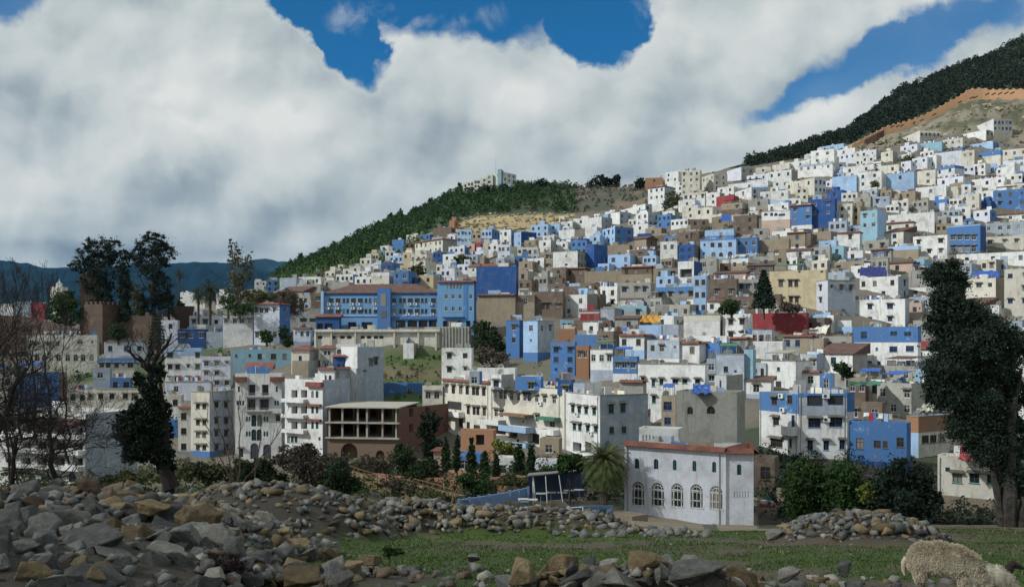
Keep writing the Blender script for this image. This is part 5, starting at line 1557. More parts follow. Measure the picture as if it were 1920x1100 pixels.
for z0, z1 in ((zt[1], zt[0] - .22), (zt[2], zt[1] - .22)):
    for s_ in (0.2, W1 * .2, W1 * .42, W1 * .55, W1 * .77, W1 - .5):
        for b_ in (0.0, dp * .45, dp - .5):
            q = MB(); q.box(O_, U, Bk, s_, s_ + .32, b_, b_ + .32, z0, z1); q.build('pillar', M_CONC, sh)
    q = MB(); q.box(O_, U, Bk, W1 * .02, W1 * .98, dp - .12, dp, z0, z1); q.build('rear_wall', M_BRK, sh)
    q = MB(); q.box(O_, U, Bk, W1 * .56, W1 * .68, dp * .4, dp * .42, z0, z1); q.build('partition', M_BRK, sh)
q = MB(); face(q, O_, U, Nn, W1, zt[3] - 3, zt[2] - .22, [(W1 * .31, zt[3] + .3, 3.2, 3.0, True, 2.0), (W1 * .49, zt[3] + .3, 1.8, 2.0, True, 1.2), (W1 * .75, zt[3] + .3, 1.6, 1.8, True, 1.2)])
q.build('brick_wall', stucco('old_brick_front', (0.17, 0.12, 0.085), 0.4, patch=(0.18, 0.095, 0.065), sc=1.5), sh)
q = MB(); face(q, O_ + U * W1, (Bk + U * .42).normalized(), U, dp + 1, zt[3] - 3, zt[0] - .22, [(4, zt[1] + .8, 1.3, 1.5, False, 1), (9, zt[1] + .8, 1.3, 1.5, False, 1), (4, zt[2] + .8, 1.3, 1.5, False, 1)])
q.build('side_wall', M_BRK, sh)
q = MB(); face(q, O_ + Bk * dp, -Bk, -U, dp, zt[3] - 3, zt[0] - .22, []); q.build('side_wall', M_BRK, sh)

# ------------------------------------------------------------------ the orange city wall on the hill
def wall_run(name, pts, top_h, mat, label, cat, merlon=None, thick=1.2, below=4.0):
    """pts = (px, py of the top edge, distance)"""
    q = MB()
    P3 = [P(*p) for p in pts]
    root = empty(name, P3[0]); tag(root, label, cat)
    base = Vector(P3[0])
    for a, b in zip(P3, P3[1:]):
        a = a - base; b = b - base
        u = Vector((b.x - a.x, b.y - a.y, 0)).normalized(); nn = Vector((u.y, -u.x, 0)); off_ = -nn * thick
        lo = Vector((0, 0, top_h + below))
        q.poly([a - lo, b - lo, b, a]); q.poly([b + off_ - lo, a + off_ - lo, a + off_, b + off_]); q.poly([a, b, b + off_, a + off_])
        q.poly([a - lo, a, a + off_, a + off_ - lo]); q.poly([b, b - lo, b + off_ - lo, b + off_])
    q.build('wall', mat, root)
    if merlon:
        q = MB(); L = 0
        for a, b in zip(P3, P3[1:]):
            a = a - base; b = b - base; ln = (b - a).length; n = int(ln / merlon[0])
            u = Vector((b.x - a.x, b.y - a.y, 0)).normalized(); nn = Vector((u.y, -u.x, 0))
            for k in range(n):
                c = a.lerp(b, (k + .5) / n)
                m_ = merlon[1] / 2
                q.box(c, u, -nn, -m_, m_, 0.003, thick * .45, -.1, merlon[2] * .65)
                for s_ in range(1): q.poly([c + u * -m_ + ZUP * merlon[2] * .65, c + u * m_ + ZUP * merlon[2] * .65, c + ZUP * merlon[2]])
        q.build('battlement', mat, root)
    return root
M_CW = stucco('orange_rampart', (0.66, 0.38, 0.21), 0.2, (0.45, 0.26, 0.15), sc=.5)
wr = wall_run('city_wall', [(1597, 272, 505), (1630, 255, 508), (1662, 238, 512), (1700, 228, 515), (1735, 216, 517), (1770, 197, 519), (1800, 181, 521), (1818, 168, 522), (1842, 166, 523), (1856, 169, 523), (1920, 168, 520), (2000, 166, 518)], 6.5, M_CW,
         'long orange rampart climbing the hill above the highest houses', 'city wall', merlon=(3.4, 1.5, .8))
q = MB()
for px, py in ((1673, 236), (1683, 235), (1691, 234), (1713, 229), (1728, 224), (1752, 213), (1800, 190), (1822, 182), (1829, 181), (1851, 175), (1863, 175), (1875, 174), (1887, 173), (1898, 173)):
    a = P(px, py + 1.5, 504 if px < 1700 else 515); q.box(a - wr.location, Vector((1, 0, 0)), Vector((0, -1, 0)), -.22, .22, -2, 2, -.3, .3)
q.build('loopholes', M_DARK, wr)
wall_run('terrace_wall', [(1622, 262, 500), (1645, 250, 501), (1658, 244, 503)], 6, M_TILEB, 'brown ruined wall panel at the lower end of the orange rampart', 'wall')
wall_run('terrace_wall', [(1085, 398, 470), (1105, 388, 475), (1130, 376, 482)], 3, stucco('red_earth', (0.38, 0.19, 0.11), .3), 'slanting red earth bank below the ridge trees', 'earth bank', thick=6)
wall_run('terrace_wall', [(1685, 289, 462), (1718, 287, 460), (1752, 284, 459)], 7, M_STONE, 'tan retaining wall under the hooded hillside block', 'retaining wall')

# ------------------------------------------------------------------ the old fortress
M_KAS = stucco('fortress_earth', (0.085, 0.058, 0.042), 0.5, (0.07, 0.05, 0.04), patch=(0.13, 0.085, 0.055), sc=.7)
ft = house(149, 178, 190, 516, 640, 'O', None, '', '', '', d=272, win=[(154, 539, 3.5, 8, 'o'), (159, 557, 3, 6, 'o'), (164, 557, 3, 6, 'o'), (169, 557, 3, 6, 'o')], label='tall earthen tower of the old fortress beside the dark trees', name='fortress_tower', cat='tower', rec=False, group=None)
for c in ft['root'].children:
    if c.name.startswith('wall'): c.data.materials[0] = M_KAS
ft2 = house(158, 192, 228, 570, 650, 'O', None, '', '', '', d=258, label='square earthen bastion in front of the fortress tower', name='fortress_bastion', cat='bastion', rec=False, group=None)
for c in ft2['root'].children:
    if c.name.startswith('wall'): c.data.materials[0] = M_KAS
wall_run('fortress_wall', [(226, 588, 262), (250, 592, 261), (284, 591, 260), (314, 588, 262)], 8, M_KAS, 'crenellated fortress wall under the round topped trees', 'fortress wall', merlon=(2.2, 1.2, 1.1))
wall_run('fortress_wall', [(314, 575, 270), (338, 573, 272), (364, 574, 274)], 6, M_KAS, 'low red earthen wall in front of the palms', 'fortress wall')
wall_run('fortress_wall', [(470, 552, 280), (500, 550, 281), (556, 545, 283)], 9, M_KAS, 'dark earthen wall behind the lilac house', 'fortress wall')
wall_run('boundary_wall', [(-60, 590, 262), (40, 592, 261), (100, 606, 258), (150, 618, 256)], 6, M_KAS, 'dark boundary wall behind the cream arched building', 'boundary wall')
for r_ in (ft, ft2):
    for (O_, U_, N_, W_) in ((r_['OL'], r_['Uf'], r_['Nf'], r_['w1']), (Vector((0, 0, 0)), r_['Ur'], r_['Nr'], r_['w2'])):
        n = max(2, int(W_ / 1.6))
        for k in range(n):
            q = MB(); q.box(O_ + U_ * (W_ * (k + .25) / n), U_, -N_, 0, W_ * .5 / n, .003, .4, r_['H'] + .003, r_['H'] + .8); q.build('merlon', M_KAS, r_['root'])
    q = MB()
    for k in range(9):
        s_ = r_['w1'] * ((k * .37) % .85 + .08); z_ = r_['H'] * ((k * .61) % .8 + .1); q.box(r_['OL'], r_['Uf'], r_['Nf'], s_, s_ + .35, .003, .02, z_, z_ + .35)
    q.build('putlog_holes', M_DARK, r_['root'])
mn = empty('minaret', P(111, 570, 330)); tag(mn, 'white minaret with a small lantern above the round green tree', 'minaret')
q = MB(); s_ = 11 / F * 330
q.box((0, 0, 0), Vector((1, 0, 0)), Vector((0, 1, 0)), -s_, s_, -s_, s_, -12, (570 - 538) / F * 330); q.build('shaft', paint('C'), mn)
q = MB(); z0 = (570 - 538) / F * 330 + .003; q.box((0, 0, 0), Vector((1, 0, 0)), Vector((0, 1, 0)), -.8, .8, -.8, .8, z0, z0 + 1.3)
q.tube((0, 0, z0 + 1.3), (0, 0, z0 + 2.1), .85, .35, 8, cap=True); q.tube((0, 0, z0 + 2.1), (0, 0, z0 + 2.9), .2, .03, 6); q.build('lantern', paint('W'), mn)

# ------------------------------------------------------------------ river garden: walls, shelter, tables, fence, pool
M_PB = stucco('faded_blue_paint', (0.16, 0.26, 0.44), 0.55, (0.13, 0.13, 0.13), sc=1.5)
bw = wall_run('garden_wall', [(860, 937, 83), (900, 931, 85), (940, 925, 87), (990, 914, 89)], 2.2, M_PB, 'low faded blue wall in front of the garden', 'garden wall', thick=.25, below=1.5)
q = MB()
for px, py, d in ((860, 937, 83), (880, 934, 84), (898, 931, 85), (917, 928, 86), (935, 925, 87), (955, 921, 87.7), (972, 918, 88.4), (990, 914, 89)):
    a = P(px, py, d - .1) - bw.location; q.box(a, Vector((1, 0, 0)), Vector((0, -1, 0)), -.14, .14, -.1, .12, -3.4, .12)
q.build('pier', M_PB, bw)
shl = empty('shelter', P(990, 938, 91)); tag(shl, 'open blue garden shelter with leaning white poles and corrugated roof', 'shelter')
o = shl.location
rf_ = [P(988, 891, 89), P(1090, 882, 92), P(1090, 879, 97), P(992, 886, 95)]
q = MB(); q.poly([p - o for p in rf_]); q.poly([p - o - ZUP * .12 for p in rf_][::-1])
for a, b in zip(rf_, rf_[1:] + rf_[:1]): q.poly([a - o, a - o - ZUP * .12, b - o - ZUP * .12, b - o])
q.build('roof', stucco('corrugated_roof', (0.22, 0.22, 0.20), .5), shl)
q = MB(); a, b = P(991, 942, 95) - o, P(1096, 930, 97) - o
q.poly([a, b, b + ZUP * 2.9, a + ZUP * 3.0]); q.poly([b + Vector((0, .15, 0)), a + Vector((0, .15, 0)), a + Vector((0, .15, 3)), b + Vector((0, .15, 2.9))]); q.build('back_wall', stucco('dark_blue_paint', (0.035, 0.07, 0.14), .4), shl)
for x0, x1, y0, y1 in ((999, 1000, 894, 945), (1023, 1026, 892, 943), (1048, 1055, 890, 940), (1000, 1004, 894, 940)):
    q = MB(); q.tube(P(x0, y0, 89.6) - o, P(x1, y1, 89.2) - o, .055, .055, 6); q.build('pole', M_WHITE, shl)
for k, (px, py) in enumerate(((981, 942), (998, 943), (1014, 931), (1033, 929), (1054, 929), (1066, 925), (1086, 924), (981, 946))):
    d = 87 if py > 940 else 91
    t = empty('table', P(px, py + 7, d))
    tag(t, ['white table beside the rubble at the end of the blue wall', 'white table on the paving before the nearest leaning pole', 'table at the left end under the shelter', 'table left of the middle pole under the shelter', 'table beside the middle pole under the shelter', 'table right of the last pole under the shelter', 'table at the right end beside the palm', 'front white table half hidden by the rubble'][k], 'table', 'tables of the riverside cafe')
    q = MB(); q.box((0, 0, 0), Vector((1, 0, 0)), Vector((0, 1, 0)), -.5, .5, -.35, .35, .70, .75); q.build('tabletop', M_WHITE, t)
    q = MB(); q.tube((0, 0, -.4), (0, 0, .7), .05, .05, 6); q.build('leg', M_MET, t)
# sunken pool
pl = empty('pool', P(1090, 970, 82)); tag(pl, 'sunken blue walled pool below the palm', 'pool')
o = pl.location
q = MB(); pts = [P(1026, 962, 80), P(1046, 955, 84), P(1150, 952, 86), P(1128, 972, 80)]
q.poly([p - o for p in pts]); q.poly([pts[0] - o, pts[3] - o, pts[3] - o - ZUP * 2, pts[0] - o - ZUP * 2]); q.build('water', simple('pool_water', (0.02, 0.05, 0.09), 0.08, 0, .2), pl)
q = MB(); w_ = [P(1085, 950, 85.5), P(1150, 949, 87)]
q.box(w_[0] - o, (w_[1] - w_[0]).normalized(), Vector((0, -1, 0)), 0, (w_[1] - w_[0]).length, 0, .2, -1.6, .12); q.build('pool_wall', M_PB, pl)
q = MB(); w_ = [P(1040, 951, 84.5), P(1085, 949, 85.3)]
q.box(w_[0] - o, (w_[1] - w_[0]).normalized(), Vector((0, -1, 0)), 0, (w_[1] - w_[0]).length, 0, .2, -1.4, .10); q.build('pool_wall', stucco('dark_blue_paint', (0.035, 0.07, 0.14), .4), pl)
q = MB()
for x in (1050, 1070, 1093): q.tube(P(x, 975, 81.5) - o, P(x, 950 if x > 1080 else 953, 81.5) - o, .06, .06, 6)
q.tube(P(1035, 953, 81.5) - o, P(1093, 950, 81.5) - o, .05, .05, 6); q.build('pole_frame', M_WHITE, pl)
# wooden fence along the bank
fn = empty('wooden_fence', P(720, 890, 100)); tag(fn, 'rustic wooden fence along the garden bank', 'fence')
o = fn.location; fp = [(640, 868, 108), (690, 884, 104), (725, 892, 101), (775, 902, 97), (776, 897, 97), (820, 908, 93), (848, 917, 89), (862, 905, 90)]
runs = [fp[:4], fp[4:7], [(846, 946, 84), (850, 925, 86), (866, 906, 90)]]
for rn in runs:
    P3 = [P(*p) - o for p in rn]
    q = MB()
    for a, b in zip(P3, P3[1:]):
        for dz in (0, -.45): q.tube(a + ZUP * dz, b + ZUP * dz, .05, .05, 5)
    q.build('rail', M_WOOD, fn)
    for a, b in zip(P3, P3[1:]):
        n = max(1, int((b - a).length / .9))
        for k in range(n + 1):
            q = MB(); c = a.lerp(b, k / n); q.tube(c - ZUP * 1.1, c + ZUP * .08, .05, .05, 5); q.build('paling', M_WOOD, fn)
wall_run('bank_wall', [(636, 884, 109), (690, 896, 105), (775, 914, 98), (846, 930, 90)], 2.5, stucco('ochre_bank', (0.30, 0.20, 0.09), .45, patch=(0.10, 0.09, 0.045), sc=.8), 'ochre earth bank under the wooden fence', 'bank', thick=1.5, below=2)
# little garden buildings
house(813, 831, 834, 845, 876, 'P', None, '', '', '', d=118, roof='hip', label='small salmon garden pavilion with a round red roof', name='pavilion', cat='pavilion', dep=2, ext=1)
house(858, 900, 904, 850, 884, 'B', None, '2x1', '', '', d=128, label='low turquoise blue garden hut behind the cypresses', name='garden_hut', cat='hut', ext=1)
house(930, 972, 976, 858, 890, 'W', None, '2x1', '', '', d=124, label='low white garden wall house beside the twin cypresses', name='garden_hut', cat='hut', ext=1)
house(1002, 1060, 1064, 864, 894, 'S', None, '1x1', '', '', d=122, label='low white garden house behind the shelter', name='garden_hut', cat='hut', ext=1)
house(864, 925, 929, 806, 850, 'O', None, '', '', '', d=148, win=[(900, 824, 16, 20, 'D')], label='terracotta ground floor annexe below the cream arches', name='annexe', cat='annexe', ext=2, dep=3)
house(1012, 1048, 1052, 822, 852, 'N', None, '1x1', '', '', d=140, label='tan tented balcony box at the foot of the cream row', name='annexe', cat='annexe', ext=2, dep=3)
wall_run('garden_wall', [(700, 905, 108), (760, 893, 112), (820, 897, 108), (870, 905, 103)], 1.0, stucco('terracotta_ground', (0.36, 0.17, 0.10), .3), 'terracotta paved garden terrace edge', 'terrace', thick=9, below=2)
wall_run('garden_wall', [(925, 914, 100), (990, 908, 98)], .8, stucco('terracotta_ground', (0.36, 0.17, 0.10), .3), 'small terracotta terrace beside the shelter', 'terrace', thick=4, below=2)
lp = empty('street_lamp', P(1012, 900, 110)); tag(lp, 'dark street lamp in front of the white garden house', 'street lamp')
q = MB(); q.tube((0, 0, -2), (0, 0, 1.6), .06, .04, 6); q.build('post', M_RUST, lp)
q = MB(); q.tube((0, 0, 1.6), (0, 0, 1.9), .1, .2, 6, cap=True); q.tube((0, 0, 1.9), (0, 0, 2.05), .24, .03, 6); q.build('lantern', M_RUST, lp)
# right of the riverside building
wall_run('low_wall', [(1456, 914, 96), (1476, 919, 95), (1497, 926, 94)], 3, stucco('pink_plaster', (0.33, 0.24, 0.18), .5), 'low pinkish masonry wall before the bushes', 'low wall', thick=.3)
wall_run('low_wall', [(1416, 948, 90), (1440, 950, 91), (1458, 946, 92)], 2.5, M_STONE, 'crumbling stone wall at the foot of the dark house', 'stone wall', thick=1.5)
wall_run('low_wall', [(1115, 968, 82), (1150, 962, 84), (1185, 968, 82)], 1.5, M_STONE, 'rough stone kerb around the pool', 'stone kerb', thick=2)
q = MB()
rr = random.Random(3)
for k in range(22):
    c = P(1424 + rr.random() * 26, 940 + rr.random() * 8, 89); s_ = rr.uniform(.12, .3)
    q.box(c, Vector((math.cos(k), math.sin(k), 0)), Vector((-math.sin(k), math.cos(k), 0)), -s_, s_, -s_, s_, -s_ * .6, s_ * .6, k % 4)
tag(q.build('rubbish_pile', [M_WHITE, M_TARPR, M_FRG, paint('P')]), 'heap of rubbish bags and crates on the stone wall', 'rubbish')
# tarpaulins and terrace sheds on the roofs
def tarp(name, pts, mat, label, sag=.5):
    P3 = [P(*p) for p in pts]; c0 = P3[0]
    q = MB(); n = 8
    g = [[(P3[0].lerp(P3[1], i / n)).lerp(P3[3].lerp(P3[2], i / n), j / n) - c0 + ZUP * (-sag * math.sin(math.pi * i / n) * math.sin(math.pi * j / n) + .18 * math.sin(i * 2.1 + j)) for i in range(n + 1)] for j in range(n + 1)]
    for j in range(n):
        for i in range(n):
            q.poly([g[j][i], g[j][i + 1], g[j + 1][i + 1], g[j + 1][i]])
            q.poly([v - ZUP * .03 for v in (g[j + 1][i], g[j + 1][i + 1], g[j][i + 1], g[j][i])])
    return tag(q.build(name, mat, loc=c0, smooth=False), label, 'tarpaulin')
tarp('tarpaulin', [(1199, 603, 206), (1236, 605, 205), (1240, 592, 210), (1206, 590, 210)], M_TARPO, 'orange tarpaulin stretched over a brown rooftop')
tarp('tarpaulin', [(1296, 738, 106.5), (1336, 737, 106.5), (1330, 719, 112), (1300, 720, 112)], M_TARPB, 'bright blue tarpaulin on the grey concrete block', .1)
tarp('tarpaulin', [(1508, 621, 196), (1548, 626, 196), (1556, 608, 200), (1520, 616, 200)], M_TARPW, 'white sheet sagging over the terrace beside the crimson house', 1.2)
tarp('tarpaulin', [(1718, 769, 113), (1748, 771, 113), (1760, 755, 118), (1732, 758, 118)], M_TARPW, 'white sheet over the blue and brown house terrace', .8)
tarp('tarpaulin', [(1796, 861, 97), (1836, 862, 97), (1834, 851, 101), (1800, 851, 101)], M_TARPR, 'red tarpaulin on the low cream house', .1)
tarp('tarpaulin', [(1350, 414, 335), (1372, 414, 335), (1370, 403, 338), (1354, 403, 338)], M_TARPB, 'cobalt awning on a rooftop near the pinkish arcade house', .1)
tarp('tarpaulin', [(1590, 722, 150), (1650, 722, 150), (1655, 714, 156), (1592, 714, 156)], M_TARPG, 'dark green roof sheet over the brown house', .1)
tarp('tarpaulin', [(1818, 521, 252), (1874, 521, 252), (1870, 507, 256), (1824, 508, 256)], M_TARPB, 'blue and red awning behind the white hooded house', .1)
tarp('tarpaulin', [(1612, 517, 236), (1664, 517, 236), (1660, 500, 240), (1614, 501, 240)], simple('navy_awning', (0.02, 0.03, 0.16), .7), 'navy awning on top of the white dish house', .1)
# ------------------------------------------------------------------ foliage
def leaf_mat(key, col, col2=None, trans=0.0):
    if key in _mats: return _mats[key]
    m_, h, b = new_mat(key)
    gi = h.n('ShaderNodeNewGeometry').outputs['Random Per Island']
    co = h.n('ShaderNodeTexCoord').outputs['Object']
    c = h.mix(gi, rgba(col, .75), rgba(col2 or col, 1.2))
    c = h.mix(h.m('MULTIPLY', h.ramp(h.noise(co, .6, 4, .6), .35, .7), .5), c, rgba(col2 or col, 1.3))
    h.put(b.inputs['Base Color'], c); b.inputs['Roughness'].default_value = .75
    b.inputs['Specular IOR Level'].default_value = .2
    _mats[key] = m_
    return m_
M_BARK = simple('bark', (0.075, 0.058, 0.045), .95, 0, .4, 4, .6)
M_BARKG = simple('pale_bark', (0.17, 0.15, 0.125), .95, 0, .4, 4, .6)
M_TWIG = simple('dark_twigs', (0.024, 0.018, 0.018), .95)
M_TWIGR = simple('reddish_twigs', (0.11, 0.07, 0.055), .95)
LF = {
 'dark': leaf_mat('dark_leaves', (0.018, 0.035, 0.014), (0.030, 0.055, 0.020)),
 'euc': leaf_mat('grey_green_leaves', (0.026, 0.042, 0.024), (0.05, 0.07, 0.035)),
 'mid': leaf_mat('green_leaves', (0.018, 0.045, 0.014), (0.036, 0.075, 0.020)),
 'bt': leaf_mat('blue_green_leaves', (0.013, 0.027, 0.021), (0.032, 0.052, 0.034)),
 'lite': leaf_mat('yellow_green_leaves', (0.10, 0.13, 0.03), (0.17, 0.19, 0.04)),
 'olive': leaf_mat('olive_leaves', (0.055, 0.065, 0.030), (0.10, 0.11, 0.05)),
 'pine': leaf_mat('pine_needles', (0.020, 0.045, 0.020), (0.035, 0.075, 0.025)),
 'pineL': leaf_mat('sunlit_pine_needles', (0.040, 0.085, 0.025), (0.08, 0.14, 0.04)),  # lighter copy of the pine colour with sunlight painted in
 'blk': leaf_mat('very_dark_leaves', (0.010, 0.020, 0.016), (0.018, 0.032, 0.020)),
 'brn': leaf_mat('dry_brown_twigs', (0.060, 0.050, 0.040), (0.10, 0.085, 0.065)),
 'red': leaf_mat('reddish_thicket', (0.028, 0.018, 0.022), (0.045, 0.028, 0.028)),
}
def leaves_arrays(cent, size, aspect=1.0, up=0.0):
    n = len(cent)
    a = rng.normal(size=(n, 3)); a /= np.linalg.norm(a, axis=1)[:, None]
    b = rng.normal(size=(n, 3)); b -= (b * a).sum(1)[:, None] * a; b /= np.linalg.norm(b, axis=1)[:, None]
    s = (size * rng.uniform(.6, 1.4, n))[:, None] if np.isscalar(size) else (size * rng.uniform(.6, 1.4, n))[:, None]
    a = a * s; b = b * s * aspect
    v = np.empty((n, 4, 3)); v[:, 0] = cent - a; v[:, 1] = cent - b * .6; v[:, 2] = cent + a; v[:, 3] = cent + b * .6
    return v.reshape(-1, 3)
def quads_mesh(name, verts, mat):
    n = len(verts) // 4
    me = bpy.data.meshes.new(name)
    me.vertices.add(len(verts)); me.vertices.foreach_set('co', verts.astype(np.float32).ravel())
    me.loops.add(n * 4); me.loops.foreach_set('vertex_index', np.arange(n * 4, dtype=np.int32))
    me.polygons.add(n); me.polygons.foreach_set('loop_start', np.arange(0, n * 4, 4, dtype=np.int32))
    me.polygons.foreach_set('loop_total', np.full(n, 4, dtype=np.int32))
    me.materials.append(mat); me.update(calc_edges=True); me.validate()
    return me
def crown_points(blobs, nclump, nleaf, clump=.22):
    """blobs = (x, y, z, rx, ry, rz); clumps near the shells, leaves round each clump"""
    if nclump > 110:        # ragged outline: every lobe carries smaller lobes
        extra = []
        for b_ in blobs:
            for _ in range(5):
                v_ = rng.normal(size=3); v_ /= np.linalg.norm(v_); f_ = rng.uniform(.25, .5)
                extra.append((b_[0] + v_[0] * b_[3] * .95, b_[1] + v_[1] * b_[4] * .95, b_[2] + v_[2] * b_[5] * .95, b_[3] * f_, b_[4] * f_, b_[5] * f_))
        blobs = list(blobs) + extra
    vol = np.array([b_[3] * b_[4] * b_[5] for b_ in blobs]) ** .67; vol /= vol.sum()
    out = []
    for b_, f in zip(blobs, vol):
        k = max(3, int(nclump * f))
        dr = rng.normal(size=(k, 3)); dr /= np.linalg.norm(dr, axis=1)[:, None]
        rad = rng.uniform(.35, 1.05, k) ** .6
        c = np.array(b_[:3]) + dr * rad[:, None] * np.array(b_[3:6])
        cr = clump * min(b_[3:6]) * rng.uniform(.5, 1.5, k)
        off_ = rng.normal(size=(k, nleaf, 3)) * np.where(rng.random((k, nleaf, 1)) < .12, 1.3, .55)
        off_[:, :, 2] *= .75
        out.append((c[:, None, :] + off_ * cr[:, None, None]).reshape(-1, 3))
    return np.concatenate(out)
def limb_tree(mb, a, b, r0, r1, rnd, wob=.06, n=6, sides=6):
    a = Vector(a); b = Vector(b); L = (b - a).length
    pts = [a.lerp(b, k / n) + (Vector((rnd.uniform(-1, 1), rnd.uniform(-1, 1), 0)) * wob * L if 0 < k < n else Vector((0, 0, 0))) for k in range(n + 1)]
    mb.path(pts, [r0 + (r1 - r0) * k / n for k in range(n + 1)], sides)
    return pts
def leafy(name, label, cat, px, py, d, blobs_px, mat, leaf, nclump=120, nleaf=24, trunk_r=.25, bark=None, group=None, depthk=.9, aspect=1.0, clump=.3, limbs=True):
    """tree whose crown blobs are given as photo pixels (cx, cy, rx, ry)"""
    k = d / F
    loc = P(px, py, d); g_ = gz(loc.x, loc.y); loc.z = min(loc.z, g_ + .3) if abs(loc.z - g_) < 6 else loc.z
    root = empty(name, loc); tag(root, label, cat, group)
    bl = []
    rr = random.Random(int(px * 7 + py))
    for (cx, cy, rx, ry) in blobs_px:
        bl.append(((cx - px) * k, rr.uniform(-.3, .3) * rx * k, (HOR - cy) / F * d - loc.z, rx * k, rx * k * depthk, ry * k))
    pts = crown_points(bl, nclump, nleaf, clump)
    link('crown', quads_mesh('crown', leaves_arrays(pts, leaf, aspect), mat), root)
    tb = MB()
    topb = max(bl, key=lambda b_: b_[2])
    top = Vector((topb[0], topb[1], topb[2]))
    mid = Vector((top.x * .4, 0, top.z * .5))
    tb.path([Vector((0, 0, -1)), Vector((0, 0, .0)), mid, top], [trunk_r * 1.3, trunk_r, trunk_r * .65, trunk_r * .2], 7)
    if limbs:
        for b_ in bl:
            s = Vector((0, 0, 0)).lerp(mid, rr.uniform(.5, 1))
            limb_tree(tb, s, (b_[0], b_[1], b_[2]), trunk_r * .45, trunk_r * .1, rr)
            for _ in range(3):
                limb_tree(tb, (b_[0] * .8 + s.x * .2, b_[1] * .8, b_[2] * .85 + s.z * .15), (b_[0] + rr.uniform(-.8, .8) * b_[3], b_[1] + rr.uniform(-.8, .8) * b_[4], b_[2] + rr.uniform(-.3, .9) * b_[5]), trunk_r * .2, trunk_r * .05, rr, n=3, sides=4)
    tb.build('trunk', bark or M_BARK, root)
    return root
def branchy(mb, p, dr, L, r, depth, rnd, spread=.55, up=.12, shrink=.74, kids=(2, 3), minr=.006, ends=None):
    n = 4; pts = [p]; dd = dr.normalized()
    for k in range(n):
        dd = (dd + Vector((rnd.gauss(0, .13), rnd.gauss(0, .13), rnd.gauss(0, .10) + up * .3))).normalized()
        pts.append(pts[-1] + dd * L / n)
    r1 = max(minr, r * .62)
    mb.path(pts, [r + (r1 - r) * k / n for k in range(n + 1)], 6 if r > .05 else (4 if r > .02 else 3))
    if depth == 0:
        if ends is not None: ends.append(pts[-1])
        return
    for k in range(rnd.randint(*kids)):
        t = rnd.choice((pts[-1], pts[-1], pts[3], pts[2]))
        ax = Vector((rnd.gauss(0, 1), rnd.gauss(0, 1), rnd.gauss(0, 1))).normalized()
        nd = (dd + ax * spread * rnd.uniform(.5, 1.4)); nd.z += up
        branchy(mb, t, nd, L * shrink * rnd.uniform(.75, 1.2), r1 * rnd.uniform(.75, 1), depth - 1, rnd, spread, up, shrink, kids, minr, ends)

# -- kasbah trees
leafy('eucalyptus_tree', 'wider of the two tall dark eucalyptus trees, over the fortress tower', 'tree', 190, 640, 268, [(185, 462, 22, 20), (165, 480, 20, 16), (210, 470, 20, 20), (150, 500, 18, 14), (195, 500, 30, 26), (228, 478, 14, 14), (180, 530, 26, 26), (200, 560, 24, 30), (205, 600, 18, 22)], LF['blk'], .20, 620, 60, .6, clump=.24)
leafy('eucalyptus_tree', 'round topped dark eucalyptus standing beside the palms', 'tree', 290, 625, 264, [(286, 462, 26, 20), (308, 475, 22, 18), (262, 478, 18, 16), (290, 500, 26, 24), (250, 490, 12, 12), (300, 540, 22, 26), (280, 560, 22, 26), (310, 580, 18, 26), (275, 600, 20, 20)], LF['blk'], .20, 620, 60, .6, clump=.24)
leafy('cypress_tree', 'narrow very dark tree between the two eucalyptus trees', 'tree', 233, 620, 262, [(233, 520, 11, 22), (236, 550, 13, 30), (234, 590, 12, 28), (228, 500, 9, 12)], LF['blk'], .2, 260, 60, .5)
leafy('oleander', 'pale green shrubby tree at the foot of the round topped eucalyptus', 'tree', 258, 615, 262, [(257, 545, 10, 18), (258, 575, 12, 20)], LF['olive'], .25, 70, 30, .3)
leafy('orange_tree', 'round green tree in front of the white minaret', 'tree', 122, 612, 262, [(120, 570, 26, 22), (108, 590, 18, 18), (140, 590, 16, 20), (122, 556, 14, 12)], LF['mid'], .25, 260, 40, .4)
leafy('poplar_tree', 'tall thin leaved tree with a wispy top behind the lilac house', 'tree', 448, 590, 250, [(440, 480, 10, 30), (450, 510, 18, 34), (465, 500, 10, 26), (442, 545, 20, 30), (455, 570, 20, 24), (433, 460, 4, 16)], LF['olive'], .22, 190, 34, .5, M_BARKG, clump=.34)
leafy('garden_tree', 'dark green tree on the slope beside the wispy poplar', 'tree', 428, 590, 246, [(425, 565, 12, 14), (445, 580, 16, 12), (470, 575, 14, 10)], LF['mid'], .22, 90, 30, .3)
def conifer(name, label, px, py, d, ytop, wpx, mat, n=2600, tiers=13, leaf=.3):
    k = d / F; loc = P(px, py, d); root = empty(name, loc); tag(root, label, 'tree')
    Hh = (py - ytop) * k; W_ = wpx * k / 2; pts = []
    for t in range(tiers):
        z = Hh * (.12 + .88 * t / tiers); r_ = W_ * (1 - t / tiers) ** .8 + .15
        m_ = int(n / tiers * (r_ / W_ + .25))
        a = rng.uniform(0, 6.283, m_); q = np.sqrt(rng.uniform(0, 1, m_)) * r_ * (1 + .18 * np.sin(a * 5 + t))
        pts.append(np.stack([q * np.cos(a), q * np.sin(a), z - q * .25 + rng.normal(0, .12, m_) + Hh / tiers * .3], 1))
    link('crown', quads_mesh('crown', leaves_arrays(np.concatenate(pts), leaf), mat), root)
    tb = MB(); tb.tube((0, 0, -2), (0, 0, Hh), .3, .04, 6); tb.build('trunk', M_BARK, root)
conifer('fir_tree', 'dark pointed fir between the tan houses and the yellow house', 1432, 582, 208, 505, 42, LF['blk'], 4200, 14, .32)
conifer('monkey_puzzle_tree', 'tiered dark conifer before the crenellated fortress wall', 294, 648, 236, 588, 34, LF['blk'], 1500, 9, .22)
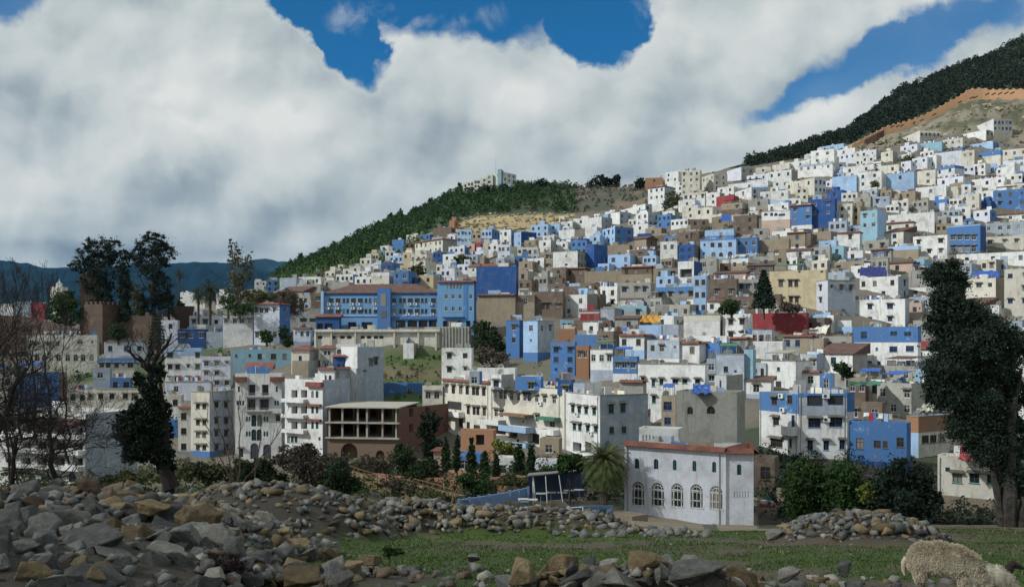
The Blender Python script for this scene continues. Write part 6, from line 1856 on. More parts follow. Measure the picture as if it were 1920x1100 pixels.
def palm(name, label, px, py, d, ycr, rpx, nf=46, mat=None, tr=.3, thick=1.0):
    k = d / F; loc = P(px, py, d); root = empty(name, loc); tag(root, label, 'palm')
    Hh = (py - ycr) * k; Rr = rpx * k; rr = random.Random(int(px)); q = MB(); lv = []
    for f in range(nf):
        az = f * 2.399963; el = R(78 - 118 * (f / nf)); L = Rr * rr.uniform(.9, 1.15) * 1.15
        dr = Vector((math.cos(az) * math.cos(el), math.sin(az) * math.cos(el), math.sin(el)))
        p_ = Vector((0, 0, Hh)); pts = [p_]
        for s_ in range(9):
            dr = (dr + Vector((0, 0, -.17))).normalized(); p_ = p_ + dr * L / 9; pts.append(p_)
        q.path(pts, [.05 * thick * (1 - s_ / 11) for s_ in range(10)], 3)
        for s_ in range(1, 10):
            for tt in (0, .33, .66):
                c = pts[s_ - 1].lerp(pts[s_], tt); dd = (pts[s_] - pts[s_ - 1]).normalized()
                sd = dd.cross(Vector((0, 0, 1))).normalized()
                ln = L * .17 * math.sin(math.pi * (s_ + tt) / 10.5) ** .5 + .05
                for sg in (-1, 1):
                    e_ = c + sd * sg * ln * .8 + dd * ln * .55 - ZUP * ln * .35
                    w_ = dd * (.035 * thick * Rr / 3)
                    lv.append([c - w_, c + w_, e_ + w_ * .3, e_ - w_ * .3])
    root_me = quads_mesh('crown', np.array([[list(v) for v in l] for l in lv]).reshape(-1, 3), mat or LF['mid'])
    cr = link('crown', root_me, root)
    q.build('frond_stems', simple('palm_stem', (0.12, 0.11, 0.03), .8), cr)
    tb = MB()
    n = 14
    for s_ in range(n):
        z0 = -1.5 + (Hh + 1.5) * s_ / n; z1 = -1.5 + (Hh + 1.5) * (s_ + 1) / n
        tb.tube((0, 0, z0), (0, 0, z1), tr * 1.05, tr * .9 if s_ < n - 2 else tr * 1.2, 9)
    tb.build('trunk', M_BARK, root)
palm('palm_tree', 'big bushy date palm beside the white riverside building', 1133, 945, 88, 868, 46, 130, leaf_mat('palm_fronds', (0.040, 0.065, 0.025), (0.085, 0.11, 0.040)), .36, 1.3)
palm('palm_tree', 'slender fan palm against the blue mountains', 336, 600, 290, 512, 11, 34, LF['blk'], .22)
palm('palm_tree', 'widest of the two feathery palms behind the white hooded house', 394, 600, 255, 546, 26, 50, LF['blk'], .4)
palm('palm_tree', 'smaller feathery palm beside the widest palm', 372, 600, 262, 552, 17, 40, LF['blk'], .35)
leafy('fan_palm_skirt', 'dark ivy covered stump under the slender fan palm', 'shrub', 338, 600, 288, [(338, 575, 8, 18)], LF['blk'], .25, 30, 30, .3)
# -- garden
for k, (px, yb, yt_, w_) in enumerate(((836, 880, 815, 15), (857, 878, 812, 13), (885, 885, 818, 17), (909, 893, 846, 17), (931, 905, 845, 13), (973, 893, 822, 20), (996, 892, 826, 15))):
    n = 6; h_ = (yb - yt_)
    leafy('cypress_tree', ['leftmost garden cypress beside the salmon pavilion', 'second garden cypress from the salmon pavilion', 'broad cypress before the terracotta annexe', 'short broad cypress in the middle of the garden', 'thin cypress standing lowest in the garden', 'wider of the twin cypresses before the cream row', 'thinner of the twin cypresses before the cream row'][k], 'cypress', px, yb, 106 + (k % 3) * 3,
          [(px, yb - h_ * (.12 + .8 * j / n), w_ * .5 * (1.05 - .75 * (j / n) ** 1.5), h_ / n * 1.0) for j in range(n)], LF['dark'], .13, 120, 34, .12, group='garden cypresses', limbs=False, clump=.4)
G_ = [('dark_garden_tree', 'dark tree rising beside the empty concrete shell', 806, 870, 122, [(806, 790, 17, 18), (800, 815, 18, 20), (812, 840, 18, 20)], 'blk', .18, 200),
 ('olive_tree', 'yellow green tree before the sheltered blue balcony', 946, 858, 132, [(946, 838, 18, 12), (935, 830, 12, 8), (958, 845, 12, 10)], 'lite', .16, 130),
 ('garden_tree', 'green tree with a thin dark trunk leaning over the shelter', 1068, 925, 90, [(1070, 862, 24, 14), (1058, 874, 16, 12), (1084, 872, 14, 12)], 'mid', .14, 190),
 ('garden_shrub', 'dark green shrub below the empty concrete shell', 760, 892, 118, [(755, 858, 22, 22), (772, 875, 20, 18)], 'dark', .15, 200),
 ('garden_shrub', 'olive shrub near the brick arch of the shell', 690, 892, 116, [(690, 868, 24, 16), (715, 880, 18, 12), (670, 880, 16, 12)], 'brn', .15, 160),
 ('garden_shrub', 'bright green shrub at the foot of the cypresses', 890, 925, 96, [(888, 905, 26, 16), (870, 900, 16, 12), (905, 915, 18, 12)], 'mid', .13, 220),
 ('garden_shrub', 'olive green bush beside the blue shelter', 962, 915, 97, [(955, 900, 18, 10), (975, 905, 14, 8)], 'olive', .12, 110),
 ('garden_shrub', 'dark shrub between the pavilion and the fence', 800, 895, 110, [(800, 875, 22, 16), (780, 885, 18, 12), (820, 885, 16, 12)], 'dark', .14, 170),
 ('garden_shrub', 'green shrub filling the gap before the low white garden house', 1040, 895, 112, [(1030, 882, 18, 8), (1010, 888, 12, 7)], 'mid', .12, 80),
 ('bank_shrub', 'dry brown bush on the ochre bank', 740, 925, 96, [(735, 905, 22, 12), (760, 915, 26, 12), (800, 922, 24, 12)], 'brn', .12, 150),
 ('bank_shrub', 'olive bush hanging over the fence end', 820, 945, 88, [(812, 930, 24, 12), (838, 938, 14, 10)], 'olive', .11, 110),
 ('oleander', 'big brown grey bush behind the middle rubble heap', 590, 935, 62, [(590, 880, 44, 30), (560, 865, 38, 24), (620, 885, 32, 30), (548, 850, 28, 16), (600, 910, 44, 24), (575, 842, 22, 10)], 'brn', .09, 700),
 ('oleander', 'dark green bush at the right side of the big brown bush', 640, 935, 60, [(635, 890, 22, 24), (655, 910, 20, 18), (622, 915, 24, 16)], 'dark', .09, 300),
 ('bank_shrub', 'olive bush left of the big brown bush', 405, 915, 66, [(400, 888, 30, 18), (372, 880, 28, 14), (430, 895, 26, 16), (350, 890, 20, 12)], 'olive', .09, 420),
 ('bank_shrub', 'dark bush at the foot of the thin sapling', 480, 915, 62, [(455, 885, 18, 24), (490, 890, 20, 26), (520, 900, 22, 18)], 'dark', .09, 340),
 ('bank_shrub', 'low olive bush under the ivy-clad trunk', 200, 910, 58, [(235, 895, 30, 12), (200, 905, 24, 10), (270, 900, 26, 9)], 'olive', .08, 220),
 ('riverside_bush', 'tall green bush right of the riverside building', 1512, 975, 84, [(1510, 895, 28, 30), (1495, 920, 26, 30), (1535, 910, 24, 30), (1510, 950, 34, 24), (1560, 940, 22, 26)], 'mid', .13, 620),
 ('riverside_bush', 'wide green bush below the blue terrace house', 1585, 980, 82, [(1585, 895, 28, 26), (1570, 925, 30, 28), (1605, 925, 24, 28), (1590, 955, 36, 22)], 'mid', .13, 560),
 ('riverside_bush', 'small yellow bush between the dark bushes', 1634, 950, 80, [(1634, 920, 15, 16), (1628, 932, 12, 12)], 'lite', .12, 110),
 ('riverside_bush', 'very dark bush below the shabby blue house', 1680, 985, 80, [(1725, 900, 26, 30), (1745, 940, 22, 26), (1728, 965, 30, 22), (1680, 890, 32, 28), (1660, 925, 30, 28), (1705, 925, 32, 30), (1680, 955, 44, 24), (1640, 960, 26, 18)], 'blk', .14, 620),
 ('riverside_bush', 'dark undergrowth below the low cream house', 1790, 1000, 70, [(1720, 985, 40, 14), (1750, 1000, 40, 8), (1860, 995, 40, 14), (1700, 935, 22, 30), (1760, 975, 34, 14), (1800, 985, 34, 12), (1830, 985, 30, 14), (1735, 960, 22, 20)], 'blk', .12, 360),
 ('hillside_shrub', 'dark bushes beside the hotel tower retaining wall', 908, 655, 226, [(900, 615, 15, 14), (920, 625, 18, 18), (905, 640, 16, 14), (935, 645, 14, 14)], 'dark', .26, 200),
 ('hillside_shrub', 'brown scrub below the dark bushes', 925, 685, 212, [(905, 665, 22, 14), (935, 670, 18, 12)], 'brn', .24, 130),
 ('hillside_tree', 'dark green tree behind the gabled white house', 872, 512, 330, [(868, 490, 16, 12), (880, 500, 14, 10)], 'dark', .34, 130),
 ('hillside_tree', 'olive tree behind the roof of the blue hotel', 778, 528, 300, [(775, 512, 16, 12), (788, 505, 9, 12)], 'olive', .32, 120),
 ('hillside_tree', 'small tree with an olive crown among the white upper houses', 1641, 366, 385, [(1640, 350, 8, 12), (1645, 342, 5, 6)], 'olive', .35, 70),
 ('hillside_tree', 'yellowish tree under the retaining wall of the hooded block', 1708, 322, 430, [(1702, 302, 12, 10), (1712, 312, 9, 10)], 'olive', .36, 80),
 ('hillside_tree', 'small tree before the pale blue blank facade', 1735, 318, 430, [(1737, 305, 6, 12)], 'olive', .33, 40),
 ('hillside_shrub', 'dark bush before the small white uphill house', 1635, 308, 455, [(1632, 304, 13, 7)], 'dark', .36, 60),
 ('hillside_shrub', 'leafy shrub before the brown house with white windows', 1372, 588, 200, [(1370, 575, 14, 13), (1355, 582, 8, 8)], 'dark', .24, 90),
 ('hillside_shrub', 'dry shrub at the foot of the yellow house', 1488, 586, 206, [(1478, 575, 16, 8), (1498, 578, 8, 8)], 'brn', .22, 70),
 ('hillside_shrub', 'olive scrub below the cream hillside house', 1262, 385, 400, [(1262, 372, 14, 14), (1250, 385, 10, 8)], 'olive', .36, 80),
 ('hillside_tree', 'rusty brown bare tree before the dark earthen wall', 548, 596, 262, [(540, 560, 16, 20), (555, 575, 14, 18), (525, 575, 12, 16)], 'brn', .2, 230),
 ('hillside_tree', 'olive tree behind the tall lilac house', 492, 575, 262, [(485, 555, 18, 12), (505, 560, 14, 12)], 'olive', .2, 150),
 ('courtyard_tree', 'dark tree beside the tall lilac house', 532, 640, 228, [(532, 625, 9, 14), (540, 640, 9, 10)], 'dark', .24, 90),
 ('courtyard_tree', 'small round tree before the tall lilac house', 500, 642, 222, [(500, 630, 11, 12)], 'mid', .22, 70),
 ('courtyard_tree', 'round dark bush before the earthen bastion', 222, 640, 246, [(222, 622, 14, 15)], 'dark', .25, 90),
 ('hillside_shrub', 'dark bush behind the blue terrace house rooftop', 1580, 702, 152, [(1578, 690, 16, 10), (1590, 700, 14, 8)], 'dark', .2, 90),
 ('ridge_tree', 'broad umbrella tree alone on the ridge', 1118, 358, 620, [(1112, 345, 12, 8), (1128, 340, 14, 9), (1125, 333, 8, 5)], 'blk', .6, 130),
 ('ridge_tree', 'ridge tree joined to the broad umbrella tree', 1150, 357, 622, [(1150, 345, 14, 9), (1155, 336, 8, 7)], 'blk', .6, 120),
 ('ridge_tree', 'dark tree beside the brick house on the ridge', 1200, 358, 520, [(1201, 345, 8, 11)], 'blk', .5, 80),
 ('ridge_tree', 'tallest pine standing above the wooded slope', 785, 408, 640, [(785, 396, 10, 7), (778, 402, 8, 5), (790, 391, 6, 4)], 'blk', .55, 110),
 ('ridge_tree', 'clump of dark pines left of the stepped hotel blocks', 912, 364, 596, [(912, 356, 12, 8)], 'blk', .5, 80),
 ('ridge_tree', 'dark pines right below the stepped hotel blocks', 945, 362, 590, [(945, 354, 9, 8), (962, 358, 8, 7)], 'blk', .5, 90),
 ('ridge_tree', 'tall dark pine mass right of the hilltop hotel', 1015, 375, 600, [(1010, 352, 16, 14), (1030, 358, 16, 12), (990, 360, 12, 10)], 'blk', .6, 260),
 ('ridge_tree', 'dark hedge of cypresses on the ridge before the umbrella trees', 1070, 372, 600, [(1060, 362, 12, 9), (1078, 360, 10, 10), (1045, 365, 10, 8)], 'blk', .5, 170),
 ('ridge_tree', 'left of three lone trees on the right ridge', 1608, 234, 740, [(1608, 225, 5, 5)], 'blk', .5, 30),
 ('ridge_tree', 'middle of three lone trees on the right ridge', 1622, 226, 745, [(1623, 217, 5, 5)], 'blk', .5, 30),
 ('ridge_tree', 'right of three lone trees on the right ridge', 1634, 224, 745, [(1633, 215, 5, 4)], 'blk', .5, 30),
]
for g_ in G_:
    leafy(g_[0], g_[1], 'bush' if 'shrub' in g_[0] or 'bush' in g_[0] or g_[0] == 'oleander' else 'tree', g_[2], g_[3], g_[4], g_[5], LF[g_[6]], g_[7], g_[8], 26, .1 if g_[7] < .2 else .25)
# -- the big dark tree at the right
bt = [(1770, 505, 34, 22), (1745, 520, 26, 20), (1790, 530, 26, 26), (1765, 560, 40, 28), (1800, 590, 46, 34), (1755, 610, 30, 26), (1840, 620, 44, 36), (1800, 650, 60, 40), (1760, 690, 44, 34), (1850, 690, 50, 44), (1895, 650, 30, 44),
      (1780, 740, 50, 36), (1835, 770, 50, 46), (1900, 740, 26, 40), (1800, 800, 34, 34), (1850, 840, 40, 40), (1900, 820, 30, 50), (1742, 720, 22, 24), (1890, 900, 26, 40)]
tr_ = leafy('big_tree', 'huge dark ivy grown tree with a pale split trunk', 'tree', 1893, 1012, 46, [(a_ + (8 if a_ < 1850 else 0), b_, c_ * (.74 if b_ < 590 else .90), d_ * .84) for a_, b_, c_, d_ in bt], LF['bt'], .060, 4400, 46, .4, M_BARK, limbs=True, clump=.34)
q = MB(); rr = random.Random(4)
for (x0, y0, x1, y1, r0, r1) in ((1893, 1015, 1897, 760, .42, .25), (1880, 985, 1862, 880, .22, .12), (1862, 880, 1880, 810, .12, .08), (1900, 900, 1890, 700, .2, .1), (1893, 780, 1840, 660, .15, .06), (1905, 1020, 1925, 930, .3, .3), (1893, 800, 1915, 690, .16, .08)):
    limb_tree(q, P(x0, y0, 46 - .3) - tr_.location, P(x1, y1, 46 + rr.uniform(-1, 1)) - tr_.location, r0, r1, rr, .02)
q.build('trunk', simple('weathered_bark', (0.06, 0.055, 0.048), .95, 0, .5, 4, .8), tr_)
# -- ivy-clad tree at the left
iv = leafy('ivy_clad_tree', 'leaning tree wrapped in dark ivy with bare upper branches', 'tree', 318, 908, 46, [(250, 850, 22, 20), (300, 700, 12, 18), (312, 870, 16, 20), (285, 740, 20, 26), (270, 770, 26, 24), (252, 800, 30, 26), (270, 830, 34, 30), (295, 790, 22, 34), (305, 850, 20, 30), (240, 785, 18, 14), (262, 712, 12, 14)], LF['blk'], .075, 900, 44, .3, M_TWIG, clump=.3, limbs=False)
q = MB(); rr = random.Random(12)
L0 = iv.location
mainp = [P(322, 915, 46), P(305, 860, 46), (P(292, 800, 46)), P(284, 740, 46.2), P(282, 700, 46.3)]
q.path([p - L0 for p in mainp], [.42, .30, .26, .2, .16], 9)
for (x, y) in ((262, 668), (300, 640), (322, 625), (240, 655), (285, 640), (310, 670)):
    e_ = P(x, y, 46 + rr.uniform(-1, 1))
    pts = limb_tree(q, mainp[4] - L0, e_ - L0, .13, .05, rr, .07)
    for _ in range(3):
        branchy(q, pts[rr.choice((3, 4, 5, 6))], (pts[-1] - pts[0]) + Vector((rr.gauss(0, .8), rr.gauss(0, .5), rr.uniform(-.2, .6))), .7, .035, 3, rr, .6, .08, .72, (2, 3), .009)
q.build('branches', M_TWIG, iv)
# -- large bare tree at the left edge
bt_ = empty('bare_tree', P(80, 920, 34)); tag(bt_, 'large leafless tree with a dense net of twigs at the left edge', 'tree')
q = MB(); rr = random.Random(21); L0 = bt_.location
stems = [((-50, 900), (50, 690), .13), ((104, 950), (94, 790), .11), ((-60, 820), (-5, 640), .12), ((20, 950), (30, 820), .09)]
for (a, b_, r0) in stems:
    p0 = P(a[0], a[1], 34) - L0; p1 = P(b_[0], b_[1], 34 + rr.uniform(-.5, .5)) - L0
    limb_tree(q, p0, p1, r0, r0 * .6, rr, .03, 6, 8)
    for k in range(13):
        s = p0.lerp(p1, rr.uniform(.25, 1.0))
        dr = Vector((rr.uniform(-.2, 1.3), rr.uniform(-.6, .6), rr.uniform(-.15, .9)))
        branchy(q, s, dr, rr.uniform(.8, 1.15), r0 * .30, 5, rr, .65, .05, .80, (2, 3), .006)
q.build('branches', M_TWIG, bt_)
b2 = empty('bare_tree', P(190, 930, 40)); 
tag(b2, 'thin leafless saplings reaching over the blue mountains', 'tree'); q = MB(); L0 = b2.location
for (x, y, s) in ((60, 600, 1.0), (30, 590, .9), (85, 610, .8), (5, 600, .9), (120, 640, .8)):
    branchy(q, P(x, y + 70, 40) - L0, Vector((rr.uniform(-.1, .1), 0, 1)), 1.6 * s, .035, 5, rr, .42, .25, .74, (2, 3), .008)
    limb_tree(q, P(x + 10, y + 230, 40) - L0, P(x, y + 70, 40) - L0, .055, .035, rr, .03)
q.build('branches', M_TWIG, b2)
leafy('thicket', 'dark reddish thicket tangled around the bare tree', 'bush', 40, 700, 62, [(40, 640, 60, 30), (-20, 620, 50, 30), (10, 670, 60, 30), (80, 655, 36, 18)], LF['red'], .06, 420, 30, .1, aspect=.25)
leafy('thicket', 'dark evergreen foliage low on the bare tree', 'bush', 20, 900, 36, [(20, 770, 50, 20), (60, 790, 40, 14), (-10, 800, 40, 20), (10, 740, 30, 14)], LF['blk'], .05, 260, 30, .06, aspect=.5)
leafy('thicket', 'tangle of fine dark twigs before the white balcony building', 'bush', 40, 905, 35, [(20, 810, 70, 50), (70, 850, 50, 36), (110, 800, 40, 46), (0, 740, 60, 40), (90, 740, 50, 36)], simple('fine_dark_twigs', (0.028, 0.02, 0.022), .95), .14, 210, 34, .05, aspect=.035, clump=.5, limbs=False)
# thin sapling
sp = empty('sapling', P(440, 915, 52)); tag(sp, 'bare forked sapling before the corner block and ornate building', 'sapling'); q = MB(); L0 = sp.location; rr = random.Random(9)
for (x0, y0, x1, y1) in ((442, 915, 400, 750), (445, 915, 450, 740), (448, 915, 425, 735), (450, 915, 530, 800), (478, 915, 490, 790), (440, 915, 388, 800)):
    pts = limb_tree(q, P(x0, y0, 52) - L0, P(x1, y1, 52 + rr.uniform(-1, 1)) - L0, .05, .018, rr, .025, 6, 5)
    for _ in range(5): branchy(q, pts[rr.randint(2, 6)], (pts[-1] - pts[0]).normalized() + Vector((rr.gauss(0, .4), 0, .2)), .8, .014, 2, rr, .4, .15, .7, (1, 3), .008)
q.build('branches', M_TWIGR, sp)
for (px, y0, y1, d, lb) in ((1380, 0, 0, 0, ''),):
    pass
rr = random.Random(33)
for k in range(30):
    if k < 17: px, d = 520 + k * 21 + rr.uniform(-7, 7), 600; lab = 'pine breaking the skyline of the wooded slope left of the hilltop hotel'
    else: px, d = 1450 + (k - 17) * 34 + rr.uniform(-9, 9), 700; lab = 'dark pine breaking the skyline of the mountain above the orange rampart'
    # stand on the crest: where the ground shows highest
    d = min(np.linspace(430, 920, 60), key=lambda q_: gpy(px, q_))
    b_ = gpy(px, d); hh = rr.uniform(7, 12) * F / d * .5
    leafy('pine_tree', lab, 'pine', px, b_ + 1, d, [(px, b_ - hh * .3, hh * .42, hh * .4), (px, b_ - hh * .7, hh * .28, hh * .4), (px + hh * .1, b_ - hh * 1.05, hh * .12, hh * .3)], LF['blk'] if k > 16 else LF['pine'], .6, 60, 16, .2, group='pines on the ridges', limbs=False, clump=.4)
# -- wooded ridges: nobody could count these, one mass each
def forest(name, label, spots, mat, leaf=.55, per=46):
    pts = []
    for (x, y, z, r_, h_) in spots:
        m_ = per
        a = rng.uniform(0, 6.283, m_); t = rng.uniform(0, 1, m_) ** .8
        q_ = r_ * np.sqrt(1.02 - t) * rng.uniform(.5, 1.05, m_)
        pts.append(np.stack([x + q_ * np.cos(a), y + q_ * np.sin(a), z + h_ * (.15 + .85 * t)], 1))
    tag(link(name, quads_mesh(name, leaves_arrays(np.concatenate(pts), leaf), mat)), label, 'woodland', kind='stuff')
def spots_in(n, fx, fd, ok, rmin, rmax):
    out = []
    k = 0
    while len(out) < n and k < n * 12:
        k += 1
        px = rr.uniform(*fx); d = rr.uniform(*fd)
        if not ok(px, d): continue
        x = (px - 960) / F * d; r_ = rr.uniform(rmin, rmax)
        out.append((x, d, gz(x, d) - .5, r_, r_ * rr.uniform(1.4, 2.3)))
    return out
lo = lambda px: np.interp(px, [430, 560, 640, 720, 800, 900, 1000, 1080], [548, 514, 499, 470, 438, 402, 396, 396])
okA = lambda px, d: gpy(px, d) < lo(px) and gz((px - 960) / F * d, d) > 10 and not (980 < px and rr.random() < (px - 980) / 160)
A_ = spots_in(1700, (470, 1085), (330, 680), okA, 1.4, 3.2)
forest('pine_forest', 'pine wood covering the slope below the hilltop hotel', A_, LF['pine'], .45, 64)
B_ = spots_in(420, (500, 800), (330, 560), lambda px, d: abs(gpy(px, d) - lo(px)) < 22, 1.2, 2.4)
forest('scrub_wood', 'scrub painted in sunlit green along the lower edge of the pine wood', B_, LF['pineL'], .45)
hiR = lambda px: np.interp(px, [1400, 1500, 1600, 1700, 1820, 1920], [314, 298, 270, 232, 176, 168])
Cc_ = spots_in(2600, (1400, 2050), (500, 930), lambda px, d: gpy(px, d) < hiR(px) and gpy(px, d) < gpy(px, max(d - 60, 500)) + 30, 1.8, 4.2)
forest('dark_forest', 'dark forest on the mountainside above the orange rampart', Cc_, LF['blk'], .6, 74)
D_ = spots_in(160, (1780, 2000), (540, 700), lambda px, d: True, 1.2, 2.6)
forest('hillside_scrub', 'olive scrub above the top end of the orange rampart', D_, LF['olive'], .5, 30)
E_ = spots_in(260, (980, 1260), (430, 620), lambda px, d: gpy(px, d) < np.interp(px, [980, 1100, 1260], [405, 398, 385]), .6, 1.8)
forest('ridge_scrub', 'grey brown scrub along the bare ridge', E_, LF['brn'], .4, 30)
H_ = spots_in(150, (1600, 1960), (440, 505), lambda px, d: gpy(px, d) < 292, .6, 1.6)
forest('cliff_scrub', 'dark scrub clinging to the rocks below the rampart', H_, LF['olive'], .35, 26)
I_ = spots_in(230, (520, 1900), (200, 420), lambda px, d: rr.random() < .6, .5, 1.4)
forest('courtyard_green', 'small greenery in the gaps between the houses', I_, LF['dark'], .28, 26)
J_ = spots_in(130, (700, 880), (196, 226), lambda px, d: True, .3, .8)
forest('slope_weeds', 'weeds on the grassy slope under the hotel', J_, LF['mid'], .2, 22)
K_ = spots_in(330, (-150, 860), (50, 190), lambda px, d: True, .4, 1.3)
forest('river_scrub', 'mixed scrub between the rubble heaps and the lowest houses', K_, LF['olive'], .12, 80)
K2 = spots_in(460, (-150, 900), (37, 75), lambda px, d: True, .3, .9)
forest('bank_scrub', 'fine dark scrub right behind the rubble heaps', K2, LF['dark'], .05, 190)
L_ = spots_in(260, (-200, 440), (235, 420), lambda px, d: True, .8, 2.0)
forest('town_greenery', 'garden greenery around the old fortress', L_, LF['dark'], .3, 34)

M_ = spots_in(520, (640, 1180), (92, 150), lambda px, d: gpy(px, d) > 862 and not (980 < px and d < 96), .4, 1.5)
forest('garden_undergrowth', 'dark undergrowth filling the riverside garden', M_, LF['dark'], .13, 70)
N_ = spots_in(300, (1420, 1960), (84, 122), lambda px, d: True, .5, 1.5)
forest('bank_thicket', 'dark thicket on the bank behind the round heap', N_, LF['blk'], .13, 70)
# ------------------------------------------------------------------ rocks
def rock_mesh(seed, sub, long=1.0):
    """broken stone: hull of a few random points, its faces then split and roughened"""
    import bmesh
    rr = random.Random(seed * 13 + 5); bm = bmesh.new()
    n = rr.randint(9, 14)
    for k in range(n):
        d_ = Vector((rr.gauss(0, 1), rr.gauss(0, 1), rr.gauss(0, 1))).normalized() * rr.uniform(.82, 1.12)
        bm.verts.new((d_.x * long, d_.y, d_.z * .8))
    h_ = bmesh.ops.convex_hull(bm, input=bm.verts)
    bmesh.ops.delete(bm, geom=[v for v in bm.verts if not v.link_faces], context='VERTS')
    bmesh.ops.dissolve_limit(bm, angle_limit=R(14), verts=bm.verts, edges=bm.edges)
    if sub >= 3:
        bmesh.ops.bevel(bm, geom=list(bm.edges), offset=.05, segments=1, affect='EDGES')
    bmesh.ops.triangulate(bm, faces=bm.faces)
    o_ = Vector((seed * 3.7, seed * 1.3, 0))
    if sub >= 3:
        for _ in range(2 if sub == 3 else 3):
            bmesh.ops.subdivide_edges(bm, edges=[e for e in bm.edges if e.calc_length() > .12], cuts=1, use_grid_fill=True)
            bmesh.ops.triangulate(bm, faces=bm.faces)
        for v in bm.verts:
            v.co = v.co * (1 + .07 * noise.fractal(v.co * 1.6 + o_, 1, 2, 3) + .035 * noise.noise(v.co * 6 + o_) + .015 * noise.noise(v.co * 15 + o_))
    bmesh.ops.recalc_face_normals(bm, faces=bm.faces)
    bm_ = bpy.data.meshes.new('rock'); bm.to_mesh(bm_); bm.free()
    bm_.polygons.foreach_set('use_smooth', [False] * len(bm_.polygons))
    return bm_
def rock_mat(key, c1, c2, c3):
    m_, h, b = new_mat(key)
    co = h.n('ShaderNodeTexCoord').outputs['Object']; ri = h.n('ShaderNodeObjectInfo').outputs['Random']; gi = h.n('ShaderNodeNewGeometry').outputs['Random Per Island']
    rnd_ = h.m('FRACT', h.m('ADD', ri, gi))
    a = h.n('ShaderNodeVectorMath', operation='ADD'); h.put(a.inputs[0], co); h.put(a.inputs[1], h.xyz(h.m('MULTIPLY', rnd_, 50.0), 0.0, 0.0)); v = a.outputs[0]
    c = h.mix(h.ramp(h.noise(v, 1.6, 8, .7), .38, .66), rgba(c1), rgba(c2))
    c = h.mix(h.m('MULTIPLY', h.ramp(h.noise(v, 3.5, 8, .72), .56, .68), .7), c, rgba(c3))
    c = h.mix(h.m('MULTIPLY', h.ramp(h.noise(v, 9.0, 6, .75), .60, .72), .6), c, (0.035, 0.033, 0.03, 1))
    hs = h.n('ShaderNodeHueSaturation'); h.put(hs.inputs['Color'], c); h.put(hs.inputs['Value'], h.m('ADD', .55, h.m('MULTIPLY', rnd_, .95)))
    h.put(b.inputs['Base Color'], hs.outputs[0]); b.inputs['Roughness'].default_value = .95; b.inputs['Specular IOR Level'].default_value = .2
    bp = h.n('ShaderNodeBump'); bp.inputs['Strength'].default_value = .9; bp.inputs['Distance'].default_value = .12
    h.put(bp.inputs['Height'], h.noise(v, 3.2, 12, .75)); h.put(b.inputs['Normal'], bp.outputs[0])
    return m_
RM = {'grey': rock_mat('grey_limestone', (0.115, 0.120, 0.118), (0.19, 0.19, 0.175), (0.31, 0.305, 0.27)), 'ochre': rock_mat('ochre_limestone', (0.165, 0.125, 0.075), (0.255, 0.20, 0.115), (0.13, 0.085, 0.055)),
      'pale': rock_mat('pale_limestone', (0.19, 0.185, 0.165), (0.29, 0.28, 0.245), (0.15, 0.14, 0.115)), 'red': rock_mat('reddish_stone', (0.13, 0.09, 0.065), (0.18, 0.135, 0.10), (0.10, 0.085, 0.07))}
protos = {}
for mk in RM:
    for s_ in range(7):
        for lod in (3, 4):
            me = rock_mesh(s_ + len(mk) * 10, lod, 1 + .25 * (s_ % 3)); me.materials.append(RM[mk]); protos[(mk, s_, lod)] = me
NMAT = {'grey': 'grey', 'ochre': 'ochre', 'pale': 'pale', 'red': 'reddish'}
# heaps: name, photo column range, distance range, size range (m), count, material mix, phrase
ROCKS = []
def scatter(xr_, yr_, sz, n, mix_, phrase, hmin=.02, lift=.1, key=None):
    k = t = 0
    while k < n and t < n * 40:
        t += 1
        x = rr.uniform(*xr_); y = rr.uniform(*yr_)
        if hmin and heap(x, y) < hmin: continue
        px = 960 + F * x / y
        if px < -120 or px > 2040: continue
        s_ = sz[0] * (sz[1] / sz[0]) ** (rr.random() ** 1.6)
        if any((x - q_[0]) ** 2 + (y - q_[1]) ** 2 < (.5 * (s_ + q_[3])) ** 2 for q_ in ROCKS[-420:]): continue
        mk = key(x, y) if key else rr.choice(mix_)
        ROCKS.append((x, y, gz(x, y) + s_ * lift + .1 * s_, s_, mk, phrase)); k += 1
rr = random.Random(77)
G4 = ['grey'] * 9 + ['pale', 'ochre']
scatter((-12.5, -2.6), (10.3, 18.5), (.18, .44), 230, G4, 'big heap in the lower left corner')
# ochre and reddish part of that heap, and the smaller stones between
scatter((-6.5, -2.4), (13.0, 19.5), (.10, .30), 330, ['ochre', 'ochre', 'grey', 'pale', 'red'], 'inner flank of the lower left heap')
scatter((-12.5, -2.6), (10.3, 18.5), (.10, .20), 420, G4, 'big heap in the lower left corner')
scatter((-16, -3), (17, 24), (.11, .32), 420, ['grey', 'grey', 'ochre', 'red', 'pale'], 'heap crest below the ivy-clad tree', key=lambda x, y: rr.choice(['red', 'red', 'ochre', 'grey']) if 960 + F * x / y < 230 else rr.choice(['grey', 'grey', 'pale', 'ochre']))
scatter((-18, 0), (22, 31), (.09, .26), 1400, ['grey', 'pale', 'grey', 'ochre'], 'heap in front of the big brown bush')
scatter((-10.5, 5.0), (27, 32), (.09, .27), 1100, ['grey', 'pale', 'pale', 'ochre'], 'long rubble bank before the garden')
scatter((-0.4, 4.2), (12.2, 14.6), (.17, .34), 46, ['grey', 'pale', 'ochre', 'pale'], 'central front heap')
scatter((-0.4, 4.2), (12.2, 14.6), (.08, .2), 70, ['grey', 'pale', 'ochre', 'pale'], 'central front heap')
scatter((7.6, 12.6), (23.6, 28.3), (.10, .28), 420, ['grey', 'pale', 'grey', 'ochre'], 'round heap before the riverside bushes')
scatter((-4.2, -.2), (12.2, 16.4), (.09, .2), 60, ['grey', 'pale', 'red'], 'low scatter of stones in the middle of the grass', hmin=0)
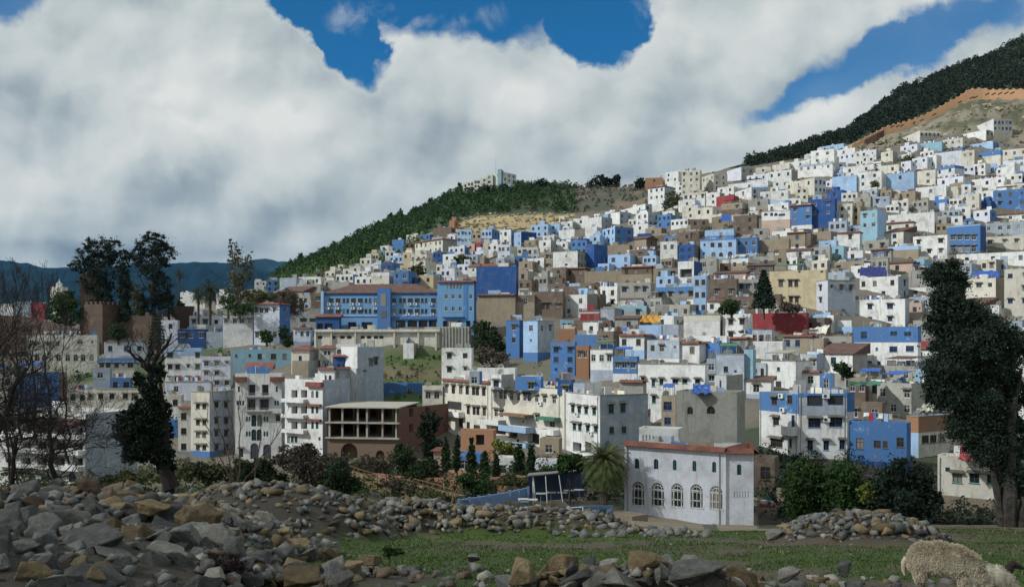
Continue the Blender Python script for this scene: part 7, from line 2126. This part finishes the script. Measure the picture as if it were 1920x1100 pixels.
scatter((3.5, 7.5), (12.2, 14.8), (.08, .2), 70, ['grey', 'pale', 'ochre', 'grey'], 'loose stones between the central heap and the sheep', hmin=0)
scatter((1.5, 6), (27, 33), (.10, .30), 110, ['grey', 'pale'], 'rubble tongue before the pool', hmin=0)
scatter((-6, 12), (14, 36), (.03, .07), 320, ['grey', 'pale', 'pale'], 'pebbles', hmin=0)
# hand placed stones the photograph shows clearly
for (px, py, d, s_, mk, sq, lb) in (
 (1305, 1075, 12.2, .50, 'grey', .5, 'largest smooth grey slab at the right end of the central heap'), (975, 1072, 12.6, .26, 'ochre', 1.1, 'blocky tan boulder at the left end of the central heap'),
 (885, 1046, 17.0, .22, 'grey', .6, 'lone dark stone lying in the grass'), (692, 1046, 14.6, .21, 'ochre', .9, 'single tan boulder at the edge of the lower left heap'),
 (385, 965, 17.2, .42, 'ochre', .9, 'round yellow boulder on top of the lower left heap'), (352, 975, 16.6, .40, 'ochre', 1.0, 'split yellow boulder beside the round yellow one'),
 (245, 915, 21.5, .30, 'ochre', 1.1, 'squared yellow block on the far crest'), (290, 945, 17.5, .36, 'ochre', .8, 'tan boulder behind the grey crest stones'),
 (965, 965, 30.0, .50, 'grey', .9, 'biggest grey boulder in the long rubble bank'), (1452, 1004, 25.5, .30, 'pale', .9, 'pale round stone at the left foot of the round heap'), (1625, 983, 26.6, .22, 'ochre', 1, 'yellow stone on top of the round heap'),
 (1585, 1065, 13.6, .17, 'grey', 1.1, 'upright grey stone among the loose stones'), (1480, 1078, 12.9, .22, 'pale', .8, 'pale split stone among the loose stones'), (570, 1075, 12.4, .34, 'ochre', .7, 'wide brown boulder at the bottom of the lower left heap'),
 (1335, 992, 40, .55, 'grey', .6, 'low stone lump in front of the riverside building')):
    v = P(px, py, d); v.z = max(v.z, gz(v.x, v.y) - .1)
    o = link('boulder', protos[(mk, int(px) % 7, 4)], None, v, rr.uniform(0, 6))
    o.scale = (s_, s_, s_ * sq); tag(o, lb, 'boulder', 'boulders')
vis = sorted(ROCKS, key=lambda r_: -r_[3] / r_[1])
ind, rest = vis[:280], vis[280:]
for (x, y, z, s_, mk, ph) in ind:
    big = s_ / y > .022
    o = link('boulder', protos[(mk, rr.randrange(7), 4 if big else 3)], None, (x, y, z))
    o.rotation_euler = (rr.uniform(-.6, .6), rr.uniform(-.6, .6), rr.uniform(0, 6.28))
    o.scale = (s_ * rr.uniform(.8, 1.2), s_ * rr.uniform(.75, 1.1), s_ * rr.uniform(.65, 1.05))
    szw = 'large' if s_ > .42 else ('medium' if s_ > .26 else 'small')
    tag(o, szw + ' ' + NMAT[mk] + ' rough stone in the ' + ph, 'boulder', 'boulders')
# the rest of the rubble: one mass per colour of stone joined into one object
lows = {}
VV, FF, MI = [], [], []; mats_ = list(RM); nv = 0
for (x, y, z, s_, mk, ph) in rest:
    kk = (mk, rr.randrange(7))
    if kk not in lows:
        me = rock_mesh(kk[1] + len(mk) * 10 + 3, 2, 1 + .3 * (kk[1] % 3))
        v = np.empty(len(me.vertices) * 3); me.vertices.foreach_get('co', v); f = np.array([p.vertices[:] for p in me.polygons if len(p.vertices) == 3]); lows[kk] = (v.reshape(-1, 3), f); bpy.data.meshes.remove(me)
    v, f = lows[kk]
    M_ = np.array(Matrix.Rotation(rr.uniform(0, 6.28), 3, 'Z') @ Matrix.Rotation(rr.uniform(-.7, .7), 3, 'X'))
    w_ = (v * np.array([s_ * rr.uniform(.75, 1.2), s_ * rr.uniform(.75, 1.1), s_ * rr.uniform(.6, 1.05)])) @ M_.T + np.array([x, y, z])
    VV.append(w_); FF.append(f + nv); MI += [mats_.index(mk)] * len(f); nv += len(v)
me = bpy.data.meshes.new('rubble'); VVc = np.concatenate(VV); FFc = np.concatenate(FF)
me.vertices.add(len(VVc)); me.vertices.foreach_set('co', VVc.astype(np.float32).ravel()); me.loops.add(FFc.size); me.loops.foreach_set('vertex_index', FFc.astype(np.int32).ravel())
me.polygons.add(len(FFc)); me.polygons.foreach_set('loop_start', np.arange(0, FFc.size, 3, dtype=np.int32)); me.polygons.foreach_set('loop_total', np.full(len(FFc), 3, dtype=np.int32))
for mk in mats_: me.materials.append(RM[mk])
me.polygons.foreach_set('material_index', np.array(MI, dtype=np.int32)); me.update(calc_edges=True)
tag(link('rubble', me), 'smaller broken stones filling the rubble heaps and strewn over the grass', 'rubble', kind='stuff')
print('rocks', len(ROCKS))
# cliff and ochre scree rocks on the hill
VV, FF, nv = [], [], 0
v0, f0 = list(lows.values())[0]
spots = []
for _ in range(2600):
    px = rr.uniform(1600, 1960); d = rr.uniform(445, 512)
    if gpy(px, d) > np.interp(px, [1600, 1680, 1690, 1765, 1770, 1815, 1820, 1900, 1905, 1960], [288, 285, 244, 250, 262, 245, 222, 228, 272, 280]) : continue
    spots.append((px, d, .5 * 4.5 ** (rr.random() ** 1.5)))
for _ in range(500):
    px = rr.uniform(860, 1075); d = rr.uniform(405, 520)
    if not (398 < gpy(px, d) < 434): continue
    spots.append((px, d, rr.uniform(.4, 1.3)))
for (px, d, s_) in spots:
    x = (px - 960) / F * d
    M_ = np.array(Matrix.Rotation(rr.uniform(0, 6.28), 3, 'Z') @ Matrix.Rotation(rr.uniform(-.7, .7), 3, 'X'))
    vv, ff = rr.choice(list(lows.values()))
    VV.append((vv * np.array([s_ * rr.uniform(.7, 1.6), s_, s_ * rr.uniform(.5, 1.1)])) @ M_.T + np.array([x, d, gz(x, d) + s_ * .1])); FF.append(ff + nv); nv += len(vv)
me = bpy.data.meshes.new('hill_rocks'); me.from_pydata(np.concatenate(VV).tolist(), [], np.concatenate(FF).tolist()); me.materials.append(RM['pale'] if False else rock_mat('hill_rock', (0.19, 0.165, 0.12), (0.30, 0.26, 0.185), (0.10, 0.085, 0.06)))
tag(link('hill_rocks', me), 'craggy rocks under the rampart and on the ochre slope', 'rocks', kind='stuff')

# ------------------------------------------------------------------ grass blades and weeds
def blades(n, fx, fd, h_, w_, mat, name, label, dens=None):
    px = rng.uniform(fx[0], fx[1], n); d = fd[0] * (fd[1] / fd[0]) ** rng.uniform(0, 1, n)
    P0_ = []
    for a, b_ in zip(px, d):
        x = (a - 960) / F * b_
        if heap(x, b_) > .05: continue
        nn_ = vnoise(x, b_, .22) * .9 + vnoise(x + 50, b_, .7) * .35
        if nn_ > .22 and rr.random() < .85: continue
        P0_.append((x, b_, gz(x, b_) + vnoise(x, b_, .35) * .06))
    Pn = np.array(P0_); n = len(Pn)
    th = rng.uniform(0, 3.14, n); hh = h_ * rng.uniform(.4, 1.5, n); wd = w_ * (Pn[:, 1] / 14)
    u = np.stack([np.cos(th), np.sin(th), np.zeros(n)], 1) * wd[:, None]
    tip = Pn + np.stack([rng.normal(0, .4, n) * hh, rng.normal(0, .4, n) * hh, hh], 1)
    v = np.empty((n, 4, 3)); v[:, 0] = Pn - u; v[:, 1] = Pn + u; v[:, 2] = tip + u * .15; v[:, 3] = tip - u * .15
    tag(link(name, quads_mesh(name, v.reshape(-1, 3), mat)), label, 'grass', kind='stuff')
blades(85000, (350, 2000), (10, 36),   .034, .008, leaf_mat('grass_blades', (0.022, 0.052, 0.006), (0.042, 0.082, 0.010)), 'grass', 'short green grass of the field')
blades(500, (400, 2000), (10, 34), .11, .012, leaf_mat('dry_stalks', (0.14, 0.12, 0.06), (0.22, 0.19, 0.10)), 'dry_stalks', 'dry stalks among the grass')
leafy('weed_clump', 'reddish brown weeds growing through the lower left heap', 'weeds', 425, 1075, 12.6, [(420, 1050, 34, 18), (395, 1065, 26, 14), (450, 1062, 22, 12)], LF['red'], .022, 260, 30, .01, aspect=.3, limbs=False)
leafy('weed_clump', 'small green weed clump in the middle of the grass', 'weeds', 730, 1040, 15.5, [(728, 1032, 9, 8), (745, 1034, 12, 5)], LF['mid'], .025, 60, 26, .01, limbs=False)

# ------------------------------------------------------------------ sheep
def meta(name, balls, res=.03):
    mbd = bpy.data.metaballs.new(name); mbd.resolution = res; mbd.render_resolution = res; mbd.threshold = .1
    for (x, y, z, r_, sx, sy, sz) in balls:
        e_ = mbd.elements.new(type='ELLIPSOID'); e_.co = (x, y, z); e_.radius = r_; e_.size_x, e_.size_y, e_.size_z = sx, sy, sz; e_.stiffness = 2
    o = bpy.data.objects.new(name, mbd); COL.objects.link(o)
    dg = bpy.context.evaluated_depsgraph_get(); me = bpy.data.meshes.new_from_object(o.evaluated_get(dg)); bpy.data.objects.remove(o); 
    return me
def fleece_mat(key, c1, c2):
    m_, h, b = new_mat(key)
    gi = h.n('ShaderNodeNewGeometry').outputs['Random Per Island']; co = h.n('ShaderNodeTexCoord').outputs['Object']
    c = h.mix(gi, rgba(c1), rgba(c2)); c = h.mix(h.m('MULTIPLY', h.ramp(h.noise(co, 5, 6, .7), .45, .7), .5), c, rgba(c1, .6))
    h.put(b.inputs['Base Color'], c); b.inputs['Roughness'].default_value = 1; b.inputs['Specular IOR Level'].default_value = .1
    return m_
def sheep(label, loc, rz, sc_, wool, dark, headdown=True, seed=1, tufts=11000):
    """x is forward"""
    root = empty('sheep', loc, rz); root.scale = (sc_, sc_, sc_ * 1.1); tag(root, label, 'sheep', 'sheep grazing on the field')
    body = meta('sheep_body', [(-.36, 0, .62, .34, 1, .82, .95), (-.10, 0, .64, .36, 1, .84, .95), (.18, 0, .62, .35, 1, .80, .95), (.42, 0, .58, .28, .9, .7, .95), (-.5, 0, .55, .26, .8, .9, .9), (.58, 0, .44, .19, .9, .7, .9), (.70, 0, .30, .14, .8, .7, .9),
         (-.42, .13, .36, .14, .9, .8, 1.3), (-.42, -.13, .36, .14, .9, .8, 1.3), (.34, .12, .34, .12, .9, .8, 1.3), (.34, -.12, .34, .12, .9, .8, 1.3)], .035)
    body.polygons.foreach_set('use_smooth', [True] * len(body.polygons)); body.materials.append(wool)
    bo = link('body', body, root)
    # locks of wool hanging over the body
    n = len(body.polygons); cen = np.empty(n * 3); body.polygons.foreach_get('center', cen); cen = cen.reshape(-1, 3); nor = np.empty(n * 3); body.polygons.foreach_get('normal', nor); nor = nor.reshape(-1, 3)
    r2 = np.random.default_rng(seed); idx = r2.integers(0, n, tufts); c = cen[idx] + r2.normal(0, .012, (tufts, 3)); nn_ = nor[idx]
    dn = nn_ * .5 + np.array([-.15, 0, -1.0]) * (1 - np.abs(nn_[:, 2:3])) + r2.normal(0, .30, (tufts, 3)) + np.array([-.3, 0, 0]) * np.abs(nn_[:, 2:3]); dn /= np.linalg.norm(dn, axis=1)[:, None]
    sd = np.cross(dn, nn_); sd /= np.linalg.norm(sd, axis=1)[:, None] + 1e-6
    L_ = r2.uniform(.008, .020, (tufts, 1)); w_ = r2.uniform(.003, .006, (tufts, 1)); c0 = c + nn_ * .008
    v = np.empty((tufts, 4, 3)); v[:, 0] = c0 - sd * w_; v[:, 1] = c0 + sd * w_; v[:, 2] = c0 + dn * L_ + nn_ * .02 + sd * w_ * .5; v[:, 3] = c0 + dn * L_ + nn_ * .02 - sd * w_ * .5
    link('fleece', quads_mesh('fleece', v.reshape(-1, 3), wool), bo)
    hd = meta('sheep_head', [(.78, 0, .22, .12, 1, .8, 1), (.86, 0, .12, .095, 1, .75, 1.1), (.92, 0, .04, .07, 1, .8, 1), (.76, .12, .24, .05, .7, 1.5, .5), (.76, -.12, .24, .05, .7, 1.5, .5)], .02) if headdown else \
         meta('sheep_head', [(.60, 0, .92, .13, 1, .8, 1), (.70, 0, .90, .10, 1.2, .75, .9), (.80, 0, .86, .075, 1.1, .8, .9), (.56, .13, .95, .05, .7, 1.5, .5), (.56, -.13, .95, .05, .7, 1.5, .5), (.5, 0, .8, .15, .9, .8, 1.2)], .02)
    hd.polygons.foreach_set('use_smooth', [True] * len(hd.polygons)); hd.materials.append(dark); ho = link('head', hd, root)
    ex, ez = (.84, .20) if headdown else (.70, .94)
    for sy in (-1, 1):
        q = MB(); q.tube((ex, sy * .07, ez), (ex + .005, sy * .095, ez), .016, .008, 8, cap=True); q.build('eye', M_DARK, ho)
    for (x, y, k) in ((-.46, .13, 1), (-.40, -.14, 1), (.36, .12, -1), (.30, -.12, -1)):
        q = MB(); q.path([(x, y, .42), (x - .04 * k, y, .27), (x + .015 * k, y, .16), (x, y, .05), (x + .02, y, 0)], [.055, .036, .030, .026, .032], 8)
        q.build('leg', dark, root, smooth=True)
    q = MB(); q.path([(-.68, 0, .60), (-.74, 0, .50), (-.74, 0, .36), (-.72, 0, .28)], [.06, .055, .045, .02], 8); q.build('tail', wool, root, smooth=True)
W1_ = fleece_mat('tan_fleece', (0.48, 0.42, 0.31), (0.62, 0.55, 0.42)); W2_ = fleece_mat('white_fleece', (0.46, 0.42, 0.32), (0.62, 0.58, 0.48)); DK_ = simple('dark_sheep_hair', (0.02, 0.014, 0.012), .9, bump=.4); DT_ = simple('tan_sheep_hair', (0.20, 0.14, 0.09), .9, bump=.4)
s1 = G(1766, 12.2); sheep('large woolly tan sheep grazing with its head down', (s1.x + .05, s1.y, s1.z + .03), R(-33), .71, W1_, DT_, True, 1, 60000)
s2 = P(1868, 1120, 12.0); sheep('cream short haired sheep partly cut by the frame with a dark head', (s2.x - .1, s2.y, gz(s2.x, s2.y) - .02), R(-8), .5, W2_, DK_, False, 2, 9000)
# two people on the path before the corner block
